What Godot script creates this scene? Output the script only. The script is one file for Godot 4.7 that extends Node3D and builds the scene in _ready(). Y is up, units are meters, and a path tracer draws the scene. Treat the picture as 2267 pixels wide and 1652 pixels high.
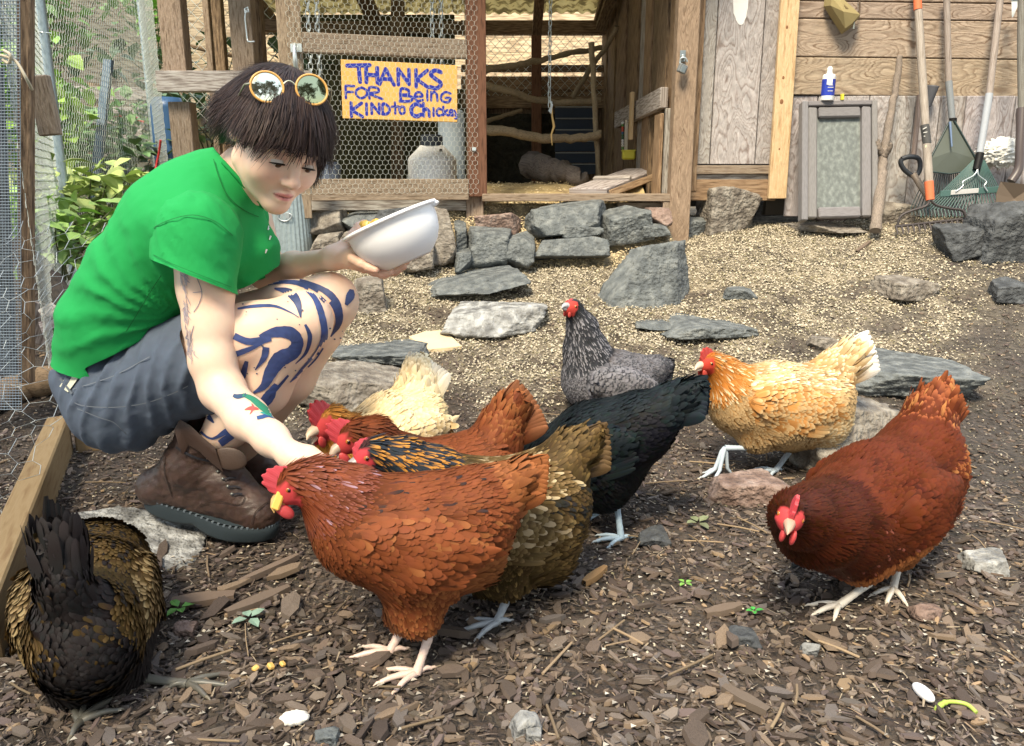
extends Node3D

const FOCAL := 1771.4      # focal length in the units of the 2266 x 1652 measuring grid
const EYE := 0.75
const PITCH := -13.5
var view_basis := Basis(Vector3.RIGHT, deg_to_rad(PITCH))
var rng := RandomNumberGenerator.new()
var nz := FastNoiseLite.new()
var taken := {}
var mats := {}

func _ready() -> void:
	var cam := Camera3D.new()
	cam.name = "camera"
	cam.position = Vector3(0, EYE, 0)
	cam.rotation_degrees.x = PITCH
	cam.fov = 50.0
	cam.near = 0.05
	cam.far = 400.0
	cam.current = true
	add_child(cam)
	var env := Environment.new()
	env.background_mode = Environment.BG_SKY
	env.sky = Sky.new()
	var sm := ProceduralSkyMaterial.new()
	sm.sky_top_color = Color(0.86, 0.92, 1.0)
	sm.sky_horizon_color = Color(0.95, 0.96, 0.90)
	sm.sky_curve = 0.18
	sm.ground_bottom_color = Color(0.30, 0.28, 0.22)
	sm.ground_horizon_color = Color(0.55, 0.55, 0.45)
	sm.sky_energy_multiplier = 1.0
	env.sky.sky_material = sm
	env.background_energy_multiplier = 0.9
	env.tonemap_mode = Environment.TONE_MAPPER_LINEAR
	env.tonemap_exposure = 2.5
	env.sdfgi_enabled = true
	env.ssao_enabled = true
	env.ssil_enabled = true
	var we := WorldEnvironment.new()
	we.name = "world_environment"
	we.environment = env
	add_child(we)
	var sun := DirectionalLight3D.new()
	sun.name = "sun"
	sun.light_color = Color(1.0, 0.94, 0.83)
	sun.light_energy = 0.95
	sun.light_angular_distance = 16.0
	sun.shadow_enabled = true
	sun.rotation_degrees = Vector3(-54, -22, 0)
	add_child(sun)
	nz.seed = 7
	nz.frequency = 1.0
	rng.seed = 4711
	make_materials()
	build_ground()
	build_coop()
	build_screen_door()
	build_shed()
	build_tools()
	build_fence()
	build_garden()
	build_rocks()
	build_litter()
	build_hens()
	build_person()
	build_small_things()
	build_trees()

# ---------------------------------------------------------------- places

func dir_of(x: float, y: float) -> Vector3:
	return (view_basis * Vector3((x - 1133.0) / FOCAL, -(y - 826.0) / FOCAL, -1.0)).normalized()

func pz(x: float, y: float, d: float) -> Vector3:
	var r := dir_of(x, y)
	return Vector3(0, EYE, 0) + r * (d / -r.z)

func pg(x: float, y: float) -> Vector3:
	var r := dir_of(x, y)
	var t := 0.4
	for k in 900:
		var p := Vector3(0, EYE, 0) + r * t
		if p.y < gh(p.x, p.z):
			break
		t += 0.01
	var q := Vector3(0, EYE, 0) + r * (t - 0.005)
	return Vector3(q.x, gh(q.x, q.z), q.z)

func gh(x: float, z: float) -> float:
	var d := -z
	var t := clampf((d - 2.2) / 1.95, 0.0, 1.0)
	var h := 0.45 * (0.4 * t * t * (3.0 - 2.0 * t) + 0.6 * t)
	h += 0.07 * smoothstep(0.5, 1.1, x) * smoothstep(2.8, 3.9, d)
	h += 0.06 * smoothstep(1.1, 2.2, x) * smoothstep(1.9, 3.0, d)
	h += nz.get_noise_2d(x * 1.3, z * 1.3) * 0.018 * smoothstep(1.4, 2.4, d) + nz.get_noise_2d(x * 5.0 + 40.0, z * 5.0) * 0.006
	return h

func gnormal(x: float, z: float) -> Vector3:
	return Vector3(gh(x - 0.02, z) - gh(x + 0.02, z), 0.04, gh(x, z - 0.02) - gh(x, z + 0.02)).normalized()

# how much pale shavings lie on the ground, 0 to 1
func shavings_at(x: float, z: float) -> float:
	var d := -z
	var s := smoothstep(2.25, 2.95, d + nz.get_noise_2d(x * 2.1, z * 2.1 + 9.0) * 0.5 - 0.12 * x)
	s *= 1.0 - 0.9 * smoothstep(0.95, 2.3, x + nz.get_noise_2d(x * 1.5 + 5.0, z * 1.5) * 0.4 - maxf(0.0, d - 3.0) * 0.55)
	s *= clampf(0.82 + 1.1 * nz.get_noise_2d(x * 3.3 + 20.0, z * 4.5), 0.12, 1.0) if d < 3.4 else 1.0
	return s * smoothstep(-1.3, -0.75, x)

# ---------------------------------------------------------------- meshes

class MB:
	var v := PackedVector3Array()
	var n := PackedVector3Array()
	var u := PackedVector2Array()
	var c := PackedColorArray()
	var i := PackedInt32Array()
	var col := Color.WHITE
	var uvo := Vector2.ZERO

	func vert(p: Vector3, nn: Vector3, uv := Vector2.ZERO) -> int:
		v.push_back(p); n.push_back(nn); u.push_back(uv + uvo); c.push_back(col)
		return v.size() - 1

	func idx(a: int, b: int, d: int) -> void:
		i.push_back(a); i.push_back(b); i.push_back(d)

	# a flat triangle whose front looks along «out»
	func tri(a: Vector3, b: Vector3, d: Vector3, out: Vector3, ua := Vector2.ZERO, ub := Vector2.ZERO, ud := Vector2.ZERO) -> void:
		var nn := (b - a).cross(d - a)
		if nn.length_squared() < 1e-18:
			return
		nn = nn.normalized()
		if nn.dot(out) < 0.0:
			nn = -nn
			var k := vert(a, nn, ua)
			vert(b, nn, ub); vert(d, nn, ud)
			idx(k, k + 1, k + 2)
		else:
			var k := vert(a, nn, ua)
			vert(d, nn, ud); vert(b, nn, ub)
			idx(k, k + 1, k + 2)

	func quad(a: Vector3, b: Vector3, d: Vector3, e: Vector3, out: Vector3, ua := Vector2.ZERO, ub := Vector2.ZERO, ud := Vector2.ZERO, ue := Vector2.ZERO) -> void:
		tri(a, b, d, out, ua, ub, ud)
		tri(a, d, e, out, ua, ud, ue)

	func box(t: Transform3D, size: Vector3, bev := 0.0) -> void:
		var h := size * 0.5
		var big := 0
		for a in 3:
			if size[a] > size[big]:
				big = a
		var uvf := func(p: Vector3, na: int) -> Vector2:
			var b := (na + 1) % 3
			var d := (na + 2) % 3
			if na == big:
				return Vector2(p[b] * 0.25, p[d])
			var o := b if b != big else d
			return Vector2(p[big], p[o] + na * 0.37)
		for a in 3:
			var b := (a + 1) % 3
			var d := (a + 2) % 3
			for s in [-1.0, 1.0]:
				var q: Array[Vector3] = []
				for k in [[-1, -1], [1, -1], [1, 1], [-1, 1]]:
					var p := Vector3.ZERO
					p[a] = s * h[a]; p[b] = k[0] * (h[b] - bev); p[d] = k[1] * (h[d] - bev)
					q.push_back(p)
				var o := Vector3.ZERO
				o[a] = s
				quad(t * q[0], t * q[1], t * q[2], t * q[3], t.basis * o, uvf.call(q[0], a), uvf.call(q[1], a), uvf.call(q[2], a), uvf.call(q[3], a))
				if bev > 0.0:
					for s2 in [-1.0, 1.0]:
						var e: Array[Vector3] = []
						for k in [-1.0, 1.0]:
							var p1 := Vector3.ZERO
							p1[a] = s * h[a]; p1[b] = s2 * (h[b] - bev); p1[d] = k * (h[d] - bev)
							var p2 := Vector3.ZERO
							p2[a] = s * (h[a] - bev); p2[b] = s2 * h[b]; p2[d] = k * (h[d] - bev)
							e.push_back(p1); e.push_back(p2)
						var o2 := Vector3.ZERO
						o2[a] = s; o2[b] = s2
						quad(t * e[0], t * e[1], t * e[3], t * e[2], t.basis * o2, uvf.call(e[0], a), uvf.call(e[1], a), uvf.call(e[3], a), uvf.call(e[2], a))
		if bev > 0.0:
			for sx in [-1.0, 1.0]:
				for sy in [-1.0, 1.0]:
					for sz in [-1.0, 1.0]:
						var s := Vector3(sx, sy, sz)
						tri(t * Vector3(sx * h.x, sy * (h.y - bev), sz * (h.z - bev)), t * Vector3(sx * (h.x - bev), sy * h.y, sz * (h.z - bev)), t * Vector3(sx * (h.x - bev), sy * (h.y - bev), sz * h.z), t.basis * s)

	# a smooth tube along points
	func tube(pts: Array, radii: Array, sides := 8, caps := true, flat := 1.0, up := Vector3.ZERO) -> void:
		var m := pts.size()
		var side := Vector3.ZERO
		var first := v.size()
		var run := 0.0
		for k in m:
			var p: Vector3 = pts[k]
			var t: Vector3 = (pts[mini(k + 1, m - 1)] - pts[maxi(k - 1, 0)]).normalized()
			if k > 0:
				run += p.distance_to(pts[k - 1])
			if side == Vector3.ZERO:
				var g := up if up != Vector3.ZERO else (Vector3.UP if absf(t.y) < 0.9 else Vector3.RIGHT)
				side = t.cross(g).normalized()
			else:
				side = (side - t * side.dot(t)).normalized()
			var w := side.cross(t)
			var r: float = radii[mini(k, radii.size() - 1)]
			for j in sides + 1:
				var a := TAU * j / sides
				var o := side * cos(a) + w * sin(a)
				var oo := side * cos(a) + w * sin(a) * flat
				vert(p + oo * r, o, Vector2(run, a * 0.05))
		for k in m - 1:
			for j in sides:
				var a := first + k * (sides + 1) + j
				var b := a + sides + 1
				idx(a, a + 1, b); idx(a + 1, b + 1, b)
		if caps:
			for e in [0, m - 1]:
				var p: Vector3 = pts[e]
				var o: Vector3 = (pts[0] - pts[1]).normalized() if e == 0 else (pts[m - 1] - pts[m - 2]).normalized()
				for j in sides:
					var q := first + int(e) * (sides + 1) + j
					tri(p, v[q], v[q + 1], o)

	# a profile (radius, height) turned round the y axis of t
	func lathe(t: Transform3D, prof: Array, sides := 32) -> void:
		var first := v.size()
		var m := prof.size()
		for k in m:
			var p: Vector2 = prof[k]
			var d: Vector2 = prof[mini(k + 1, m - 1)] - prof[maxi(k - 1, 0)]
			var nn := Vector2(d.y, -d.x).normalized()
			for j in sides + 1:
				var a := TAU * j / sides
				var e := Vector3(cos(a), 0, sin(a))
				vert(t * (e * p.x + Vector3.UP * p.y), (t.basis * (e * nn.x + Vector3.UP * nn.y)).normalized(), Vector2(float(j) / sides, float(k) / (m - 1)))
		for k in m - 1:
			for j in sides:
				var a := first + k * (sides + 1) + j
				var b := a + sides + 1
				idx(a, a + 1, b); idx(a + 1, b + 1, b)

	func smooth() -> void:
		n.resize(v.size())
		n.fill(Vector3.ZERO)
		for k in range(0, i.size(), 3):
			var a := i[k]
			var b := i[k + 1]
			var d := i[k + 2]
			var f := (v[d] - v[a]).cross(v[b] - v[a])
			n[a] += f; n[b] += f; n[d] += f
		for k in n.size():
			n[k] = n[k].normalized()

	func mesh(mat: Material) -> ArrayMesh:
		var m := ArrayMesh.new()
		if i.is_empty():
			return m
		var a := []
		a.resize(Mesh.ARRAY_MAX)
		a[Mesh.ARRAY_VERTEX] = v
		a[Mesh.ARRAY_NORMAL] = n
		a[Mesh.ARRAY_TEX_UV] = u
		a[Mesh.ARRAY_COLOR] = c
		a[Mesh.ARRAY_INDEX] = i
		m.add_surface_from_arrays(Mesh.PRIMITIVE_TRIANGLES, a)
		m.surface_set_material(0, mat)
		return m

# ---------------------------------------------------------------- objects

func numbered(called: String, parent: Node) -> String:
	var key := str(parent.get_instance_id()) + called
	var k: int = taken.get(key, 0)
	taken[key] = k + 1
	return called if k == 0 else "%s_%03d" % [called, k]

func thing(called: String, label: String, category: String, where := Vector3.ZERO, group := "") -> Node3D:
	var o := Node3D.new()
	o.name = numbered(called, self)
	add_child(o, true)
	o.position = where
	tag(o, label, category, group)
	return o

func tag(o: Node, label: String, category: String, group := "") -> void:
	o.set_meta("label", label)
	o.set_meta("category", category)
	if group:
		o.set_meta("group", group)

# commits a mesh given in world places as one named object under parent
func put(called: String, m: MB, mat: Material, parent: Node3D = null) -> MeshInstance3D:
	return put_mesh(called, m.mesh(mat), parent)

func put_mesh(called: String, m: Mesh, parent: Node3D = null) -> MeshInstance3D:
	var o := MeshInstance3D.new()
	var p: Node3D = parent if parent else self
	o.name = numbered(called, p)
	o.mesh = m
	p.add_child(o, true)
	if parent:
		o.transform = parent.global_transform.affine_inverse()
	return o

func structure(o: Node) -> Node:
	o.set_meta("kind", "structure")
	return o

func stuff(o: Node) -> Node:
	o.set_meta("kind", "stuff")
	return o

# a board from p to q, its broad face looking along «face»
func plank(m: MB, p: Vector3, q: Vector3, width: float, thick: float, face := Vector3.BACK, bev := 0.003) -> void:
	var x := (q - p).normalized()
	var z := (face - x * face.dot(x)).normalized()
	var y := z.cross(x)
	m.uvo = Vector2(rng.randf() * 7.0, rng.randf() * 7.0)
	var tone := rng.randf_range(0.84, 1.08)
	m.col = Color(tone, tone * rng.randf_range(0.97, 1.02), tone * rng.randf_range(0.94, 1.04))
	m.box(Transform3D(Basis(x, y, z), (p + q) * 0.5), Vector3(p.distance_to(q), width, thick), bev)
	m.uvo = Vector2.ZERO
	m.col = Color.WHITE

func board(called: String, parent: Node3D, mat: Material, p: Vector3, q: Vector3, width: float, thick: float, face := Vector3.BACK, bev := 0.003) -> MeshInstance3D:
	var m := MB.new()
	plank(m, p, q, width, thick, face, bev)
	return put(called, m, mat, parent)

# an upright board at pixel column x (centre) on plane d, from height y0 to y1
func upright(called: String, parent: Node3D, mat: Material, x: float, yref: float, d: float, h0: float, h1: float, width: float, thick: float) -> MeshInstance3D:
	var p := pz(x, yref, d)
	return board(called, parent, mat, Vector3(p.x, h0, p.z), Vector3(p.x, h1, p.z), width, thick)

func ico(level: int) -> Array:
	var key := "ico%d" % level
	if mats.has(key):
		return mats[key]
	var t := (1.0 + sqrt(5.0)) / 2.0
	var vs: Array[Vector3] = [Vector3(-1, t, 0), Vector3(1, t, 0), Vector3(-1, -t, 0), Vector3(1, -t, 0), Vector3(0, -1, t), Vector3(0, 1, t), Vector3(0, -1, -t), Vector3(0, 1, -t), Vector3(t, 0, -1), Vector3(t, 0, 1), Vector3(-t, 0, -1), Vector3(-t, 0, 1)]
	for k in vs.size():
		vs[k] = vs[k].normalized()
	var fs := PackedInt32Array([0, 11, 5, 0, 5, 1, 0, 1, 7, 0, 7, 10, 0, 10, 11, 1, 5, 9, 5, 11, 4, 11, 10, 2, 10, 7, 6, 7, 1, 8, 3, 9, 4, 3, 4, 2, 3, 2, 6, 3, 6, 8, 3, 8, 9, 4, 9, 5, 2, 4, 11, 6, 2, 10, 8, 6, 7, 9, 8, 1])
	for l in level:
		var mid := {}
		var nf := PackedInt32Array()
		for k in range(0, fs.size(), 3):
			var e := [fs[k], fs[k + 1], fs[k + 2]]
			var h := [0, 0, 0]
			for j in 3:
				var a: int = mini(e[j], e[(j + 1) % 3])
				var b: int = maxi(e[j], e[(j + 1) % 3])
				var id := a * 100000 + b
				if not mid.has(id):
					vs.push_back((vs[a] + vs[b]).normalized())
					mid[id] = vs.size() - 1
				h[j] = mid[id]
			nf.append_array(PackedInt32Array([e[0], h[0], h[2], e[1], h[1], h[0], e[2], h[2], h[1], h[0], h[1], h[2]]))
		fs = nf
	mats[key] = [vs, fs]
	return mats[key]

# ---------------------------------------------------------------- smooth bodies: a distance field of tapered capsules and ellipsoids, meshed as surface nets

class Field:
	var kind := PackedInt32Array()       # 0 tapered capsule, 1 ellipsoid; +2 carves
	var a := PackedVector3Array()
	var ba := PackedVector3Array()
	var inv := PackedFloat32Array()
	var ra := PackedFloat32Array()
	var rb := PackedFloat32Array()
	var kk := PackedFloat32Array()
	var bas: Array[Basis] = []
	var rad := PackedVector3Array()
	var region := PackedInt32Array()
	var lo := Vector3.INF
	var hi := -Vector3.INF
	var kmax := 0.0

	func _grow(p: Vector3, r: float) -> void:
		lo = lo.min(p - Vector3.ONE * r)
		hi = hi.max(p + Vector3.ONE * r)

	func cap(p: Vector3, q: Vector3, r0: float, r1: float, k := 0.03, reg := 0) -> void:
		kind.push_back(0); a.push_back(p); ba.push_back(q - p)
		inv.push_back(1.0 / maxf((q - p).length_squared(), 1e-9))
		ra.push_back(r0); rb.push_back(r1); kk.push_back(k); bas.push_back(Basis()); rad.push_back(Vector3.ONE); region.push_back(reg)
		kmax = maxf(kmax, k)
		_grow(p, r0 + k * 0.3); _grow(q, r1 + k * 0.3)

	func ell(c: Vector3, b: Basis, r: Vector3, k := 0.02, reg := 0, carve := false) -> void:
		kind.push_back(3 if carve else 1); a.push_back(c); ba.push_back(Vector3.ZERO); inv.push_back(1.0)
		ra.push_back(minf(r.x, minf(r.y, r.z))); rb.push_back(0.0); kk.push_back(k); bas.push_back(b.inverse()); rad.push_back(r); region.push_back(reg)
		kmax = maxf(kmax, k)
		if not carve:
			_grow(c, maxf(r.x, maxf(r.y, r.z)) + k * 0.3)

	func one(j: int, p: Vector3) -> float:
		if kind[j] == 0:
			var pa := p - a[j]
			var t := clampf(pa.dot(ba[j]) * inv[j], 0.0, 1.0)
			return (pa - ba[j] * t).length() - (ra[j] + (rb[j] - ra[j]) * t)
		var q := bas[j] * (p - a[j]) / rad[j]
		var k0 := q.length()
		if k0 < 1e-4:
			return -ra[j]
		return k0 * (k0 - 1.0) / (q / rad[j]).length()

	func at(p: Vector3, list: PackedInt32Array) -> float:
		var d := 1e9
		for j in list:
			var e := one(j, p)
			var k := kk[j]
			if kind[j] >= 2:
				e = -e
				var h := maxf(k - absf(d - e), 0.0) / k
				d = maxf(d, e) + h * h * k * 0.25
			else:
				var h := maxf(k - absf(d - e), 0.0) / k
				d = minf(d, e) - h * h * k * 0.25
		return d

	func all() -> PackedInt32Array:
		return PackedInt32Array(range(kind.size()))

	func nearest(p: Vector3) -> int:
		var best := 1e9
		var w := 0
		for j in kind.size():
			if kind[j] < 2:
				var e := one(j, p)
				if e < best:
					best = e
					w = j
		return w

	func build(cell: float, m: MB) -> void:
		var o := lo - Vector3.ONE * cell * 2.0
		var span := hi - lo + Vector3.ONE * cell * 4.0
		const S := 6
		var nx := (int(span.x / cell) / S + 1) * S + 1
		var ny := (int(span.y / cell) / S + 1) * S + 1
		var nz := (int(span.z / cell) / S + 1) * S + 1
		var val := PackedFloat32Array()
		val.resize(nx * ny * nz)
		val.fill(1e6)
		var at_cell := {}
		var hd := cell * S * 0.87
		var every := all()
		var blocks: Array[Vector3i] = []
		for bz in range(0, nz - 1, S):
			for by in range(0, ny - 1, S):
				for bx in range(0, nx - 1, S):
					var c := o + Vector3(bx + S * 0.5, by + S * 0.5, bz + S * 0.5) * cell
					var ds := PackedFloat32Array()
					var best := 1e9
					for j in every:
						var e := one(j, c)
						ds.push_back(e)
						if kind[j] < 2 and e < best:
							best = e
					if best > hd * 1.25 + kmax * 0.3 or best < -hd * 2.5 - 0.05:
						continue
					var list := PackedInt32Array()
					for j in every:
						if kind[j] >= 2:
							if ds[j] < hd * 1.3 + kk[j]:
								list.push_back(j)
						elif ds[j] < best + 2.0 * hd + kmax:
							list.push_back(j)
					if absf(at(c, list)) > hd * 1.4 + cell:
						continue
					blocks.push_back(Vector3i(bx, by, bz))
					for z in range(bz, bz + S + 1):
						for y in range(by, by + S + 1):
							var row := (z * ny + y) * nx
							for x in range(bx, bx + S + 1):
								if val[row + x] > 9e5:
									val[row + x] = at(o + Vector3(x, y, z) * cell, list)
		var sy := nx
		var sz := nx * ny
		var off := [0, 1, sy, sy + 1, sz, sz + 1, sz + sy, sz + sy + 1]
		var ed := [0, 1, 2, 3, 4, 5, 6, 7, 0, 2, 1, 3, 4, 6, 5, 7, 0, 4, 1, 5, 2, 6, 3, 7]
		var cn: Array[Vector3] = [Vector3(0, 0, 0), Vector3(1, 0, 0), Vector3(0, 1, 0), Vector3(1, 1, 0), Vector3(0, 0, 1), Vector3(1, 0, 1), Vector3(0, 1, 1), Vector3(1, 1, 1)]
		var v := PackedFloat32Array()
		v.resize(8)
		for b in blocks:
			for z in range(b.z, b.z + S):
				for y in range(b.y, b.y + S):
					for x in range(b.x, b.x + S):
						var base := z * sz + y * sy + x
						var neg := 0
						for j in 8:
							v[j] = val[base + off[j]]
							if v[j] < 0.0:
								neg += 1
						if neg == 0 or neg == 8:
							continue
						var sum := Vector3.ZERO
						var n := 0
						for e in range(0, 24, 2):
							var p: int = ed[e]
							var q: int = ed[e + 1]
							if (v[p] < 0.0) != (v[q] < 0.0):
								sum += cn[p].lerp(cn[q], v[p] / (v[p] - v[q]))
								n += 1
						at_cell[base] = m.vert(o + (Vector3(x, y, z) + sum / n) * cell, Vector3.UP)
		for base: int in at_cell:
			var s0: bool = val[base] < 0.0
			for ax in 3:
				var st: int = [1, sy, sz][ax]
				var s1: bool = val[base + st] < 0.0
				if s0 == s1:
					continue
				var u: int = [sy, sz, 1][ax]
				var w: int = [sz, 1, sy][ax]
				if not (at_cell.has(base - u) and at_cell.has(base - w) and at_cell.has(base - u - w)):
					continue
				var p0: int = at_cell[base]
				var p1: int = at_cell[base - u]
				var p2: int = at_cell[base - u - w]
				var p3: int = at_cell[base - w]
				if s0:
					m.idx(p0, p2, p1); m.idx(p0, p3, p2)
				else:
					m.idx(p0, p1, p2); m.idx(p0, p2, p3)

# ---------------------------------------------------------------- materials

func lin(r: float, g: float, b: float) -> Color:
	return Color(r, g, b).linear_to_srgb()

func noise_tex(seed_: int, freq: float, stops: Array, cols: Array, warp := 0.0, size := Vector2i(512, 512), fractal := 4, kind := FastNoiseLite.TYPE_SIMPLEX_SMOOTH) -> NoiseTexture2D:
	var f := FastNoiseLite.new()
	f.seed = seed_
	f.noise_type = kind
	f.frequency = freq
	f.fractal_octaves = fractal
	if fractal <= 1:
		f.fractal_type = FastNoiseLite.FRACTAL_NONE
	if warp > 0.0:
		f.domain_warp_enabled = true
		f.domain_warp_amplitude = warp
		f.domain_warp_frequency = freq * 1.5
	var g := Gradient.new()
	g.offsets = PackedFloat32Array(stops)
	var cc := PackedColorArray()
	for x in cols:
		cc.push_back(x.linear_to_srgb())
	g.colors = cc
	var t := NoiseTexture2D.new()
	t.width = size.x
	t.height = size.y
	t.seamless = true
	t.noise = f
	t.color_ramp = g
	return t

func bump_tex(seed_: int, freq: float, strength: float, size := Vector2i(512, 512), fractal := 5) -> NoiseTexture2D:
	var f := FastNoiseLite.new()
	f.seed = seed_
	f.frequency = freq
	f.fractal_octaves = fractal
	var t := NoiseTexture2D.new()
	t.width = size.x
	t.height = size.y
	t.seamless = true
	t.noise = f
	t.as_normal_map = true
	t.bump_strength = strength
	return t

func std(called: String, albedo: Color, rough := 0.8, tex: Texture2D = null, uvs := Vector3.ONE, nrm: Texture2D = null, nscale := 1.0) -> StandardMaterial3D:
	var m := StandardMaterial3D.new()
	m.albedo_color = albedo
	m.roughness = rough
	m.albedo_texture = tex
	m.uv1_scale = uvs
	m.vertex_color_use_as_albedo = true
	if nrm:
		m.normal_enabled = true
		m.normal_texture = nrm
		m.normal_scale = nscale
	mats[called] = m
	return m

# contour-line stripes over a slow noise: the figure of flat-sawn wood
func figure(seed_: int, lo: Color, hi: Color, lines: int, freq: float, warp: float) -> NoiseTexture2D:
	var s := []
	var c := []
	var r := RandomNumberGenerator.new()
	r.seed = seed_
	for k in lines:
		var o := float(k) / lines
		var w := 1.0 / lines
		var tint := r.randf_range(0.0, 0.45)
		s.append_array([o, o + w * 0.62, o + w * 0.84])
		c.append_array([hi.lerp(lo, tint * 0.3), hi.lerp(lo, 0.25 + tint * 0.4), lo.lerp(hi, tint)])
	return noise_tex(seed_, freq, s, c, warp, Vector2i(1024, 1024), 2)

func make_materials() -> void:
	var fine := bump_tex(3, 0.04, 6.0)
	# planks: u runs along the grain, in metres
	std("frame_wood", Color.WHITE, 0.85, noise_tex(11, 0.02, [0.0, 0.35, 0.5, 0.65, 1.0], [Color(0.09, 0.06, 0.04), Color(0.215, 0.158, 0.112), Color(0.30, 0.233, 0.172), Color(0.24, 0.18, 0.134), Color(0.37, 0.312, 0.25)], 20.0), Vector3(0.9, 9.0, 1), fine, 0.5)
	std("grey_wood", Color.WHITE, 0.9, noise_tex(12, 0.02, [0.0, 0.4, 0.55, 1.0], [Color(0.12, 0.10, 0.09), Color(0.27, 0.24, 0.225), Color(0.36, 0.335, 0.32), Color(0.46, 0.44, 0.43)], 20.0), Vector3(0.8, 8.0, 1), fine, 0.5)
	std("pine", Color.WHITE, 0.7, noise_tex(13, 0.016, [0.0, 0.35, 0.55, 0.75, 1.0], [Color(0.36, 0.21, 0.10), Color(0.54, 0.38, 0.21), Color(0.60, 0.44, 0.26), Color(0.53, 0.37, 0.20), Color(0.66, 0.51, 0.33)], 26.0), Vector3(0.5, 5.0, 1), fine, 0.3)
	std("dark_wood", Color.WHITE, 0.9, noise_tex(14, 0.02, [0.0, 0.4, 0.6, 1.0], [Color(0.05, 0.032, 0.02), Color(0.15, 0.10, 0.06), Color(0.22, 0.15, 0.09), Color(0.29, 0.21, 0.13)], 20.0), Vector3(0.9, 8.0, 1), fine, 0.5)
	std("warm_wood", Color.WHITE, 0.85, noise_tex(15, 0.02, [0.0, 0.4, 0.6, 1.0], [Color(0.11, 0.065, 0.035), Color(0.25, 0.162, 0.095), Color(0.32, 0.215, 0.13), Color(0.39, 0.285, 0.185)], 24.0), Vector3(0.8, 7.0, 1), fine, 0.4)
	std("green_wood", lin(0.40, 0.55, 0.40), 0.9, mats["dark_wood"].albedo_texture, Vector3(0.9, 8.0, 1))
	std("red_wood", lin(0.55, 0.32, 0.24), 0.85, mats["frame_wood"].albedo_texture, Vector3(0.9, 8.0, 1))
	std("siding", Color.WHITE, 0.85, figure(21, Color(0.12, 0.072, 0.042), Color(0.43, 0.345, 0.27), 13, 0.0035, 40.0), Vector3(0.42, 1.25, 1), fine, 0.4)
	std("ply_grey", Color.WHITE, 0.9, figure(22, Color(0.19, 0.15, 0.135), Color(0.45, 0.43, 0.435), 12, 0.0035, 40.0), Vector3(0.5, 1.6, 1), fine, 0.4)
	std("post_wood", Color.WHITE, 0.85, figure(23, Color(0.165, 0.10, 0.06), Color(0.385, 0.29, 0.205), 18, 0.0035, 30.0), Vector3(0.35, 2.6, 1), fine, 0.4)
	# ground
	std("soil", Color.WHITE, 1.0, noise_tex(31, 0.03, [0.0, 0.4, 0.6, 1.0], [Color(0.35, 0.33, 0.30), Color(0.8, 0.8, 0.8), Color(1.0, 1.0, 1.0), Color(1.5, 1.5, 1.5)], 0.0), Vector3(2.2, 2.2, 1), bump_tex(5, 0.05, 14.0), 1.0)
	var lm := std("litter", Color.WHITE, 0.9, null, Vector3.ONE, bump_tex(6, 0.06, 7.0), 0.8)
	lm.uv1_triplanar = true
	lm.uv1_scale = Vector3(16, 16, 16)
	var bark := noise_tex(33, 0.03, [0.0, 0.45, 0.6, 1.0], [Color(0.55, 0.55, 0.55), Color(0.9, 0.9, 0.9), Color(1.0, 1.0, 1.0), Color(1.35, 1.35, 1.35)])
	var k := 0
	for c in [Color(0.085, 0.062, 0.048), Color(0.115, 0.085, 0.068), Color(0.155, 0.122, 0.098), Color(0.06, 0.043, 0.035), Color(0.20, 0.145, 0.10), Color(0.125, 0.105, 0.095)]:
		std("bark%d" % k, c.linear_to_srgb(), 0.9, bark, Vector3(22, 60, 1), fine, 0.6)
		k += 1
	# stone: three kinds
	var rockn := bump_tex(41, 0.03, 18.0)
	for s in [["stone_blue", [Color(0.070, 0.080, 0.084), Color(0.115, 0.128, 0.134), Color(0.16, 0.175, 0.178), Color(0.27, 0.28, 0.27)]], ["stone_brown", [Color(0.10, 0.085, 0.07), Color(0.19, 0.165, 0.14), Color(0.26, 0.235, 0.20), Color(0.38, 0.35, 0.31)]], ["stone_pale", [Color(0.10, 0.10, 0.10), Color(0.24, 0.24, 0.235), Color(0.38, 0.385, 0.38), Color(0.62, 0.63, 0.62)]], ["stone_black", [Color(0.03, 0.033, 0.038), Color(0.055, 0.06, 0.066), Color(0.085, 0.092, 0.10), Color(0.16, 0.17, 0.18)]], ["stone_red", [Color(0.12, 0.075, 0.06), Color(0.21, 0.145, 0.12), Color(0.28, 0.20, 0.17), Color(0.40, 0.33, 0.29)]]]:
		var m := std(s[0], Color.WHITE, 0.92, noise_tex(42, 0.012, [0.0, 0.42, 0.6, 1.0], s[1], 30.0), Vector3(2.6, 2.6, 2.6), rockn, 0.9)
		m.uv1_triplanar = true
	# metal and the rest
	std("galv", lin(0.42, 0.46, 0.48), 0.45, noise_tex(51, 0.03, [0.0, 0.5, 1.0], [Color(0.75, 0.75, 0.75), Color(0.95, 0.95, 0.95), Color(1.1, 1.1, 1.1)]), Vector3(3, 3, 1)).metallic = 0.6
	std("wire", lin(0.62, 0.66, 0.62), 0.5).metallic = 0.35
	std("mesh_grey", lin(0.27, 0.33, 0.40), 0.6).metallic = 0.3
	std("chain", lin(0.62, 0.68, 0.70), 0.35).metallic = 0.75
	std("dark_iron", lin(0.07, 0.06, 0.06), 0.6).metallic = 0.4
	std("plain", Color.WHITE, 0.7)
	std("satin", Color.WHITE, 0.4)
	std("gloss", Color.WHITE, 0.18)
	std("matte", Color.WHITE, 0.95)
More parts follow.
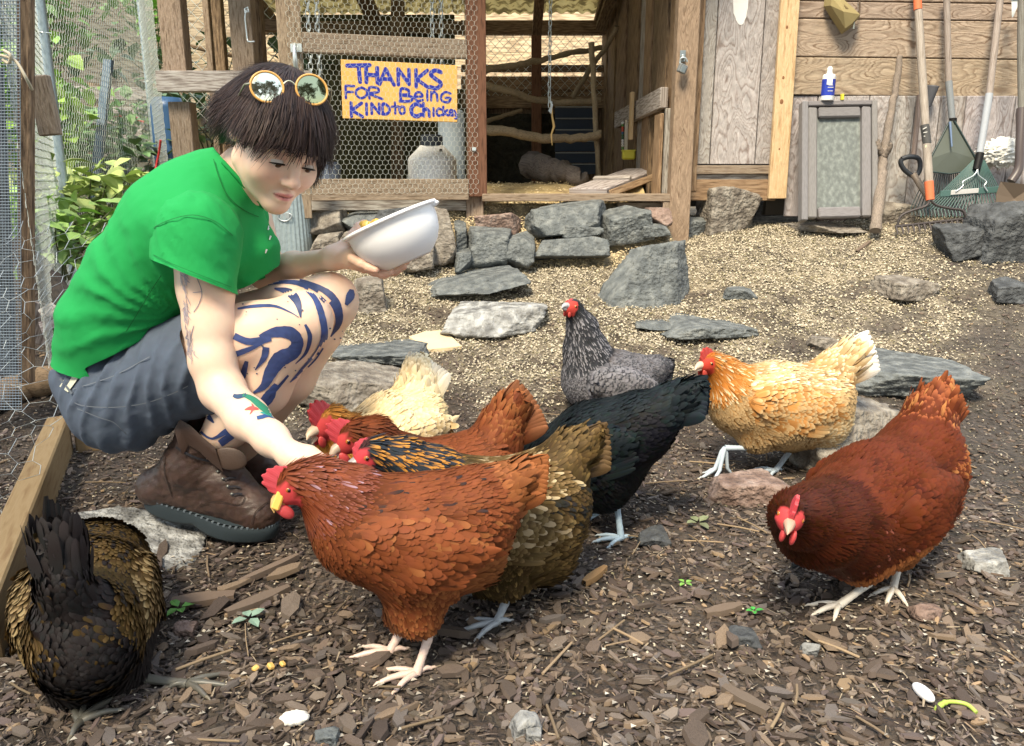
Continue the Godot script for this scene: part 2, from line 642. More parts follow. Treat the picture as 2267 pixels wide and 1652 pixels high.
	std("bark_branch", Color.WHITE, 0.9, noise_tex(52, 0.03, [0.0, 0.4, 0.6, 1.0], [Color(0.4, 0.4, 0.4), Color(0.8, 0.8, 0.8), Color(1, 1, 1), Color(1.4, 1.4, 1.4)], 10.0), Vector3(3.0, 9.0, 1), fine, 0.8)
	var lf := std("leaf", Color.WHITE, 0.55)
	lf.backlight_enabled = true
	lf.backlight = lin(0.10, 0.16, 0.04)

# ---------------------------------------------------------------- ground

func build_ground() -> void:
	var xs: Array[float] = []
	var zs: Array[float] = []
	for k in 221:
		xs.push_back(-2.75 + k * 0.025)
	for k in 221:
		zs.push_back(0.3 - k * 0.025)
	var g := 0.03
	while xs[xs.size() - 1] < 150.0:
		xs.push_back(xs[xs.size() - 1] + g)
		xs.push_front(xs[0] - g)
		zs.push_back(zs[zs.size() - 1] - g)
		zs.push_front(zs[0] + g)
		g *= 1.45
	var m := MB.new()
	for z in zs:
		for x in xs:
			var s := shavings_at(x, z)
			var a := nz.get_noise_2d(x * 3.0, z * 3.0 + 50.0)
			var b := nz.get_noise_2d(x * 11.0, z * 11.0 + 70.0)
			var earth := Color(0.040, 0.029, 0.022).lerp(Color(0.085, 0.066, 0.053), clampf(0.5 + a, 0, 1))
			earth = earth.lerp(Color(0.078, 0.068, 0.060), smoothstep(0.5, 1.6, x) * 0.7)
			m.col = earth.lerp(Color(0.37, 0.315, 0.225), s * clampf(0.62 + b * 0.9 + a * 0.5, 0.0, 1.0))
			m.vert(Vector3(x, gh(x, z) + b * 0.004, z), Vector3.UP, Vector2(x, z))
	var w := xs.size()
	for j in zs.size() - 1:
		for k in w - 1:
			var a := j * w + k
			m.idx(a, a + w, a + 1)
			m.idx(a + 1, a + w, a + w + 1)
	for k in range(0, m.i.size(), 3):
		var t := m.i[k + 1]
		m.i[k + 1] = m.i[k + 2]
		m.i[k + 2] = t
	m.smooth()
	if m.n[0].y < 0.0:
		for k in range(0, m.i.size(), 3):
			var t := m.i[k + 1]
			m.i[k + 1] = m.i[k + 2]
			m.i[k + 2] = t
		m.smooth()
	structure(put("ground", m, mats["soil"]))

# ---------------------------------------------------------------- wire

func hexnet(m: MB, o: Vector3, ux: Vector3, uy: Vector3, w: float, h: float, cell: float, r: float, wobble := 0.0, bend = null) -> void:
	var amp := cell * 0.29
	var side := cell * 0.56
	var row := 0
	var y := 0.0
	var cols := int(w / (cell * 0.5))
	while y < h:
		var pts := []
		for k in cols + 1:
			var odd := (k + row) % 2
			var p := Vector2(k * cell * 0.5, y + (amp if odd == 1 else 0.0))
			p += Vector2(nz.get_noise_2d(p.x * 9.0 + 3.0, p.y * 9.0), nz.get_noise_2d(p.x * 9.0, p.y * 9.0 + 31.0)) * wobble
			var q: Vector3 = bend.call(p) if bend != null else o + ux * p.x + uy * p.y
			pts.push_back(q)
			if odd == 1 and y + amp + side < h + side:
				var p2 := Vector2(k * cell * 0.5, y + amp + side)
				p2 += Vector2(nz.get_noise_2d(p2.x * 9.0 + 3.0, p2.y * 9.0), nz.get_noise_2d(p2.x * 9.0, p2.y * 9.0 + 31.0)) * wobble
				var q2: Vector3 = bend.call(p2) if bend != null else o + ux * p2.x + uy * p2.y
				m.tube([q, q2], [r * 1.35], 3, false)
		m.tube(pts, [r], 3, false)
		y += amp + side
		row += 1

func linknet(m: MB, o: Vector3, ux: Vector3, uy: Vector3, w: float, h: float, cell: float, r: float) -> void:
	var k := -h
	while k < w:
		for s in [0, 1]:
			var a := maxf(0.0, k)
			var b := minf(w, k + h)
			if b > a:
				var ya := a - k
				var yb := b - k
				if s == 1:
					ya = h - ya
					yb = h - yb
				m.tube([o + ux * a + uy * ya, o + ux * b + uy * yb], [r], 3, false)
		k += cell

func links(m: MB, top: Vector3, length: float, pitch: float, wide: float, r: float) -> void:
	var k := 0
	var y := 0.0
	while y < length:
		var c := top - Vector3(rng.randf_range(-0.0015, 0.0015), y, 0)
		var sx := Vector3.RIGHT.rotated(Vector3.UP, 0.5 + (PI / 2.0 if k % 2 else 0.0))
		var pts := []
		for j in 11:
			var a := TAU * j / 10.0
			pts.push_back(c + sx * cos(a) * wide * 0.5 + Vector3.UP * (sin(a) * wide * 0.5 + (pitch * 0.32 if sin(a) > 0.01 else (-pitch * 0.32 if sin(a) < -0.01 else 0.0))))
		m.tube(pts, [r], 5, false)
		y += pitch
		k += 1

# ---------------------------------------------------------------- coop

func build_coop() -> void:
	var fd := 4.05
	var base := pz(1280, 560, fd)
	var coop := thing("chicken_coop", "weathered wooden chicken coop with open front, roosting branches and corrugated roof", "chicken coop", Vector3(base.x, gh(base.x, -fd), -fd))
	var fw: Material = mats["frame_wood"]
	var dw: Material = mats["dark_wood"]
	var gw: Material = mats["grey_wood"]
	# front posts
	upright("post", coop, mats["post_wood"], 1511, 250, fd - 0.03, 0.42, 2.3, 0.10, 0.09)
	upright("post", coop, fw, 1052, 490, fd + 0.03, 0.3, 0.70, 0.085, 0.085)
	upright("post", coop, fw, 387, 80, 4.3, 1.235, 2.4, 0.115, 0.09)
	upright("post", coop, fw, 407, 280, 4.3, 0.35, 1.14, 0.11, 0.09)
	upright("post", coop, fw, 540, 80, 4.32, 1.235, 2.4, 0.11, 0.09)
	upright("post", coop, dw, 573, 80, 4.5, 0.6, 2.4, 0.05, 0.07)
	upright("post", coop, dw, 486, 80, 4.9, 0.6, 2.4, 0.055, 0.06)
	upright("post", coop, fw, 463, 80, 4.95, 0.6, 2.4, 0.035, 0.06)
	upright("post", coop, dw, 1050, 100, 4.2, 0.6, 2.4, 0.09, 0.09)
	var a := pz(350, 181, 4.22)
	var b := pz(690, 181, 4.22)
	board("rail", coop, gw, a, Vector3(b.x, a.y, b.z), 0.098, 0.06)
	a = pz(575, 57, 4.6); b = pz(640, 57, 4.6)
	board("rail", coop, dw, a, Vector3(b.x, a.y, b.z), 0.06, 0.05)
	# sill and the boards under it
	a = pz(1068, 437, fd); b = pz(1486, 437, fd)
	board("sill_board", coop, fw, a, Vector3(b.x, a.y, b.z), 0.036, 0.14)
	a = pz(1365, 455, fd + 0.02); b = pz(1485, 455, fd + 0.02)
	board("sill_board", coop, fw, a, Vector3(b.x, a.y, b.z), 0.03, 0.05)
	a = pz(1466, 448, fd - 0.04); b = pz(1492, 448, fd - 0.04)
	board("sill_board", coop, fw, a, Vector3(b.x, a.y, b.z), 0.065, 0.05)
	a = pz(560, 449, fd + 0.02); b = pz(1034, 449, fd + 0.02)
	board("sill_board", coop, gw, a, Vector3(b.x, a.y, b.z), 0.075, 0.05)
	a = pz(360, 470, 4.25); b = pz(640, 470, 4.25)
	# floor slab under the bedding
	var m := MB.new()
	m.box(Transform3D(Basis(), Vector3(-0.45, 0.55, -5.35)), Vector3(2.6, 0.09, 2.45), 0.0)
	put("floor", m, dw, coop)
	# right inner wall of upright planks
	var t := 0.0
	var k := 0
	var p0 := Vector3(0.81, 0, -4.13)
	var p1 := Vector3(0.68, 0, -6.05)
	var face := Vector3(-1, 0, 0.068).normalized()
	while t < 0.97:
		var w := rng.randf_range(0.075, 0.10)
		var c := p0.lerp(p1, t + w * 0.5) + face * (0.012 * (k % 2))
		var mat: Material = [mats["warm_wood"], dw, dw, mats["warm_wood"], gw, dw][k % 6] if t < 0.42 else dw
		var low := 0.58
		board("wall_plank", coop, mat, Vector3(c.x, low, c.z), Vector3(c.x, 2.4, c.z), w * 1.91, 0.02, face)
		t += w + 0.004
		k += 1
	a = p0.lerp(p1, 0.04) + face * 0.045 + Vector3(0, 1.155, 0)
	b = p0.lerp(p1, 0.66) + face * 0.045 + Vector3(0, 1.13, 0)
	board("wall_rail", coop, gw, a, b, 0.10, 0.04, face)
	a = p0.lerp(p1, 0.34) + face * 0.085
	board("wall_cleat", coop, mats["pine"], a + Vector3(0, 0.98, 0), a + Vector3(0, 1.24, 0), 0.045, 0.02, face)
	# nest opening under the rail: a lighter board and its frame
	a = p0.lerp(p1, 0.075) + face * 0.05
	board("nest_door", coop, mats["warm_wood"], a + Vector3(0, 0.68, 0), a + Vector3(0, 1.08, 0), 0.13, 0.018, face)
	a = p0.lerp(p1, 0.20) + face * 0.03
	board("wall_cleat", coop, dw, a + Vector3(0, 0.66, 0), a + Vector3(0, 1.08, 0), 0.03, 0.03, face)
	a = p0.lerp(p1, 0.02) + face * 0.03
	board("wall_cleat", coop, gw, a + Vector3(0, 0.62, 0), a + Vector3(0, 1.10, 0), 0.03, 0.03, face)
	# back wall: boards with the upper half left open behind chain link
	var bd := 6.1
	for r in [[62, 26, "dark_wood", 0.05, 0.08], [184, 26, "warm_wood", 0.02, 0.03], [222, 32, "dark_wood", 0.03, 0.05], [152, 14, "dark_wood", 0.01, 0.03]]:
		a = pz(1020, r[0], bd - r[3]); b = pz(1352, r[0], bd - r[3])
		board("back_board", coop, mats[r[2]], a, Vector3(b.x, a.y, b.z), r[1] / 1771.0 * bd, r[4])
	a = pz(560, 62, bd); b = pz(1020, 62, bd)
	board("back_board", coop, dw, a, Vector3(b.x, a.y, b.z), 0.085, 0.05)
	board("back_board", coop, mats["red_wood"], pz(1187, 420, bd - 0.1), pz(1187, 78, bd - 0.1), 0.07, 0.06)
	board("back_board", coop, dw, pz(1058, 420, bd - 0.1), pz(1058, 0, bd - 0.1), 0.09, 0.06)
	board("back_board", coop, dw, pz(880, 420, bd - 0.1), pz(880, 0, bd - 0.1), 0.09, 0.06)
	var lo := Vector3.ZERO
	var hi := Vector3.ZERO
	for c in 13:
		a = pz(470 + c * 72, 330, bd + 0.03)
		board("back_plank", coop, mats["green_wood"] if c < 9 else dw, Vector3(a.x, 0.55, a.z), Vector3(a.x, 1.40 if c > 7 else (1.9 if c > 2 else 1.2), a.z), 0.242, 0.02)
	m = MB.new()
	m.col = Color(0.085, 0.09, 0.07)
	lo = pz(1060, 400, bd - 0.03)
	hi = pz(1240, 252, bd - 0.03)
	m.box(Transform3D(Basis(), Vector3((lo.x + hi.x) * 0.5, (0.55 + hi.y) * 0.5, lo.z)), Vector3(hi.x - lo.x, hi.y - 0.55, 0.03), 0.004)
	put("concrete_panel", m, mats["stone_brown"], coop)
	m = MB.new()
	lo = pz(1065, 212, bd - 0.06)
	hi = pz(1335, 74, bd - 0.06)
	linknet(m, Vector3(lo.x, lo.y, lo.z), Vector3.RIGHT, Vector3.UP, hi.x - lo.x, hi.y - lo.y, 0.062, 0.0018)
	stuff(put("chain_link", m, mats["wire"], coop))
	m = MB.new()
	lo = pz(405, 230, 5.0)
	hi = pz(640, -20, 5.0)
	linknet(m, Vector3(lo.x, lo.y - 0.1, lo.z), Vector3.RIGHT, Vector3.UP, hi.x - lo.x, hi.y - lo.y + 0.1, 0.07, 0.002)
	stuff(put("chain_link", m, mats["wire"], coop))
	a = pz(400, 98, 5.05); b = pz(640, 152, 5.05)
	m = MB.new()
	m.tube([a, b], [0.012], 8)
	put("fence_rail", m, mats["dark_wood"], coop)
	# louvred panel low on the back wall
	for r in 6:
		a = pz(1228, 250 + r * 25, bd - 0.13); b = pz(1318, 250 + r * 25, bd - 0.13)
		m = MB.new()
		m.col = Color(0.05, 0.07, 0.11)
		m.box(Transform3D(Basis(Vector3.RIGHT, 0.5), (a + b) * 0.5), Vector3(b.x - a.x, 0.07, 0.008))
		put("louvre_slat", m, mats["plain"], coop)
		m = MB.new()
		m.col = Color(0.32, 0.34, 0.36)
		m.tube([a + Vector3(0, 0.035, 0.06), b + Vector3(0, 0.035, 0.06)], [0.004], 5)
		put("louvre_rod", m, mats["plain"], coop)
	# rafters and the corrugated roof
	for x in [1050, 1330, 830, 600]:
		a = pz(x, 46, bd)
		board("rafter", coop, dw, Vector3(a.x, 1.83, -6.2), Vector3(a.x, 2.26, -3.75), 0.045, 0.10, Vector3.RIGHT)
	a = pz(1188, 70, 5.6); b = pz(1196, -30, 5.0)
	board("brace", coop, dw, a, b, 0.06, 0.05)
	a = pz(1330, 60, 5.9); b = pz(1362, -30, 5.3)
	board("brace", coop, dw, a, b, 0.07, 0.05)
	var rm := std("roof_sheet", lin(0.62, 0.58, 0.44), 0.6, noise_tex(61, 0.012, [0.0, 0.42, 0.5, 1.0], [Color(0.10, 0.09, 0.05), Color(0.3, 0.27, 0.17), Color(0.8, 0.76, 0.6), Color(1, 1, 0.9)], 20.0), Vector3(1.2, 1.2, 1))
	rm.backlight_enabled = true
	rm.backlight = lin(0.35, 0.33, 0.22)
	for s in 4:
		m = MB.new()
		for j in 41:
			var x := -1.75 + s * 0.66 + j * 0.0168
			var dy := sin(x * TAU / 0.076) * 0.009 + 0.004 * (s % 2)
			for e in 2:
				var z := -6.3 if e == 0 else -3.5
				m.vert(Vector3(x, (1.94 if e == 0 else 2.43) + dy, z), Vector3.DOWN, Vector2(x, z))
		for j in 40:
			m.idx(j * 2, j * 2 + 1, j * 2 + 2)
			m.idx(j * 2 + 1, j * 2 + 3, j * 2 + 2)
		m.smooth()
		put("roof_sheet", m, rm, coop)
	# bedding heaped on the coop floor
	m = MB.new()
	var nx := 60
	for j in 40:
		for i in nx:
			var x := -1.7 + i * (2.42 / (nx - 1))
			var d := 4.1 + j * (1.9 / 39.0)
			var h := 0.625 + 0.10 * smoothstep(4.1, 4.9, d) + nz.get_noise_2d(x * 4.0, d * 4.0) * 0.02 + 0.03 * smoothstep(0.35, 0.7, x) + nz.get_noise_2d(x * 30.0, d * 30.0) * 0.006
			m.col = Color(0.55, 0.42, 0.21).lerp(Color(0.30, 0.22, 0.12), clampf(0.3 + nz.get_noise_2d(x * 9.0, d * 9.0) * 1.2, 0, 1))
			m.vert(Vector3(x, h, -d), Vector3.UP, Vector2(x, d))
	for j in 39:
		for i in nx - 1:
			var q := j * nx + i
			m.idx(q, q + nx, q + 1)
			m.idx(q + 1, q + nx, q + nx + 1)
	m.smooth()
	stuff(put("bedding", m, mats["litter"], coop))
	# what rests or hangs in the coop
	var bb: Material = mats["bark_branch"]
	var perches := [
		["long bowed roosting branch, topmost of those across the coop opening", [[1060, 154, 5.3], [1110, 150, 5.35], [1169, 140, 5.4], [1239, 123, 5.5], [1330, 106, 5.6]], 0.022, 0.30],
		["crooked roosting branch dipping in the middle, halfway up the coop opening", [[1060, 188, 5.2], [1127, 201, 5.2], [1187, 222, 5.25], [1257, 226, 5.3], [1330, 221, 5.3]], 0.023, 0.30],
		["thick roosting branch, lowest of those across the coop opening", [[1058, 284, 4.9], [1134, 294, 4.9], [1187, 306, 4.95], [1274, 306, 5.0], [1332, 297, 5.0]], 0.03, 0.34],
		["thin dark stick leaning diagonally against the coop's right inner wall", [[1268, 214, 5.3], [1310, 145, 5.25], [1340, 108, 5.2], [1366, 58, 5.1]], 0.017, 0.20],
		["slim upright stick holding the right ends of the roosts", [[1309, 96, 5.1], [1314, 200, 5.08], [1319, 300, 5.06], [1326, 402, 5.04]], 0.018, 0.32],
		["faint slanting stick low in the dark left part of the coop", [[1068, 272, 5.6], [1110, 258, 5.65], [1155, 244, 5.7]], 0.016, 0.26]]
	for q in perches:
		var pts := []
		for e in q[1]:
			pts.push_back(pz(e[0], e[1], e[2]))
		m = MB.new()
		var br: float = q[3]
		m.col = Color(br, br * 0.78, br * 0.5)
		branch(m, pts, q[2], q[2] * 0.8)
		var o := put("roosting_branch", m, bb)
		tag(o, q[0], "branch", "roosting branches in the coop")
	# log
	m = MB.new()
	m.col = Color(0.13, 0.11, 0.10)
	branch(m, [pz(1178, 362, 5.0), pz(1205, 372, 4.95), pz(1250, 385, 4.85), pz(1290, 398, 4.8)], 0.085, 0.045)
	tag(put("log", m, bb), "dark weathered log lying on the coop bedding below the roosts", "log")
	# ramp of boards with a cleat
	var ramp := thing("ramp", "grey wooden ramp with a cleat, lying askew in the coop opening", "ramp", pz(1360, 420, 4.25))
	a = pz(1300, 424, 4.2); b = pz(1425, 378, 4.75)
	var rf := Vector3(-0.25, 0.9, 0.35).normalized()
	board("ramp_board", ramp, gw, a, b, 0.22, 0.03, rf)
	board("edge_board", ramp, mats["warm_wood"], pz(1352, 428, 4.12), pz(1452, 390, 4.45), 0.035, 0.02, Vector3(0.3, 0.2, 1))
	var cm := a.lerp(b, 0.42) + rf * 0.022
	var across := (b - a).cross(rf).normalized()
	board("cleat", ramp, gw, cm - across * 0.11, cm + across * 0.11, 0.03, 0.02, rf)
	# chain with a frayed rope end
	m = MB.new()
	links(m, pz(1219, -90, 4.6), pz(1219, -90, 4.6).y - pz(1219, 238, 4.6).y, 0.026, 0.017, 0.0026)
	var ch := thing("hanging_chain", "galvanized chain with a frayed rope tail hanging in the coop opening", "chain", pz(1219, 238, 4.6))
	put("chain_links", m, mats["chain"], ch)
	m = MB.new()
	m.col = Color(0.45, 0.32, 0.14)
	m.tube([pz(1220, 236, 4.6), pz(1222, 258, 4.6), pz(1226, 280, 4.6), pz(1220, 298, 4.6), pz(1222, 322, 4.6)], [0.008, 0.006, 0.008, 0.005, 0.002], 6)
	put("rope_tail", m, mats["matte"], ch)
	m = MB.new()
	m.col = Color(0.55, 0.62, 0.68)
	for j in 4:
		m.tube([pz(1215 + j * 2, 222 + j, 4.6), pz(1223 - j, 232 + j * 3, 4.59), pz(1214 + j * 2, 246 + j * 2, 4.6)], [0.004], 5)
	put("wire_knot", m, mats["plain"], ch)
	# treat toy with a yellow cup, on the side wall
	var tp := pz(1388, 350, 5.0)
	var toy := thing("treat_feeder", "yellow cup treat feeder with a white beaded strip on the coop wall", "feeder", tp)
	m = MB.new()
	m.col = Color(0.75, 0.68, 0.07)
	m.box(Transform3D(Basis(), pz(1391, 343, 4.98)), Vector3(0.075, 0.055, 0.06), 0.008)
	put("cup", m, mats["satin"], toy)
	m = MB.new()
	m.col = Color(0.80, 0.74, 0.10)
	m.box(Transform3D(Basis(), pz(1391, 333.5, 4.98)), Vector3(0.083, 0.008, 0.068), 0.003)
	put("cup_rim", m, mats["satin"], toy)
	m = MB.new()
	m.col = Color(0.72, 0.66, 0.56)
	m.box(Transform3D(Basis(), (pz(1386, 268, 5.0) + pz(1386, 333, 5.0)) * 0.5), Vector3(0.02, 0.185, 0.008), 0.002)
	put("strip", m, mats["plain"], toy)
	for j in 11:
		m = MB.new()
		m.col = [Color(0.7, 0.7, 0.7), Color(0.6, 0.6, 0.62), Color(0.04, 0.12, 0.06), Color(0.03, 0.1, 0.2), Color(0.5, 0.08, 0.05), Color(0.1, 0.25, 0.08)][(j * 5 + j / 3) % 6]
		ball(m, pz(1378, 272 + j * 5.6, 4.97), 0.0085, 1)
		put("bead", m, mats["satin"], toy)
	build_stone_wall()

func ball(m: MB, c: Vector3, r: float, level := 2, squash := Vector3.ONE, turn := Basis()) -> void:
	var g := ico(level)
	var first := m.v.size()
	for p in g[0]:
		m.vert(c + turn * (p * r * squash), (turn * (p / squash)).normalized())
	for k in range(0, g[1].size(), 3):
		m.idx(first + g[1][k], first + g[1][k + 2], first + g[1][k + 1])

func curve_points(pts: Array, per := 6) -> Array:
	var out := []
	for k in pts.size() - 1:
		for j in per:
			out.push_back((pts[k] as Vector3).cubic_interpolate(pts[k + 1], pts[maxi(k - 1, 0)], pts[mini(k + 2, pts.size() - 1)], float(j) / per))
	out.push_back(pts[pts.size() - 1])
	return out

# a knotty branch along points
func branch(m: MB, pts: Array, r0: float, r1: float, knots := 0.12) -> void:
	var q := curve_points(pts, 7)
	var rr := []
	var s := rng.randf() * 90.0
	for k in q.size():
		q[k] += Vector3(nz.get_noise_2d(s, k * 0.35), nz.get_noise_2d(s + 9.0, k * 0.35), 0) * r0 * 0.5
		rr.push_back(lerpf(r0, r1, float(k) / (q.size() - 1)) * (1.0 + knots * 2.0 * nz.get_noise_2d(s + 20.0, k * 0.8)))
	var first := m.v.size()
	m.tube(q, rr, 10)
	for k in range(first, m.v.size()):
		var f := 1.0 + 0.35 * nz.get_noise_3d(m.v[k].x * 25.0, m.v[k].y * 25.0, m.v[k].z * 25.0)
		m.c[k] = Color(m.c[k].r * f, m.c[k].g * f, m.c[k].b * f)

# ---------------------------------------------------------------- screen door, sign, feeder

func build_screen_door() -> void:
	var dl := 3.80
	var dr := 4.02
	var pl := pz(648, 200, dl)
	var pr := pz(1054, 200, dr)
	var fw: Material = mats["frame_wood"]
	var door := thing("screen_door", "weathered wood framed door covered with hexagonal chicken wire, behind the yellow sign", "door", Vector3(pr.x, 0.68, pr.z))
	var face := (pr - pl).cross(Vector3.UP)
	face.y = 0
	face = face.normalized()
	if face.z < 0:
		face = -face
	board("stile", door, fw, Vector3(pl.x, 0.58, pl.z), Vector3(pl.x, 2.2, pl.z), 0.105, 0.04, face)
	board("stile", door, mats["red_wood"], Vector3(pr.x, 0.675, pr.z), Vector3(pr.x, 2.2, pr.z), 0.09, 0.04, face)
	var e := (pr - pl)
	e.y = 0
	e = e.normalized()
	var ia := pl + e * 0.053
	var ib := pr - e * 0.046
	for r in [[103, 0.085], [420, 0.10]]:
		var a := pz(860, r[0], 3.92)
		board("rail", door, fw, Vector3(ia.x, a.y, ia.z), Vector3(ib.x, a.y, ib.z), r[1], 0.036, face)
	var m := MB.new()
	var w := Vector2(pr.x - pl.x, pr.z - pl.z).length() + 0.02
	var o := Vector3(pl.x, 0.69, pl.z) + face * 0.026 - e * 0.01
	hexnet(m, o, e, Vector3.UP, w, 1.2, 0.0255, 0.00062, 0.005)
	stuff(put("chicken_wire", m, mats["wire"], door))
	m = MB.new()
	var hp := pz(654, 128, dl - 0.05)
	m.tube([hp + Vector3(0, 0.055, 0.0), hp + Vector3(0.004, 0.03, 0.03), hp + Vector3(0.006, -0.03, 0.03), hp + Vector3(0.004, -0.06, 0.0)], [0.009, 0.009, 0.011, 0.009], 8)
	put("pull_handle", m, mats["chain"], door)
	m = MB.new()
	m.box(Transform3D(Basis(), pz(655, 106, dl - 0.03)), Vector3(0.05, 0.035, 0.006), 0.001)
	put("hinge_plate", m, mats["chain"], door)
	m = MB.new()
	m.box(Transform3D(Basis(), pz(1049, 330, dr - 0.03)), Vector3(0.02, 0.016, 0.006), 0.001)
	put("staple", m, mats["chain"], door)
	# chains behind the wire
	for q in [[676, -60, 128, 4.15, "left pair"], [954, -60, 150, 4.25, "right pair"]]:
		m = MB.new()
		for x in [0, 20]:
			links(m, pz(q[0] + x, q[1], q[3]), 0.5, 0.030, 0.020, 0.003)
		var o2 := put("feeder_chain", m, mats["chain"])
		stuff(o2)
		o2.set_meta("kind", "thing")
		tag(o2, "galvanized chain pair hanging behind the chicken wire, by the door's " + ("hinged left post" if q[4] == "left pair" else "right side above the jug"), "chain", "chains hanging behind the screen door")
	# hook and eye on the post
	m = MB.new()
	m.tube(curve_points([pz(545, 22, 4.2), pz(542, 38, 4.2), pz(544, 60, 4.2), pz(547, 86, 4.2), pz(550, 92, 4.19), pz(563, 92, 4.18)], 3), [0.004], 6)
	m.tube([pz(541, 20, 4.21), pz(548, 16, 4.2), pz(550, 26, 4.2), pz(542, 28, 4.2), pz(541, 20, 4.21)], [0.004], 6)
	tag(put("hook", m, mats["chain"]), "long bent wire hook hanging on the wooden post left of the screen door", "hook")
	build_sign(o, e, face)
	# jug
	var jp := pz(957, 395, 4.28)
	jp.y = 0.70
	var jug := thing("plastic_jug", "white plastic feed jug with sloping shoulders and black cap behind the wire", "jug", jp)
	m = MB.new()
	m.col = Color(0.84, 0.85, 0.85)
	m.lathe(Transform3D(Basis().scaled(Vector3(1, 1, 0.8)), jp), [Vector2(0, 0), Vector2(0.118, 0), Vector2(0.126, 0.01), Vector2(0.126, 0.155), Vector2(0.12, 0.168), Vector2(0.066, 0.222), Vector2(0.062, 0.228), Vector2(0.0, 0.228)], 28)
	put("body", m, mats["satin"], jug)
	m = MB.new()
	m.col = Color(0.02, 0.03, 0.045)
	m.lathe(Transform3D(Basis(), jp), [Vector2(0.057, 0.226), Vector2(0.057, 0.275), Vector2(0.05, 0.28), Vector2(0, 0.28)], 24)
	put("cap", m, mats["plain"], jug)
	m = MB.new()
	m.col = Color(0.01, 0.01, 0.01)
	ball(m, jp + Vector3(0.053, 0.2, 0.075), 0.009, 1)
	put("vent_hole", m, mats["plain"], jug)
	m = MB.new()
	m.col = Color(0.33, 0.40, 0.47)
	m.lathe(Transform3D(Basis(), pz(1000, 395, 4.45)), [Vector2(0.07, -0.02), Vector2(0.07, 0.34), Vector2(0.06, 0.35), Vector2(0, 0.35)], 20)
	tag(put("grey_cylinder", m, mats["plain"]), "grey blue cylinder standing behind the white jug", "container")
	# bucket seen low through the wire, beside the hair
	m = MB.new()
	m.col = Color(0.10, 0.13, 0.20)
	m.lathe(Transform3D(Basis(), pz(728, 400, 4.5)), [Vector2(0.06, -0.02), Vector2(0.07, 0.08), Vector2(0.045, 0.10), Vector2(0, 0.10)], 20)
	tag(put("bucket", m, mats["plain"]), "small dark blue bucket low behind the chicken wire", "bucket")

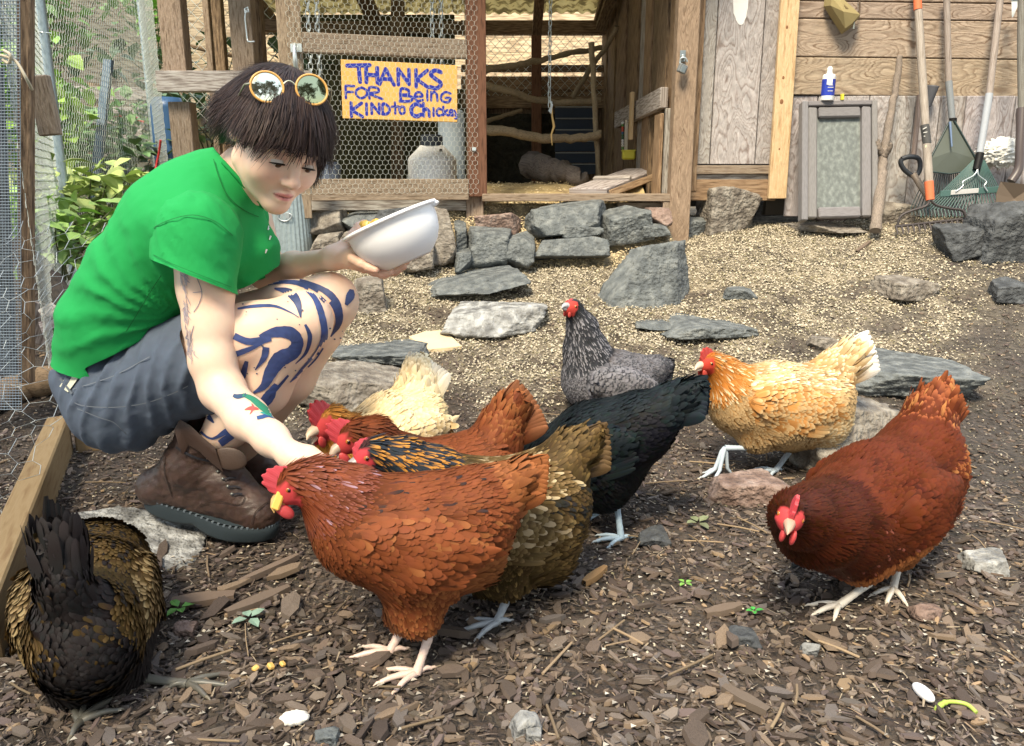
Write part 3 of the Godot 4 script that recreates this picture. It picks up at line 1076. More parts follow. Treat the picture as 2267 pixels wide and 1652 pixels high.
# strokes of the painted sign: letters on a grid 0..1, drawn as thick brush lines
func build_sign(o: Vector3, e: Vector3, face: Vector3) -> void:
	var d0 := 3.925
	var cen := pz(886, 203, d0)
	var right := e
	var roll := Basis(face, deg_to_rad(-0.8))
	right = roll * right
	var up := roll * Vector3.UP
	var px := 1.0 / FOCAL * 3.80
	var s := thing("painted_sign", "yellow wooden sign with blue hand lettering thanking visitors, hung on the chicken wire", "sign", cen)
	var m := MB.new()
	m.col = Color(0.80, 0.47, 0.13)
	m.box(Transform3D(Basis(right, up, face), cen), Vector3(250 * px, 119 * px, 0.012), 0.002)
	put("panel", m, mats["sign_paint"] if mats.has("sign_paint") else std("sign_paint", Color.WHITE, 0.6, noise_tex(71, 0.01, [0.0, 0.5, 1.0], [Color(0.88, 0.86, 0.82), Color(0.97, 0.97, 0.97), Color(1, 1, 1)], 12.0), Vector3(1, 4, 1)), s)
	var L := {
		"T": [[0, 0.95, 1, 1.05], [0.5, 1, 0.55, 0]], "H": [[0.05, 1, 0.05, 0], [0.95, 1, 0.95, 0], [0.05, 0.5, 0.95, 0.5]], "A": [[0.0, 0, 0.45, 1, 1, 0], [0.2, 0.35, 0.8, 0.35]],
		"N": [[0.05, 0, 0.05, 1, 0.95, 0.05, 0.95, 1]], "K": [[0.1, 1, 0.1, 0], [0.95, 1, 0.15, 0.45, 1, 0.0]], "S": [[0.95, 0.9, 0.5, 1, 0.1, 0.78, 0.5, 0.52, 0.95, 0.28, 0.6, 0, 0.05, 0.06]],
		"F": [[0.1, 0, 0.1, 1, 0.95, 1], [0.1, 0.5, 0.8, 0.52]], "O": [[0.5, 1, 0.1, 0.75, 0.05, 0.3, 0.45, 0, 0.9, 0.3, 0.92, 0.75, 0.5, 1]], "R": [[0.1, 0, 0.1, 1, 0.7, 1, 0.75, 0.65, 0.15, 0.45, 1.05, 0.0]],
		"B": [[0.15, 0, 0.15, 1, 0.7, 0.95, 0.7, 0.6, 0.2, 0.52, 0.95, 0.4, 0.85, 0.05, 0.05, 0.0]], "e": [[0.05, 0.35, 0.85, 0.4, 0.7, 0.7, 0.3, 0.68, 0.1, 0.3, 0.4, 0.0, 0.9, 0.1]], "i": [[0.5, 0.75, 0.5, 0.0]], "I": [[0.5, 1, 0.5, 0.0]],
		"n": [[0.1, 0, 0.1, 0.7], [0.1, 0.5, 0.5, 0.72, 0.85, 0.5, 0.9, 0.0]], "G": [[0.95, 0.85, 0.5, 1, 0.1, 0.6, 0.2, 0.1, 0.7, 0.0, 0.95, 0.4, 0.5, 0.42]],
		"D": [[0.12, 0, 0.12, 1, 0.75, 0.8, 0.95, 0.4, 0.6, 0.05, 0.05, 0.0]], "t": [[0.5, 1, 0.5, 0.05], [0.0, 0.62, 1.0, 0.66]], "o": [[0.5, 0.62, 0.1, 0.4, 0.3, 0.02, 0.8, 0.1, 0.85, 0.5, 0.5, 0.62]],
		"C": [[0.95, 0.85, 0.55, 1, 0.12, 0.65, 0.2, 0.15, 0.6, 0.0, 0.98, 0.15]], "h": [[0.1, 1, 0.1, 0], [0.1, 0.45, 0.5, 0.6, 0.85, 0.4, 0.88, 0]], "c": [[0.9, 0.55, 0.45, 0.65, 0.1, 0.3, 0.4, 0.0, 0.9, 0.08]],
		"k": [[0.1, 1, 0.1, 0], [0.85, 0.65, 0.15, 0.3, 0.95, 0.0]], "s": [[0.85, 0.6, 0.3, 0.62, 0.35, 0.4, 0.8, 0.25, 0.55, 0.0, 0.05, 0.02]]}
	# letter, left, right, bottom, top (measuring grid), brush width
	var rows := [["T", 774, 821, 187, 154, 10], ["H", 812, 838, 187, 157, 10], ["A", 841, 872, 190, 158, 9], ["N", 880, 906, 189, 157, 9], ["K", 917, 946, 192, 157, 9], ["S", 949, 976, 193, 156, 10],
		["F", 767, 788, 221, 196, 6], ["O", 790, 815, 220, 198, 6], ["R", 816, 845, 220, 198, 6], ["B", 882, 911, 223, 198, 7], ["e", 914, 936, 221, 196, 6], ["i", 941, 947, 219, 192, 6], ["n", 951, 968, 219, 193, 6], ["G", 972, 997, 221, 200, 6],
		["K", 777, 803, 258, 230, 8], ["I", 806, 818, 253, 231, 7], ["N", 822, 840, 251, 230, 7], ["D", 845, 862, 251, 230, 7], ["t", 866, 881, 250, 226, 6], ["o", 881, 896, 249, 224, 6], ["C", 906, 930, 253, 227, 10], ["h", 934, 950, 252, 226, 8],
		["i", 955, 960, 251, 229, 6], ["c", 963, 976, 250, 227, 6], ["k", 978, 991, 249, 231, 6], ["e", 992, 1002, 249, 232, 5], ["n", 1000, 1008, 250, 233, 4], ["s", 1004, 1011, 255, 240, 4]]
	for q in rows:
		m = MB.new()
		m.col = Color(0.014, 0.028, 0.36)
		for st in L[q[0]]:
			var pts := []
			for k in range(0, st.size(), 2):
				var x: float = lerpf(q[1], q[2], st[k]) - 886.0
				var y: float = 203.0 - lerpf(q[3], q[4], st[k + 1])
				pts.push_back(cen + right * x * px + up * y * px + face * 0.0065)
			var sm: Array = curve_points(pts, 4) if st.size() > 8 and not q[0] in ["N", "A"] else pts
			brush(m, sm, q[5] * px * 0.44, face)
		put("letter", m, mats["plain"], s)

# a flat brush stroke with round ends lying on a face
func brush(m: MB, pts: Array, r: float, face: Vector3) -> void:
	for k in pts.size():
		var p: Vector3 = pts[k] + face * 0.00012 * (k % 9)
		var t: Vector3 = (pts[mini(k + 1, pts.size() - 1)] - pts[maxi(k - 1, 0)]).normalized()
		var w := face.cross(t)
		for j in 8:
			var a := TAU * j / 8.0
			var b := TAU * (j + 1) / 8.0
			m.tri(p + face * 0.0003, p + (t * cos(a) + w * sin(a)) * r, p + (t * cos(b) + w * sin(b)) * r, face)
		if k < pts.size() - 1:
			t = (pts[k + 1] - pts[k]).normalized()
			w = face.cross(t) * r
			var q: Vector3 = pts[k + 1] + face * (0.00012 * (k % 9) + 0.00006)
			p += face * 0.00006
			m.quad(p - w, p + w, q + w, q - w, face)

# ---------------------------------------------------------------- stones

# an angular stone: a round lump cut by planes, roughened; size is the full extent
func stone_mesh(size: Vector3, seed_: int, mat: Material, rough := 0.05, cuts := 11, level := 4, planes := []) -> ArrayMesh:
	var r := RandomNumberGenerator.new()
	r.seed = seed_
	var ns: Array[Vector3] = []
	var ds: Array[float] = []
	for k in cuts:
		ns.push_back(Vector3(r.randf_range(-1, 1), r.randf_range(-1, 1), r.randf_range(-1, 1)).normalized())
		ds.push_back(r.randf_range(0.74, 0.98))
	for q in planes:
		ns.push_back((q[0] as Vector3).normalized())
		ds.push_back(q[1])
	if planes.is_empty():
		for q in [Vector3(1, 0, 0), Vector3(-1, 0.1, 0), Vector3(0, 1, 0.1), Vector3(0, -1, 0), Vector3(0, 0.1, 1), Vector3(0, 0, -1)]:
			ns.push_back((q + Vector3(r.randf_range(-0.25, 0.25), r.randf_range(-0.25, 0.25), r.randf_range(-0.25, 0.25))).normalized())
			ds.push_back(r.randf_range(0.68, 0.78))
	var m := MB.new()
	var g := ico(level)
	var off := Vector3(r.randf() * 50.0, r.randf() * 50.0, r.randf() * 50.0)
	for p: Vector3 in g[0]:
		var t := 1.32
		for k in ns.size():
			var f := p.dot(ns[k])
			if f > 0.05:
				t = minf(t, ds[k] / f)
		var q := p * t
		var qs := q * size * 0.62
		var a := nz.get_noise_3dv(qs * 10.0 + off)
		var b := nz.get_noise_3dv(qs * 34.0 + off)
		var e := nz.get_noise_3dv(qs * 85.0 + off)
		q *= 1.0 + rough * (a * 1.2 + b * 0.9 + e * 0.5)
		var tone := clampf(0.92 + 0.3 * b + 0.25 * a + 0.3 * e, 0.5, 1.3)
		m.col = Color(tone, tone, tone)
		m.vert(q * size * 0.62, Vector3.UP)
	for k in range(0, g[1].size(), 3):
		m.idx(g[1][k], g[1][k + 2], g[1][k + 1])
	m.smooth()
	return m.mesh(mat)

func stone(called: String, where: Vector3, size: Vector3, turn: Vector3, seed_: int, mat: String, parent: Node3D = null, rough := 0.05, cuts := 9, planes := [], level := 4) -> MeshInstance3D:
	var o := MeshInstance3D.new()
	var p: Node3D = parent if parent else self
	o.name = numbered(called, p)
	o.mesh = stone_mesh(size, seed_, mats[mat], rough, cuts, level, planes)
	p.add_child(o, true)
	o.position = where - (parent.global_position if parent else Vector3.ZERO)
	o.rotation_degrees = turn
	return o

func build_stone_wall() -> void:
	var w := thing("stone_wall", "low dry wall of rough grey stones packed with pale shavings under the coop sill", "stone wall", pz(1150, 560, 3.9))
	# pixel box of each stone, its depth, tilt and kind
	var list := [[1055, 1148, 476, 520, 3.92, 6, "stone_red", 31], [1168, 1330, 457, 523, 3.86, 2, "stone_blue", 32], [1334, 1440, 466, 530, 3.84, 14, "stone_blue", 33], [1432, 1474, 460, 494, 3.9, 0, "stone_red", 34],
		[1414, 1476, 494, 524, 3.82, 4, "stone_blue", 35], [1243, 1310, 498, 525, 3.80, 0, "stone_blue", 36], [1195, 1340, 526, 570, 3.74, 1, "stone_blue", 37], [1040, 1125, 510, 588, 3.72, -10, "stone_blue", 38], [1100, 1182, 525, 582, 3.70, 18, "stone_blue", 39],
		[938, 1002, 470, 570, 3.74, 4, "stone_brown", 40], [890, 960, 540, 600, 3.62, 0, "stone_brown", 41], [1005, 1042, 555, 595, 3.66, 12, "stone_blue", 42], [1008, 1034, 500, 556, 3.8, 8, "stone_blue", 43],
		[690, 765, 470, 520, 3.9, 0, "stone_brown", 44], [762, 845, 474, 512, 3.92, 8, "stone_blue", 45], [700, 760, 516, 556, 3.8, 0, "stone_brown", 46], [840, 930, 462, 505, 3.95, 0, "stone_black", 47], [760, 850, 512, 570, 3.8, -6, "stone_brown", 48]]
	for q in list:
		var c := pz((q[0] + q[1]) * 0.5, (q[2] + q[3]) * 0.5, q[4] + 0.04)
		var k: float = q[4] * 0.985 / FOCAL
		stone("stone", c, Vector3((q[1] - q[0]) * k, (q[3] - q[2]) * k, 0.22) * 1.12, Vector3(0, rng.randf_range(-8, 8), q[5] * 0.5), q[7], q[6], w, 0.035, 4)
	# earth and shavings packed behind the stones
	var m := MB.new()
	var nx := 90
	for j in 14:
		for i in nx:
			var x := -1.75 + i * (2.52 / (nx - 1))
			var t := j / 13.0
			var z := lerpf(-3.72, -4.12, smoothstep(0.0, 1.0, t)) + nz.get_noise_2d(x * 7.0, t * 3.0) * 0.03 + nz.get_noise_2d(x * 40.0, t * 30.0) * 0.012
			var h := lerpf(gh(x, -3.7) - 0.03, 0.64, t)
			var s := clampf(0.5 + nz.get_noise_2d(x * 9.0, t * 5.0) * 1.3, 0, 1)
			m.col = Color(0.14, 0.115, 0.08).lerp(Color(0.46, 0.38, 0.24), s)
			m.vert(Vector3(x, h, z), Vector3.UP, Vector2(x, h))
	for j in 13:
		for i in nx - 1:
			var q := j * nx + i
			m.idx(q, q + nx, q + 1)
			m.idx(q + 1, q + nx, q + nx + 1)
	m.smooth()
	stuff(put("packing", m, mats["litter"], w))

# ---------------------------------------------------------------- shed

func build_shed() -> void:
	var d := 4.12
	var c := pz(1900, 450, d)
	var shed := thing("shed", "weathered board shed with a grey plank door and wavy grained siding", "shed", Vector3(c.x, gh(c.x, -d), -d))
	# door of grooved plywood: three panels between grooves
	var door := Node3D.new()
	door.name = "door"
	shed.add_child(door)
	var edges := [1545, 1579, 1681, 1738]
	for k in 3:
		var a := pz(edges[k] + 1.0, 200, d)
		var b := pz(edges[k + 1] - 1.0, 200, d)
		var lo := pz(1620, 364, d)
		board("door_panel", door, mats["ply_grey"], Vector3((a.x + b.x) * 0.5, lo.y, -d), Vector3((a.x + b.x) * 0.5, 2.3, -d), b.x - a.x, 0.016)
	var m := MB.new()
	var q0 := pz(1640, 200, d + 0.02)
	m.col = Color(0.10, 0.085, 0.08)
	m.box(Transform3D(Basis(), Vector3(q0.x, 1.55, -d - 0.015)), Vector3(0.44, 1.5, 0.012))
	put("door_backing", m, mats["plain"], door)
	# white paint smear
	m = MB.new()
	m.col = Color(0.78, 0.78, 0.76)
	var ring := []
	for j in 26:
		var a := TAU * j / 26.0
		var rr := 1.0 + 0.16 * nz.get_noise_2d(cos(a) * 2.0, sin(a) * 2.0)
		ring.push_back(pz(1639 + cos(a) * 17 * rr, 6 + sin(a) * 48 * rr, d - 0.0095))
	for j in 26:
		m.tri(pz(1639, 6, d - 0.0095), ring[j], ring[(j + 1) % 26], Vector3.BACK)
	put("paint_smear", m, mats["plain"], door)
	m = MB.new()
	m.col = Color(0.25, 0.17, 0.07)
	for h in [190]:
		m.box(Transform3D(Basis(), pz(1546, h + 62, d - 0.012)), Vector3(0.012, 0.085, 0.01), 0.002)
	put("hinge", m, mats["satin"], door)
	# frame round the door
	upright("door_jamb", shed, mats["warm_wood"], 1543, 180, d - 0.02, 0.70, 2.3, 0.035, 0.05)
	for r in [[1522, 1712, 376, 18, "frame_wood", 0.03, 0.03], [1522, 1712, 392, 12, "grey_wood", 0.015, 0.02], [1518, 1716, 421, 44, "warm_wood", 0.025, 0.03]]:
		var a := pz(r[0], r[2], d - r[5]); var b := pz(r[1], r[2], d - r[5])
		board("threshold_board", shed, mats[r[4]], a, Vector3(b.x, a.y, b.z), r[3] / FOCAL * d, r[6])
	board("trim_board", shed, mats["pine"], pz(1752, -60, d - 0.06), pz(1719, 440, d - 0.06), 0.088, 0.03)
	# knots of the pine trim
	for k in [[1734, 172, 0.006], [1730, 225, 0.009], [1742, 60, 0.006], [1725, 330, 0.004]]:
		m = MB.new()
		m.col = Color(0.22, 0.10, 0.04)
		ball(m, pz(k[0], k[1], d - 0.0752), k[2], 2, Vector3(1, 1.3, 0.12))
		put("knot", m, mats["plain"], shed)
	# siding boards with v-grooves between them
	var lines := [-150, -82, 2, 41, 126, 211]
	for k in 5:
		var a := pz(1753, lines[k] + 1.0, d)
		var b := pz(1753, lines[k + 1] - 1.0, d)
		var e := pz(2420, 100, d)
		var y := (a.y + b.y) * 0.5
		board("siding_board", shed, mats["siding"], Vector3(a.x - 0.02, y, -d), Vector3(e.x, y - 0.01, -d - 0.05), a.y - b.y, 0.02, Vector3.BACK, 0.004)
	var x := 1745.0
	while x < 2420.0:
		var w := rng.randf_range(48, 60)
		var a := pz(x + 1.0, 330, d + 0.012)
		var b := pz(x + w - 1.0, 330, d + 0.012)
		var top := pz(1900, 212.5, d + 0.012)
		board("wall_panel", shed, mats["ply_grey"], Vector3((a.x + b.x) * 0.5, 0.575, a.z), Vector3((a.x + b.x) * 0.5, top.y, a.z), b.x - a.x, 0.016)
		x += w
	m = MB.new()
	m.col = Color(0.05, 0.04, 0.035)
	m.box(Transform3D(Basis(), Vector3(2.05, 1.42, -d - 0.09)), Vector3(1.5, 1.68, 0.05))
	m.box(Transform3D(Basis(), Vector3(1.9, 1.42, -d - 1.5)), Vector3(2.0, 1.68, 0.05))
	m.box(Transform3D(Basis(), Vector3(1.9, 2.3, -d - 0.8)), Vector3(2.2, 0.05, 1.6))
	m.box(Transform3D(Basis(), Vector3(0.88, 1.42, -d - 0.85)), Vector3(0.03, 1.68, 1.4))
	put("inner_wall", m, mats["plain"], shed)
	# padlock on its hasp
	var pl := thing("padlock", "steel padlock hanging open from its hasp on the brown post", "padlock", pz(1511, 160, 3.95))
	m = MB.new()
	m.col = Color(0.5, 0.52, 0.53)
	m.box(Transform3D(Basis(), pz(1511, 124, 3.965)), Vector3(0.026, 0.05, 0.006), 0.001)
	put("hasp", m, mats["chain"], pl)
	m = MB.new()
	m.tube([pz(1511, 122, 3.945), pz(1511, 131, 3.94), pz(1511, 122, 3.94)], [0.007], 6)
	m.tube(curve_points([pz(1506, 150, 3.94), pz(1505, 136, 3.94), pz(1509, 128, 3.935), pz(1517, 129, 3.935), pz(1521, 137, 3.94)], 4), [0.0045], 7)
	put("shackle", m, mats["chain"], pl)
	m = MB.new()
	m.col = Color(0.16, 0.17, 0.18)
	m.box(Transform3D(Basis(Vector3.BACK, -0.35) * Basis(Vector3.UP, 0.35), pz(1510, 152, 3.935)), Vector3(0.042, 0.04, 0.022), 0.004)
	put("body", m, mats["satin"], pl)
	m = MB.new()
	m.col = Color(0.55, 0.57, 0.58)
	m.box(Transform3D(Basis(Vector3.BACK, -0.35) * Basis(Vector3.UP, 0.35), pz(1512, 153, 3.92)), Vector3(0.025, 0.03, 0.006), 0.001)
	put("face_plate", m, mats["chain"], pl)
	# old window sash leaning on the wall
	var wd := 3.98
	var win := thing("old_window", "old grey framed window with cloudy dirty glass leaning against the shed", "window", pz(1860, 470, wd - 0.1))
	var bl := pz(1772, 490, wd - 0.14); var br := pz(1938, 486, wd - 0.12)
	var tl := pz(1773, 228, wd + 0.04); var tr := pz(1938, 226, wd + 0.04)
	var rx := (br - bl).normalized()
	var ry := (tl - bl).normalized()
	var nrm := rx.cross(ry).normalized()
	var W := bl.distance_to(br)
	var H := bl.distance_to(tl)
	var gwm: Material = std("sash", lin(0.215, 0.205, 0.215), 0.75, noise_tex(73, 0.03, [0.0, 0.5, 1.0], [Color(0.7, 0.7, 0.7), Color(0.9, 0.9, 0.9), Color(1, 1, 1)]), Vector3(1.5, 8, 1))
	for s in [[0.0, 0.5, 0.030, 0.05, "casing"], [W, 0.5, 0.026, 0.05, "casing"]]:
		var x0: float = s[0] + (0.012 if s[0] == 0.0 else -0.012)
		board("casing", win, gwm, bl + rx * x0, bl + rx * x0 + ry * H, s[2], s[3], nrm, 0.004)
	board("casing", win, gwm, bl + rx * 0.028 + ry * (H - 0.012), bl + rx * (W - 0.026) + ry * (H - 0.012), 0.024, 0.05, nrm, 0.004)
	var ins := 0.030
	for s in 2:
		var x0: float = ins + 0.02 if s == 0 else W - ins - 0.02
		board("sash_stile", win, gwm, bl + rx * x0 + nrm * 0.004 + ry * 0.01, bl + rx * x0 + nrm * 0.004 + ry * (H - 0.03), 0.044, 0.036, nrm, 0.006)
	for y in [0.035, H - 0.055]:
		board("sash_rail", win, gwm, bl + rx * (ins + 0.05) + ry * y + nrm * 0.004, bl + rx * (W - ins - 0.05) + ry * y + nrm * 0.004, 0.05, 0.035, nrm, 0.006)
	m = MB.new()
	var g0 := bl + rx * 0.066 + ry * 0.05 - nrm * 0.004
	m.quad(g0, g0 + rx * (W - 0.132), g0 + rx * (W - 0.132) + ry * (H - 0.12), g0 + ry * (H - 0.12), nrm, Vector2(0, 0), Vector2(0.25, 0), Vector2(0.25, 0.5), Vector2(0, 0.5))
	put("pane", m, std("dirty_glass", Color.WHITE, 0.35, noise_tex(72, 0.02, [0.0, 0.4, 0.6, 1.0], [Color(0.11, 0.12, 0.115), Color(0.145, 0.16, 0.152), Color(0.17, 0.19, 0.18), Color(0.26, 0.28, 0.265)], 10.0), Vector3(3, 2.2, 1)), win)
	m = MB.new()
	m.col = Color(0.7, 0.62, 0.05)
	m.box(Transform3D(Basis(), pz(1864, 215, wd + 0.03)), Vector3(0.013, 0.028, 0.02), 0.002)
	tag(put("yellow_clip", m, mats["satin"]), "small yellow clip on top of the old window frame", "clip")
	# squeeze bottle on the frame
	var bp := pz(1831, 223, wd + 0.02)
	var bt := thing("squeeze_bottle", "white plastic squeeze bottle with blue label standing on the old window", "bottle", bp)
	m = MB.new()
	m.col = Color(0.80, 0.81, 0.82)
	m.lathe(Transform3D(Basis().scaled(Vector3(1, 1, 0.7)), bp), [Vector2(0, 0.0), Vector2(0.028, 0), Vector2(0.031, 0.004), Vector2(0.031, 0.108), Vector2(0.026, 0.118), Vector2(0.012, 0.121), Vector2(0, 0.121)], 26)
	put("body", m, mats["satin"], bt)
	m = MB.new()
	m.col = Color(0.02, 0.05, 0.42)
	m.lathe(Transform3D(Basis().scaled(Vector3(1, 1, 0.7)), bp + Vector3(0, 0.022, 0)), [Vector2(0.0315, 0.0), Vector2(0.0316, 0.074)], 26)
	put("label", m, mats["satin"], bt)
	for q in [[0.03, 0.072, 0.026, 0.028, 0.8], [0.006, 0.03, 0.024, 0.003, 0.6], [0.004, 0.046, 0.026, 0.003, 0.6], [0.004, 0.056, 0.02, 0.003, 0.6]]:
		m = MB.new()
		m.col = Color(q[4], q[4], q[4])
		m.box(Transform3D(Basis(), bp + Vector3(-0.004 if q[0] > 0.02 else 0.002, q[1] + 0.012, 0.0212)), Vector3(q[2], q[3], 0.003))
		put("label_print", m, mats["plain"], bt)
	m = MB.new()
	m.col = Color(0.82, 0.82, 0.82)
	m.lathe(Transform3D(Basis(), bp + Vector3(0, 0.12, 0)), [Vector2(0.013, 0), Vector2(0.012, 0.02), Vector2(0.013, 0.022), Vector2(0.008, 0.032), Vector2(0, 0.033)], 16)
	put("cap", m, mats["satin"], bt)
	# pouch hung from a nail
	var pp := pz(1862, 30, 3.98)
	var pouch := thing("canvas_pouch", "worn olive canvas pouch hanging tilted from a strap on the siding", "pouch", pp)
	m = MB.new()
	m.col = Color(0.30, 0.24, 0.11)
	var pr := [[1826, -10], [1823, 14], [1838, 38], [1851, 58], [1863, 76], [1882, 62], [1903, 38], [1880, 16], [1850, -10]]
	var pc := pz(1862, 28, 4.04)
	for k in pr.size():
		var a := pz(pr[k][0], pr[k][1], 4.095)
		var b := pz(pr[(k + 1) % pr.size()][0], pr[(k + 1) % pr.size()][1], 4.095)
		var a2 := a.lerp(pc, 0.2) + Vector3(0, 0, 0.045)
		var b2 := b.lerp(pc, 0.2) + Vector3(0, 0, 0.045)
		m.quad(a, b, b2, a2, (a - pc) + Vector3(0, 0, 0.02))
		m.tri(a2, b2, pc + Vector3(0, 0, 0.025), Vector3.BACK)
	m.smooth()
	put("bag", m, mats["matte"], pouch)
	m = MB.new()
	m.col = Color(0.18, 0.13, 0.06)
	m.tube([pz(1847, -6, 4.05), pz(1872, 18, 4.03), pz(1893, 38, 4.055)], [0.006, 0.008, 0.006], 6)
	put("zip_edge", m, mats["matte"], pouch)
	m = MB.new()
	m.col = Color(0.10, 0.07, 0.05)
	m.tube([pz(1903, -30, 4.09), pz(1903, 20, 4.09), pz(1900, 38, 4.08)], [0.004], 6)
	put("strap", m, mats["matte"], pouch)
	m = MB.new()
	m.col = Color(0.6, 0.58, 0.5)
	m.tube([pz(1890, 42, 4.06), pz(1891, 50, 4.05), pz(1889, 64, 4.05)], [0.005, 0.003, 0.005], 6)
	put("zip_pull", m, mats["chain"], pouch)
	# hinge strap at the right edge
	m = MB.new()
	m.col = Color(0.70, 0.74, 0.74)
	var h0 := pz(2248, -5, 4.05); var h1 := pz(2241, 38, 4.05)
	m.quad(pz(2239, 0, 4.05), pz(2258, 0, 4.05), pz(2243, 38, 4.05), pz(2240, 38, 4.05), Vector3.BACK)
	m.box(Transform3D(Basis(), h0), Vector3(0.06, 0.02, 0.01), 0.001)
	tag(put("strap_hinge", m, mats["plain"]), "pale metal strap hinge at the upper right on the siding", "hinge")

# ---------------------------------------------------------------- tools

func stick(m: MB, pts: Array, r0: float, r1: float, col: Color) -> void:
	m.col = col
	var rr := []
	for k in pts.size():
		rr.push_back(lerpf(r0, r1, float(k) / (pts.size() - 1)))
	m.tube(pts, rr, 12)

func build_tools() -> void:
	var hw: Material = std("handle_wood", lin(1.0, 0.95, 0.86), 0.7, mats["grey_wood"].albedo_texture, Vector3(1.0, 20.0, 1))
	# bow rake
	var rake := thing("bow_rake", "bow rake standing on its tines with grey wooden handle and orange ends", "rake", pz(2058, 470, 3.8))
	var m := MB.new()
	var top := pz(2030, -20, 4.07)
	var bot := pz(2057, 412, 3.83)
	stick(m, [top, bot], 0.0175, 0.019, Color(1.35, 1.3, 1.25))
	put("handle", m, hw, rake)
	m = MB.new()
	stick(m, [pz(2029, -40, 4.075), pz(2032, 22, 4.045)], 0.0185, 0.0185, Color(0.62, 0.15, 0.06))
	put("grip", m, mats["plain"], rake)
	m = MB.new()
	stick(m, [pz(2056, 402, 3.83), pz(2059, 443, 3.81)], 0.0205, 0.019, Color(0.62, 0.15, 0.06))
	put("ferrule", m, mats["plain"], rake)
	m = MB.new()
	stick(m, [pz(2047, 277, 3.9), pz(2052, 318, 3.88)], 0.0192, 0.0192, Color(0.06, 0.06, 0.06))
	put("label_band", m, mats["plain"], rake)
	for k in 4:
		m = MB.new()
		m.col = Color(0.6, 0.6, 0.58)
		m.box(Transform3D(Basis(Vector3.BACK, 0.5 - k * 0.3), pz(2047 + k * 1.2, 284 + k * 9, 3.875)), Vector3(0.018, 0.004, 0.004))
		put("label_print", m, mats["plain"], rake)
	m = MB.new()
	m.col = Color(0.75, 0.68, 0.42)
	ball(m, pz(2053, 325, 3.865), 0.011, 2, Vector3(1, 1, 0.3))
	put("label_dot", m, mats["plain"], rake)
	m = MB.new()
	for s in [[[2059, 440], [2050, 456], [2020, 466], [1995, 478], [1986, 500]], [[2059, 440], [2072, 454], [2105, 462], [2130, 466], [2138, 482]]]:
		var pts := []
		for q in s:
			pts.push_back(pz(q[0], q[1], 3.80))
		m.tube(curve_points(pts, 5), [0.006], 7)
	put("bow", m, mats["dark_iron"], rake)
	m = MB.new()
	m.tube([pz(1982, 502, 3.78), pz(2143, 484, 3.82)], [0.007], 7)
	put("tine_bar", m, mats["dark_iron"], rake)
	for k in 14:
		var a := pz(1983, 502, 3.78).lerp(pz(2142, 484, 3.82), k / 13.0)
		m = MB.new()
		m.tube([a, a + Vector3(0, -0.02, 0.02), a + Vector3(0, -0.035, 0.025)], [0.005, 0.005, 0.002], 5)
		put("tine", m, mats["dark_iron"], rake)
	# wire leaf rake, front one, green
	fan_rake("leaf_rake", "green metal leaf rake with spring brace, taped handle, in front", [2216, -20, 4.08], [2190, 208, 4.0], [2168, 345, 3.93], 0.0155, 26, 2036, 2232, 474, 458, 3.86, Color(0.055, 0.12, 0.11), true)
	fan_rake("leaf_rake", "dark leaf rake with a solid triangular head, behind the bow rake", [2095, -20, 4.08], [2100, 180, 4.05], [2108, 268, 4.02], 0.0145, 22, 2016, 2170, 470, 450, 3.98, Color(0.05, 0.075, 0.08), false)
	# shovel at the right edge
	var sh := thing("shovel", "shovel with a dark worn shaft and rusty blade at the right edge", "shovel", pz(2250, 470, 3.8))
	m = MB.new()
	stick(m, [pz(2262, -20, 3.98), pz(2260, 100, 3.95), pz(2262, 250, 3.9)], 0.016, 0.016, Color(0.55, 0.6, 0.62))
	put("handle", m, hw, sh)
	m = MB.new()
	m.col = Color(0.075, 0.06, 0.06)
	m.tube(curve_points([pz(2262, 240, 3.89), pz(2258, 320, 3.85), pz(2255, 372, 3.83), pz(2238, 402, 3.82)], 5), [0.022, 0.024, 0.022, 0.02], 12)
	put("socket", m, mats["satin"], sh)
	m = MB.new()
	m.col = Color(0.16, 0.12, 0.09)
	var prof := [[2216, 402], [2206, 430], [2204, 456], [2222, 492], [2250, 500], [2285, 470], [2290, 410]]
	var cc := pz(2245, 440, 3.83)
	for k in prof.size():
		var a := pz(prof[k][0], prof[k][1], 3.80)
		var b := pz(prof[(k + 1) % prof.size()][0], prof[(k + 1) % prof.size()][1], 3.80)
		m.tri(cc, a, b, Vector3.BACK)
		m.tri(cc + Vector3(0, 0, -0.004), a + Vector3(0, 0, -0.004), b + Vector3(0, 0, -0.004), Vector3.FORWARD)
		m.quad(a, b, b + Vector3(0, 0, -0.004), a + Vector3(0, 0, -0.004), a - cc)
	put("blade", m, mats["plain"], sh)
	# spade with d-shaped grip, upside down behind
	var sp := thing("spade", "black D-grip spade handle half hidden between the stick and the rakes", "spade", pz(2030, 440, 4.0))
	m = MB.new()
	m.col = Color(0.03, 0.033, 0.04)
	m.tube(curve_points([pz(1996, 352, 4.02), pz(2014, 347, 4.02), pz(2034, 352, 4.02), pz(2036, 376, 4.02), pz(2024, 390, 4.02), pz(2004, 378, 4.02), pz(1994, 362, 4.02), pz(1996, 352, 4.02)], 4), [0.012], 8)
	put("grip", m, mats["satin"], sp)
	m = MB.new()
	stick(m, [pz(2022, 386, 4.0), pz(2062, 450, 3.92)], 0.015, 0.015, Color(0.7, 0.65, 0.6))
	put("shaft", m, hw, sp)
	m = MB.new()
	stick(m, [pz(2036, 210, 4.08), pz(2022, 352, 4.05)], 0.012, 0.012, Color(0.8, 0.7, 0.7))
	tag(put("thin_pole", m, hw), "thin reddish pole standing behind the bow rake handle", "pole")
	m = MB.new()
	m.col = Color(0.08, 0.085, 0.10)
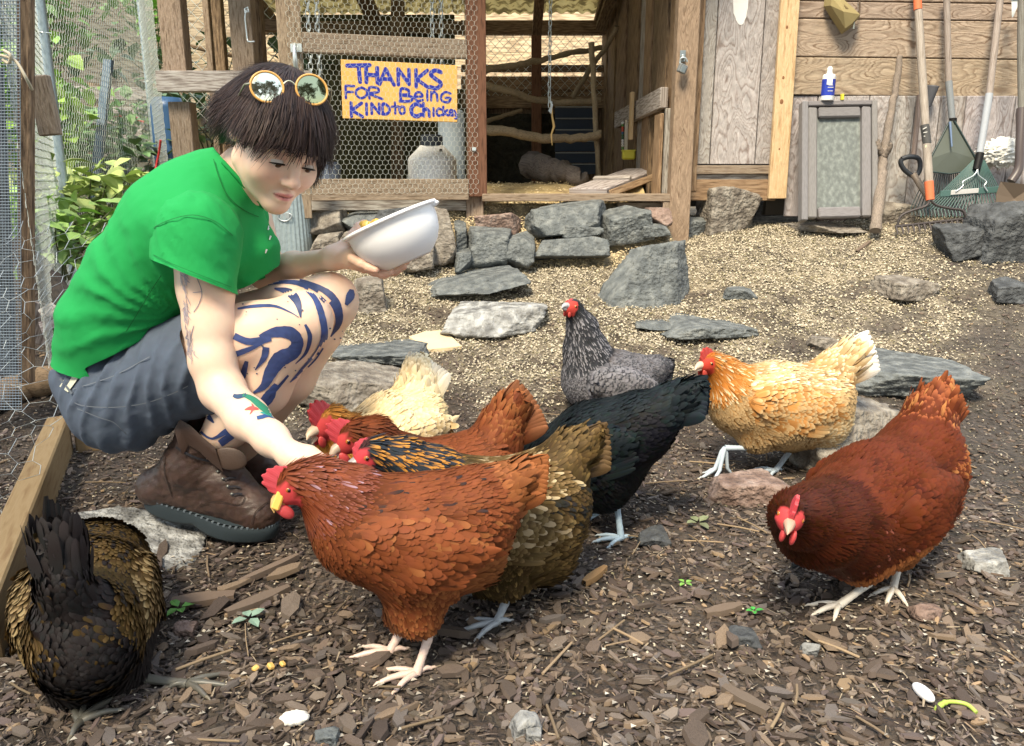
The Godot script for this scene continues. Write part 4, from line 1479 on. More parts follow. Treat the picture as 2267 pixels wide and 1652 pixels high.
	m.lathe(Transform3D(Basis(Vector3.BACK, -0.15), pz(2054, 236, 4.06)), [Vector2(0, 0), Vector2(0.014, 0), Vector2(0.026, 0.09), Vector2(0.028, 0.095), Vector2(0.022, 0.09), Vector2(0.012, 0.01)], 18)
	tag(put("plastic_cup", m, mats["plain"]), "small dark grey cup fixed to the wall behind the bow rake handle", "cup")
	# forked stick leaning on the wall
	m = MB.new()
	m.col = Color(0.25, 0.205, 0.17)
	branch(m, [pz(1992, 124, 4.06), pz(1984, 190, 4.04), pz(1976, 228, 4.02), pz(1962, 310, 3.98), pz(1955, 345, 3.96), pz(1949, 420, 3.88), pz(1938, 512, 3.76)], 0.013, 0.026, 0.15)
	branch(m, [pz(1953, 345, 3.96), pz(1945, 325, 3.95), pz(1944, 312, 3.95)], 0.018, 0.009)
	branch(m, [pz(1956, 345, 3.95), pz(1968, 332, 3.93), pz(1973, 318, 3.92)], 0.016, 0.008)
	tag(put("forked_stick", m, mats["bark_branch"]), "long grey forked stick leaning on the shed beside the old window", "stick")
	# plastic bag
	m = MB.new()
	var g := ico(4)
	for p: Vector3 in g[0]:
		var f := 1.0 + 0.28 * absf(nz.get_noise_3dv(p * 3.0)) * 2.0 - 0.25 + 0.12 * nz.get_noise_3dv(p * 8.0)
		m.col = Color(0.55, 0.53, 0.47).lerp(Color(0.75, 0.75, 0.72), clampf(f, 0, 1))
		m.vert(pz(2222, 338, 4.02) + p * Vector3(0.145, 0.075, 0.05) * f, p)
	for k in range(0, g[1].size(), 3):
		m.idx(g[1][k], g[1][k + 2], g[1][k + 1])
	m.smooth()
	tag(put("plastic_bag", m, mats["gloss"]), "crumpled shiny clear plastic bag behind the leaf rake's handle", "bag")

func fan_rake(called: String, label: String, a: Array, b: Array, neck: Array, r: float, count: int, x0: float, x1: float, y0: float, y1: float, d: float, col: Color, wire: bool) -> void:
	var hw: Material = mats["handle_wood"]
	var n := pz(neck[0], neck[1], neck[2])
	var o := thing(called, label, "rake", pz((x0 + x1) * 0.5, y0, d), "leaf rakes leaning on the shed")
	var m := MB.new()
	stick(m, [pz(a[0], a[1], a[2]), pz(b[0], b[1], b[2])], r, r, Color(0.95, 0.92, 0.95))
	put("handle", m, hw, o)
	m = MB.new()
	stick(m, [pz(b[0], b[1], b[2]), n], r * 1.1, r * 1.0, Color(0.33, 0.36, 0.40) if wire else Color(0.20, 0.22, 0.24))
	put("sleeve", m, mats["plain"], o)
	m = MB.new()
	stick(m, [n + Vector3(0, 0.012, 0.004), n.lerp(pz((x0 + x1) * 0.5, y0, d), 0.24) + Vector3(0, 0, 0.006)], r * 1.2, r * 1.1, Color(0.05, 0.05, 0.055))
	put("socket", m, mats["dark_iron"], o)
	var tines := []
	for k in count:
		var t := k / float(count - 1)
		var e := pz(lerpf(x0, x1, t), lerpf(y0, y1, t) + 6.0 * sin(t * PI), d)
		var sp := n + Vector3((t - 0.5) * 0.05, -0.02, 0)
		var mid := sp.lerp(e, 0.6)
		m = MB.new()
		m.col = col
		m.tube([sp, mid, e + Vector3(0, 0.02, -0.005), e + Vector3(0, 0.0, 0.012), e + Vector3(0, -0.015, 0.016)], [0.0024], 5)
		put("tine", m, mats["satin"], o)
		tines.push_back([sp, e])
	if wire:
		m = MB.new()
		m.col = Color(0.07, 0.14, 0.13)
		var p: Vector3 = tines[1][0].lerp(tines[1][1], 0.62)
		var q: Vector3 = tines[count - 2][0].lerp(tines[count - 2][1], 0.62)
		var c := (p + q) * 0.5 + Vector3(0, 0, 0.006)
		m.box(Transform3D(Basis((q - p).normalized(), Vector3.UP, Vector3.BACK), c), Vector3(p.distance_to(q) + 0.03, 0.028, 0.008), 0.001)
		put("spreader_bar", m, mats["satin"], o)
		m = MB.new()
		m.col = Color(0.5, 0.5, 0.5)
		m.box(Transform3D(Basis((q - p).normalized(), Vector3.UP, Vector3.BACK), c + Vector3(-0.03, 0, 0.006)), Vector3(0.13, 0.022, 0.004), 0.001)
		put("maker_plate", m, mats["plain"], o)
		m = MB.new()
		for s in [-1.0, 1.0]:
			m.tube(curve_points([n.lerp(c, 0.38) + Vector3(0, 0, 0.015), n.lerp(c, 0.55) + Vector3(s * 0.012, 0, 0.015), n.lerp(c, 0.72) + Vector3(s * 0.055, 0, 0.015), n.lerp(c, 0.84) + Vector3(s * 0.05, 0, 0.015), c + Vector3(s * 0.075, 0.0, 0.012)], 4), [0.003], 6)
		put("spring_brace", m, mats["chain"], o)
	else:
		m = MB.new()
		m.col = Color(0.10, 0.115, 0.10)
		var ps := [pz(2102, 268, 4.0), pz(2058, 352, 3.97), pz(2060, 380, 3.97), pz(2102, 384, 3.97), pz(2150, 378, 3.97), pz(2160, 352, 3.97), pz(2112, 268, 4.0)]
		var cc := pz(2107, 335, 3.965)
		for k in ps.size():
			m.tri(cc, ps[k], ps[(k + 1) % ps.size()], Vector3.BACK)
			m.tri(cc + Vector3(0, 0, -0.006), ps[k] + Vector3(0, 0, -0.006), ps[(k + 1) % ps.size()] + Vector3(0, 0, -0.006), Vector3.FORWARD)
		put("head_plate", m, mats["satin"], o)
		m = MB.new()
		m.col = Color(0.03, 0.05, 0.05)
		for s in [[ps[0], ps[1]], [ps[6], ps[5]]]:
			m.tube([s[0] + Vector3(0, 0, 0.003), s[1] + Vector3(0, 0, 0.003)], [0.0045], 6)
		m.tube([ps[2], pz(2102, 385, 3.965), ps[4]], [0.0035], 6)
		put("head_rib", m, mats["satin"], o)
		m = MB.new()
		stick(m, [pz(2103, 270, 3.985), pz(2107, 325, 3.95)], 0.006, 0.0035, Color(0.12, 0.18, 0.30))
		put("centre_rib", m, mats["satin"], o)

# ---------------------------------------------------------------- fence and garden on the left

func build_fence() -> void:
	var p := pz(58, 640, 2.3)
	var pt := pz(56, -30, 2.3)
	var post := thing("fence_post", "brown wooden post with grey hardware cloth fixed to it at the left edge", "post", Vector3(p.x, gh(p.x, p.z), p.z))
	board("timber", post, mats["dark_wood"], p + (p - pt).normalized() * 0.28, pt, 0.036, 0.03, Vector3.BACK, 0.004)
	var m := MB.new()
	var dn := (p - pt).normalized()
	var cr0 := pt + Vector3(-0.17, 0.05, 0.03)
	for k in 22:
		var q := cr0 + Vector3(k * 0.0085, 0, 0)
		m.tube([q, q + dn * 1.22], [0.0014], 3, false)
	for k in 146:
		var q := cr0 + dn * k * 0.0084
		m.tube([q + Vector3(0, 0, 0.0008), q + Vector3(0.18, 0, 0.0008)], [0.0014], 3, false)
	stuff(put("hardware_cloth", m, mats["mesh_grey"], post))
	board("backing_board", post, mats["blue_board"] if mats.has("blue_board") else std("blue_board", lin(0.42, 0.52, 0.66), 0.9, mats["grey_wood"].albedo_texture, Vector3(0.8, 6, 1)), p + dn * 0.26 + Vector3(-0.085, 0, -0.02), pt + Vector3(-0.085, 0.25, -0.02) + dn * 0.45, 0.085, 0.02, Vector3.BACK)
	m = MB.new()
	m.col = Color(0.5, 0.44, 0.34)
	m.tube(curve_points([pz(-10, 120, 2.2), pz(20, 128, 2.2), pz(38, 140, 2.2), pz(58, 175, 2.2), pz(70, 198, 2.24)], 4), [0.004], 6)
	m.tube(curve_points([pz(8, 112, 2.2), pz(22, 122, 2.19), pz(18, 140, 2.2), pz(4, 132, 2.2)], 4), [0.004], 6)
	tag(put("twine", m, mats["matte"]), "pale twine tied round the leftmost fence post", "twine")
	board("batten", post, mats["frame_wood"], pz(84, 168, 2.42), pz(112, 300, 2.42), 0.06, 0.025)
	# metal pipes
	var pipes := [[118, 250, 3.4, 0.021, "thick bluish steel fence pipe, nearest to the wrapped wooden post"], [328, 180, 5.0, 0.021, "farther steel fence pipe beside the coop's grey rail"]]
	for q in pipes:
		var a := pz(q[0], q[1], q[2])
		m = MB.new()
		m.col = Color(0.85, 0.95, 1.1)
		m.tube([Vector3(a.x, gh(a.x, a.z) - 0.1, a.z), Vector3(a.x, 2.6, a.z)], [q[3]], 14)
		var o := put("fence_pipe", m, mats["galv"])
		tag(o, q[4], "pipe", "steel pipes of the wire fence")
		for h in [0.95, 1.32]:
			m = MB.new()
			m.tube([a + Vector3(-0.03, h - a.y, 0.0), a + Vector3(0, h - a.y, 0.024), a + Vector3(0.03, h - a.y, 0)], [0.0025], 5)
			put("tie_wire", m, mats["chain"], o)
	m = MB.new()
	m.col = Color(0.10, 0.15, 0.22)
	var sa := pz(240, 132, 4.3); var sb := pz(200, 500, 4.2)
	m.box(Transform3D(Basis((sa - sb).normalized(), Vector3.BACK, (sa - sb).normalized().cross(Vector3.BACK)), (sa + sb) * 0.5), Vector3(sa.distance_to(sb), 0.03, 0.04))
	tag(put("fence_stake", m, mats["plain"]), "slanting blue grey metal stake behind the chicken wire fence", "stake")
	# the net between post, pipes and coop
	var net := thing("wire_fence", "chicken wire fence stretched from the wrapped post to the coop", "fence", Vector3(p.x, gh(p.x, p.z), p.z))
	var runs := [[Vector3(p.x + 0.05, 0, p.z), Vector3(pz(118, 250, 3.4).x, 0, -3.4)], [Vector3(pz(118, 250, 3.4).x, 0, -3.4), Vector3(pz(328, 180, 5.0).x, 0, -5.0)], [Vector3(pz(328, 180, 5.0).x, 0, -5.0), Vector3(pz(360, 180, 4.35).x, 0, -4.35)]]
	for q in runs:
		var e: Vector3 = q[1] - q[0]
		m = MB.new()
		hexnet(m, q[0] + Vector3(0, 0.22, 0.03), e.normalized(), Vector3.UP, e.length(), 1.75, 0.031, 0.0009, 0.005)
		stuff(put("chicken_wire", m, mats["wire"], net))
	# loose crumpled wire at the foot of the post
	m = MB.new()
	var org := pz(-40, 1090, 1.75)
	var bend := func(q: Vector2) -> Vector3:
		var y := q.y
		var w := nz.get_noise_2d(q.x * 3.0, q.y * 3.0) * 0.07
		return Vector3(-1.36 + q.x * 0.75 + w + y * 0.05, 0.03 + 0.1 * sin(q.x * 9.0 + y * 4.0) * (1.0 - y) * 0.5 + y * 0.8 + absf(w) * 0.5, -1.35 - y * 0.95 - q.x * 0.5 + w)
	hexnet(m, org, Vector3.RIGHT, Vector3.UP, 0.42, 0.75, 0.045, 0.0007, 0.03, bend)
	var cr := put("loose_wire", m, mats["galv"])
	tag(cr, "crumpled tangle of loose chicken wire over the timber at lower left", "wire")
	cr.set_meta("kind", "thing")

func leaf_shape(m: MB, at: Vector3, dir: Vector3, up: Vector3, l: float, w: float, col: Color) -> void:
	var s := dir.cross(up).normalized()
	var u := s.cross(dir).normalized()
	m.col = col
	var a := at
	var b := at + dir * l * 0.35 + s * w + u * w * 0.25
	var c := at + dir * l * 0.35 - s * w + u * w * 0.25
	var d := at + dir * l * 0.72 + s * w * 0.75 + u * w * 0.1
	var e := at + dir * l * 0.72 - s * w * 0.75 + u * w * 0.1
	var f := at + dir * l - u * w * 0.4
	var mid := at + dir * l * 0.5
	for t in [[a, b, mid], [b, d, mid], [d, f, mid], [f, e, mid], [e, c, mid], [c, a, mid]]:
		m.tri(t[0], t[1], t[2], u)

func plant(called: String, label: String, base: Vector3, size: Vector3, count: int, leaf: float, col: Color, seed_: int, group := "garden plants behind the wire fence") -> void:
	var r := RandomNumberGenerator.new()
	r.seed = seed_
	var o := thing(called, label, "plant", base, group)
	var st := MB.new()
	st.col = Color(0.09, 0.10, 0.04)
	var lf := MB.new()
	for k in 9:
		var tip := base + Vector3(r.randf_range(-0.5, 0.5) * size.x, size.y * r.randf_range(0.6, 1.0), r.randf_range(-0.5, 0.5) * size.z)
		var pts := curve_points([base + Vector3(r.randf_range(-0.1, 0.1) * size.x, 0, 0), base.lerp(tip, 0.5) + Vector3(0, size.y * 0.08, 0), tip], 4)
		st.tube(pts, [0.005, 0.005, 0.004, 0.004, 0.003, 0.003, 0.003, 0.002, 0.002], 5)
		for j in count / 9:
			var t := sqrt(r.randf_range(0.05, 1.0))
			var p: Vector3 = base.lerp(tip, t) + Vector3(r.randf_range(-1, 1), r.randf_range(-0.6, 0.6), r.randf_range(-1, 1)) * size * 0.22
			var dir := Vector3(r.randf_range(-1, 1), r.randf_range(-0.5, 0.6), r.randf_range(-1, 1)).normalized()
			var f := r.randf_range(0.9, 2.3)
			var l := leaf * r.randf_range(0.6, 1.3)
			leaf_shape(lf, p, dir, Vector3(r.randf_range(-0.5, 0.5), 1, r.randf_range(-0.5, 0.5)).normalized(), l, l * 0.36, Color(col.r * f, col.g * f, col.b * f))
	put("stem", st, mats["plain"], o)
	stuff(put("foliage", lf, mats["leaf"], o))

func build_garden() -> void:
	# neighbouring wall of pale boards far behind
	var wall := thing("board_wall", "pale tan wall of wide horizontal boards far behind the coop", "wall", Vector3(-1.5, 0.4, -9.2))
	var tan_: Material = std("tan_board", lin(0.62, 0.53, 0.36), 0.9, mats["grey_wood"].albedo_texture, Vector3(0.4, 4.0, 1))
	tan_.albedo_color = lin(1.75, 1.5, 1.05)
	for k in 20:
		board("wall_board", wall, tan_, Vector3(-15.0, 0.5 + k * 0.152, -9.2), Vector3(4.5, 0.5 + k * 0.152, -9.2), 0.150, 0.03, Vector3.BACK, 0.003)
	var bed := thing("garden_bed", "grey plank raised garden bed behind the wire fence", "garden bed", pz(200, 230, 6.0))
	for q in [[40, 352, 203, 26], [40, 352, 252, 34], [40, 352, 300, 40]]:
		var a := pz(q[0], q[2], 6.0); var b := pz(q[1], q[2] + 6, 6.0)
		board("bed_board", bed, mats["grey_wood"], a, b, q[3] / FOCAL * 6.0, 0.04)
	for x in [60, 210, 345]:
		board("bed_post", bed, mats["dark_wood"], pz(x, 420, 6.04), pz(x, 185, 6.04), 0.09, 0.06)
	var m := MB.new()
	m.col = Color(0.45, 0.03, 0.03)
	m.tube(curve_points([pz(70, 212, 5.8), pz(120, 222, 5.8), pz(200, 250, 5.75), pz(300, 262, 5.7), pz(360, 300, 5.6)], 5), [0.011], 7)
	tag(put("red_hose", m, mats["satin"]), "red garden hose running along the raised bed behind the fence", "hose")
	m = MB.new()
	m.col = Color(0.5, 0.04, 0.04)
	m.tube(curve_points([pz(355, 310, 4.4), pz(351, 340, 4.42), pz(346, 362, 4.42), pz(342, 385, 4.4)], 4), [0.006], 7)
	tag(put("red_rope", m, mats["satin"]), "short red rope hanging on the farther fence pipe", "rope")
	m = MB.new()
	m.col = Color(0.05, 0.13, 0.30)
	var bp := pz(392, 470, 4.9)
	m.lathe(Transform3D(Basis(), Vector3(bp.x, 0.42, bp.z)), [Vector2(0, 0), Vector2(0.085, 0), Vector2(0.095, 0.03), Vector2(0.098, 0.3), Vector2(0.104, 0.32), Vector2(0.098, 0.34), Vector2(0.095, 0.74), Vector2(0.08, 0.80), Vector2(0, 0.80)], 28)
	tag(put("barrel", m, mats["satin"]), "blue plastic barrel standing behind the coop's left post", "barrel")
	# plants
	var specs := [[110, 480, 4.0, 0.5, 0.75, 260, 0.085, Color(0.13, 0.22, 0.035), "tall bright green leafy plant beside the nearer fence pipe"], [60, 420, 4.6, 0.5, 0.9, 200, 0.10, Color(0.11, 0.21, 0.04), "broad leaved green plant behind the wrapped post"],
		[200, 560, 3.5, 0.5, 0.42, 260, 0.085, Color(0.22, 0.27, 0.09), "pale yellow green leafy plant low between the pipe and the person's back"], [130, 620, 3.0, 0.5, 0.3, 240, 0.075, Color(0.16, 0.25, 0.07), "low pale green plant at the foot of the wire fence"],
		[270, 470, 4.6, 0.6, 0.45, 220, 0.09, Color(0.07, 0.12, 0.05), "dark green plant in front of the raised bed"], [180, 430, 4.9, 0.8, 0.6, 320, 0.08, Color(0.10, 0.19, 0.07), "blue green leafy plants filling the bed behind the slanting stake"], [300, 420, 5.2, 0.7, 0.55, 260, 0.08, Color(0.09, 0.17, 0.07), "green leafy plants behind the farther fence pipe"], [150, 170, 7.6, 1.2, 0.7, 280, 0.12, Color(0.12, 0.22, 0.05), "bushy green shrub behind the raised bed"],
		[350, 150, 7.0, 0.35, 0.6, 120, 0.1, Color(0.10, 0.22, 0.03), "slender green shrub beside the coop's left post, far back"], [480, 330, 5.6, 1.2, 0.7, 300, 0.1, Color(0.05, 0.085, 0.05), "dark shrub behind the coop's lower left opening"],
		[20, 200, 7.0, 0.8, 1.3, 260, 0.12, Color(0.10, 0.16, 0.05), "leafy shrub at the far left edge beyond the fence"]]
	var k := 0
	for q in specs:
		var b := pz(q[0], q[1], q[2])
		plant("leafy_plant", q[8], b, Vector3(q[3], q[4], q[3]), q[5], q[6], q[7], 300 + k)
		k += 1
	# pole and scrap behind the person
	m = MB.new()
	m.col = Color(0.045, 0.035, 0.03)
	branch(m, [pz(40, 545, 2.75), pz(85, 600, 2.7), pz(120, 640, 2.65), pz(190, 730, 2.55)], 0.035, 0.045, 0.05)
	tag(put("dark_pole", m, mats["bark_branch"]), "dark charred pole leaning behind the green shirt", "pole")
	var sa := pz(92, 720, 2.6)
	var sc := thing("scrap_boards", "grey scrap boards lying behind the dark pole", "boards", sa)
	board("board", sc, mats["grey_wood"], pz(70, 760, 2.6), pz(98, 672, 2.62), 0.09, 0.015, Vector3(0.8, 0.3, 0.5))
	board("board", sc, mats["grey_wood"], pz(92, 700, 2.55), pz(160, 660, 2.6), 0.05, 0.02, Vector3(0.1, 0.8, 0.6))
	board("board", sc, mats["grey_wood"], pz(92, 728, 2.5), pz(165, 695, 2.5), 0.04, 0.02, Vector3(0.1, 0.3, 0.9))
	# timber edging
	var edge := thing("timber_edging", "low raw timber edging with a corner joint at lower left", "timber", pg(100, 1150))
	var a := pg(146, 1000) + Vector3(-0.01, 0.045, 0)
	var b := pg(60, 1480) + Vector3(-0.07, 0.045, 0)
	var pw: Material = std("raw_timber", Color.WHITE, 0.85, mats["pine"].albedo_texture, Vector3(0.6, 6, 1))
	pw.albedo_color = lin(0.42, 0.40, 0.36)
	board("long_timber", edge, pw, a, b, 0.055, 0.12, Vector3.UP, 0.004)
	board("short_timber", edge, pw, a + Vector3(0.035, 0.0, -0.01), a + Vector3(0.14, 0.0, -0.06), 0.10, 0.05, Vector3(0.3, 0, 1), 0.004)
	# log behind
	m = MB.new()
	m.col = Color(0.26, 0.18, 0.11)
	branch(m, [pg(-60, 935) + Vector3(0, 0.03, 0), pg(10, 900) + Vector3(0, 0.04, 0), pg(80, 875) + Vector3(0, 0.045, 0), pg(190, 862) + Vector3(0, 0.04, 0)], 0.035, 0.055, 0.1)
	tag(put("log", m, mats["bark_branch"]), "pale brown log lying under the loose wire at left", "log")
	# trash can
	var cp := pg(645, 575)
	var can := thing("metal_can", "ribbed galvanized metal can with a ring handle behind the person", "can", cp)
	m = MB.new()
	m.col = Color(0.92, 1.0, 1.06)
	var sides := 120
	var hs := [0.0, 0.012, 0.02, 0.30, 0.32, 0.335]
	var rs := [0.104, 0.106, 0.103, 0.088, 0.09, 0.088]
	for j in hs.size():
		for i in sides + 1:
			var t := TAU * i / sides
			var rr: float = rs[j] + (0.0025 * sin(t * 30.0) if j > 1 and j < 4 else 0.0)
			m.vert(cp + Vector3(cos(t) * rr, hs[j], sin(t) * rr), Vector3(cos(t), 0, sin(t)), Vector2(t * 0.1, hs[j]))
	for j in hs.size() - 1:
		for i in sides:
			var q := j * (sides + 1) + i
			m.idx(q, q + sides + 1, q + 1)
			m.idx(q + 1, q + sides + 1, q + sides + 2)
	m.smooth()
	m.lathe(Transform3D(Basis(), cp), [Vector2(0.088, 0.335), Vector2(0.0, 0.34)], 40)
	put("body", m, mats["galv"], can)
	var hp := pz(630, 478, -cp.z - 0.09)
	m = MB.new()
	m.box(Transform3D(Basis(), hp), Vector3(0.045, 0.028, 0.006), 0.001)
	put("handle_plate", m, mats["galv"], can)
	m = MB.new()
	var ring := []
	for j in 13:
		var t := PI + PI * j / 12.0
		ring.push_back(hp + Vector3(cos(t) * 0.034, 0.006 + sin(t) * 0.03, 0.008))
	ring.push_front(hp + Vector3(-0.022, 0.01, 0.006))
	ring.push_back(hp + Vector3(0.022, 0.01, 0.006))
	m.tube(ring, [0.0035], 7)
	put("ring_handle", m, mats["galv"], can)

# ---------------------------------------------------------------- loose rocks

func build_rocks() -> void:
	tag(stone("rock", Vector3(pz(268, 1180, 1.56).x, -0.012, -1.55), Vector3(0.36, 0.10, 0.30), Vector3(0, 12, -9), 156, "stone_pale", null, 0.05, 5), "broad speckled grey granite rock under the boot heel", "rock")
	# name, pixel box, lift, kind, tilt, seed, depth share, label
	var list := [
		[1376, 1544, 580, 690, "stone_blue", Vector3(0, 20, 0), 51, 0.7, "large wedge shaped blue grey rock on the pale shavings, right of centre"],
		[1000, 1198, 678, 742, "stone_pale", Vector3(0, 5, 3), 52, 0.7, "long lumpy pale grey rock left of the barred grey hen"],
		[925, 1155, 598, 660, "stone_blue", Vector3(0, 18, 10), 53, 0.7, "flat slanting blue slab on the shavings below the bowl"],
		[735, 945, 756, 812, "stone_blue", Vector3(0, -8, 2), 54, 0.8, "flat grey slab behind the cream hen's tail"],
		[648, 900, 812, 915, "stone_brown", Vector3(0, 12, -4), 55, 0.8, "broad brown grey rock between the painted shin and the cream hen"],
				[1585, 1745, 1045, 1128, "stone_red", Vector3(0, -10, 2), 157, 0.6, "low reddish brown rock beside the right red hen's head"],
		[1750, 1978, 880, 1058, "stone_brown", Vector3(0, 25, 0), 58, 0.7, "large light brown rock between the buff hen and the red hen"],
		[1900, 2140, 770, 896, "stone_blue", Vector3(0, -12, 2), 59, 0.8, "wide flat slate rock behind the right red hen"],
		[1960, 2072, 622, 672, "stone_brown", Vector3(0, 10, 0), 60, 0.8, "small mossy rock at middle right"],
		[2205, 2290, 628, 678, "stone_black", Vector3(0, 0, 0), 61, 0.8, "small dark rock at the right edge below the black boulder"],
		[2165, 2330, 468, 592, "stone_black", Vector3(0, 12, -8), 62, 0.8, "large black boulder at the right edge"],
		[2100, 2200, 508, 582, "stone_black", Vector3(0, 0, 10), 63, 0.8, "lower dark rock leaning on the black boulder"],
		[1555, 1672, 428, 524, "stone_brown", Vector3(0, 20, 0), 64, 0.8, "tall block of brown rock below the plank door"],
		[1668, 1742, 448, 482, "stone_brown", Vector3(0, 0, 8), 65, 0.8, "small rock between the door block and the old window"],
		[1765, 1892, 490, 520, "stone_brown", Vector3(0, 8, 0), 66, 0.9, "flat shavings strewn rock in front of the old window, lower one"],
		[1808, 1894, 458, 494, "stone_red", Vector3(0, 0, 3), 67, 0.6, "small reddish rock leaning against the old window pane"],
		[1945, 2028, 452, 502, "stone_brown", Vector3(0, 0, 0), 68, 0.8, "rounded brown rock between the forked stick and the bow rake"],
		[1475, 1512, 478, 520, "stone_red", Vector3(0, 0, 0), 69, 0.8, "small pinkish rock at the foot of the padlock post"],
		[1510, 1560, 488, 528, "stone_blue", Vector3(0, 10, 0), 70, 0.8, "small grey rock just right of the padlock post"],
		[1405, 1485, 708, 735, "stone_blue", Vector3(0, 0, 0), 71, 0.9, "flat half buried grey stone right of the barred hen's neck"],
		[1488, 1640, 698, 760, "stone_blue", Vector3(0, 15, 0), 72, 0.9, "flat stone half buried in shavings above the buff hen"],
		[1790, 1850, 748, 780, "stone_brown", Vector3(0, 0, 0), 73, 0.8, "little stone behind the buff hen's tail"],
		[760, 815, 800, 835, "stone_pale", Vector3(0, 0, 0), 74, 0.8, "little round pale stone beside the pale green leaf"],
		[785, 850, 622, 700, "stone_brown", Vector3(0, 0, 0), 75, 0.8, "brown rock just behind the person's far knee"],
		[1605, 1665, 640, 668, "stone_blue", Vector3(0, 0, 0), 76, 0.8, "small stone beside the wedge shaped rock"],
		[1510, 1570, 890, 918, "stone_blue", Vector3(0, 0, 0), 77, 0.8, "small blue stone under the buff hen's breast"],
		[1340, 1410, 896, 925, "stone_blue", Vector3(0, 0, 0), 78, 0.8, "small stone behind the black hen"],
		[380, 430, 1376, 1418, "stone_red", Vector3(0, 0, 0), 79, 0.8, "small pinkish stone beside the dark hen at left"],
		[1135, 1195, 1566, 1640, "stone_pale", Vector3(0, 15, 0), 80, 0.8, "pale angular stone at the bottom, right of centre"],
		[1610, 1680, 1390, 1440, "stone_black", Vector3(0, 0, 0), 81, 0.8, "dark round stone on the bark right of centre"],
		[1776, 1812, 1424, 1462, "stone_pale", Vector3(0, 0, 0), 82, 0.8, "whitish stone on the bark at lower right"],
		[2150, 2235, 1225, 1278, "stone_pale", Vector3(0, 0, 0), 83, 0.8, "pale crumbly stone right of the right red hen"],
		[2025, 2085, 1335, 1378, "stone_red", Vector3(0, 0, 0), 84, 0.8, "small dark red stone right of the right hen's feet"],
		[1160, 1200, 1605, 1650, "stone_pale", Vector3(0, 0, 0), 85, 0.8, "small grey stone at the bottom edge"],
		[695, 745, 1612, 1660, "stone_blue", Vector3(0, 0, 0), 86, 0.8, "grey green stone at the bottom edge beside the white eggshell"],
		[1755, 1800, 1230, 1262, "stone_black", Vector3(0, 0, 0), 87, 0.8, "small dark stone under the right red hen"],
		[1415, 1480, 1170, 1215, "stone_black", Vector3(0, 0, 0), 88, 0.8, "dark stone behind the black hen's feet"]]
	for q in list:
		var x: float = (q[0] + q[1]) * 0.5
		var g := pg(x, q[3] - (q[3] - q[2]) * 0.12)
		var dist := (g - Vector3(0, EYE, 0)).dot(view_basis * Vector3(0, 0, -1))
		var k := dist / FOCAL
		var w: float = (q[1] - q[0]) * k
		var depth: float = w * q[7]
		var look := absf(dir_of(x, (q[2] + q[3]) * 0.5).y)
		var h := maxf(((q[3] - q[2]) * k - depth * look * 0.75), w * 0.16)
		var planes := []
		if q[6] == 51:
			planes = [[Vector3(-0.36, 0.34, 0.86), 0.40], [Vector3(0.74, 0.16, 0.62), 0.52], [Vector3(-0.12, 1, -0.08), 0.60], [Vector3(-0.80, 0.62, 0.08), 0.56], [Vector3(0.95, 0.05, -0.3), 0.72], [Vector3(0, -1, 0), 0.7], [Vector3(0, 0.05, -1), 0.7]]
		if q[8].contains("flat") or q[8].contains("slab") or q[8].contains("slate"):
			h *= 0.55
			depth *= 1.5
		if q[6] == 51:
			h *= 1.5
		var c := Vector3(g.x, g.y + h * 0.40, g.z - depth * 0.36)
		c.y = gh(c.x, c.z) * 0.5 + g.y * 0.5 + h * 0.38
		var o := stone("rock", c, Vector3(w, h * 1.12, depth) * 1.08, q[5], q[6], q[4], null, 0.055, 0 if q[6] == 51 else 7, planes, 4 if w > 0.06 else 3)
		tag(o, q[8], "rock")

# ---------------------------------------------------------------- bark and shavings

func chip(m: MB, c: Vector3, yaw: float, n: Vector3, l: float, w: float, h: float, col: Color, r: RandomNumberGenerator) -> void:
	var x := Vector3(cos(yaw), 0, sin(yaw))
	x = (x - n * n.dot(x)).normalized()
	var z := x.cross(n).normalized()
	var top: Array[Vector3] = []
	var bot: Array[Vector3] = []
	var sides := 6
	for k in sides:
		var a := TAU * k / sides + r.randf_range(-0.3, 0.3)
		var f := r.randf_range(0.72, 1.12)
		var p := c + x * cos(a) * l * 0.5 * f + z * sin(a) * w * 0.5 * f
		top.push_back(p + n * h * r.randf_range(0.7, 1.1) - (p - c) * 0.05)
		bot.push_back(p - n * h * 0.4)
	m.col = col
	var mid := c + n * h * r.randf_range(0.8, 1.15)
	for k in sides:
		var k2 := (k + 1) % sides
		m.tri(mid, top[k], top[k2], n, Vector2(0, 0), Vector2(top[k].x, top[k].z), Vector2(top[k2].x, top[k2].z))
		m.quad(top[k], bot[k], bot[k2], top[k2], top[k] - c)

func bark_color(r: RandomNumberGenerator) -> Color:
	var cs := [Color(0.115, 0.084, 0.062), Color(0.15, 0.112, 0.085), Color(0.20, 0.155, 0.12), Color(0.075, 0.054, 0.042), Color(0.165, 0.135, 0.115), Color(0.12, 0.09, 0.08)]
	var c: Color = cs[r.randi() % cs.size()]
	if r.randf() < 0.05:
		c = Color(0.30, 0.21, 0.13)
	var f := r.randf_range(0.5, 1.12)
	return Color(c.r * f, c.g * f, c.b * f)

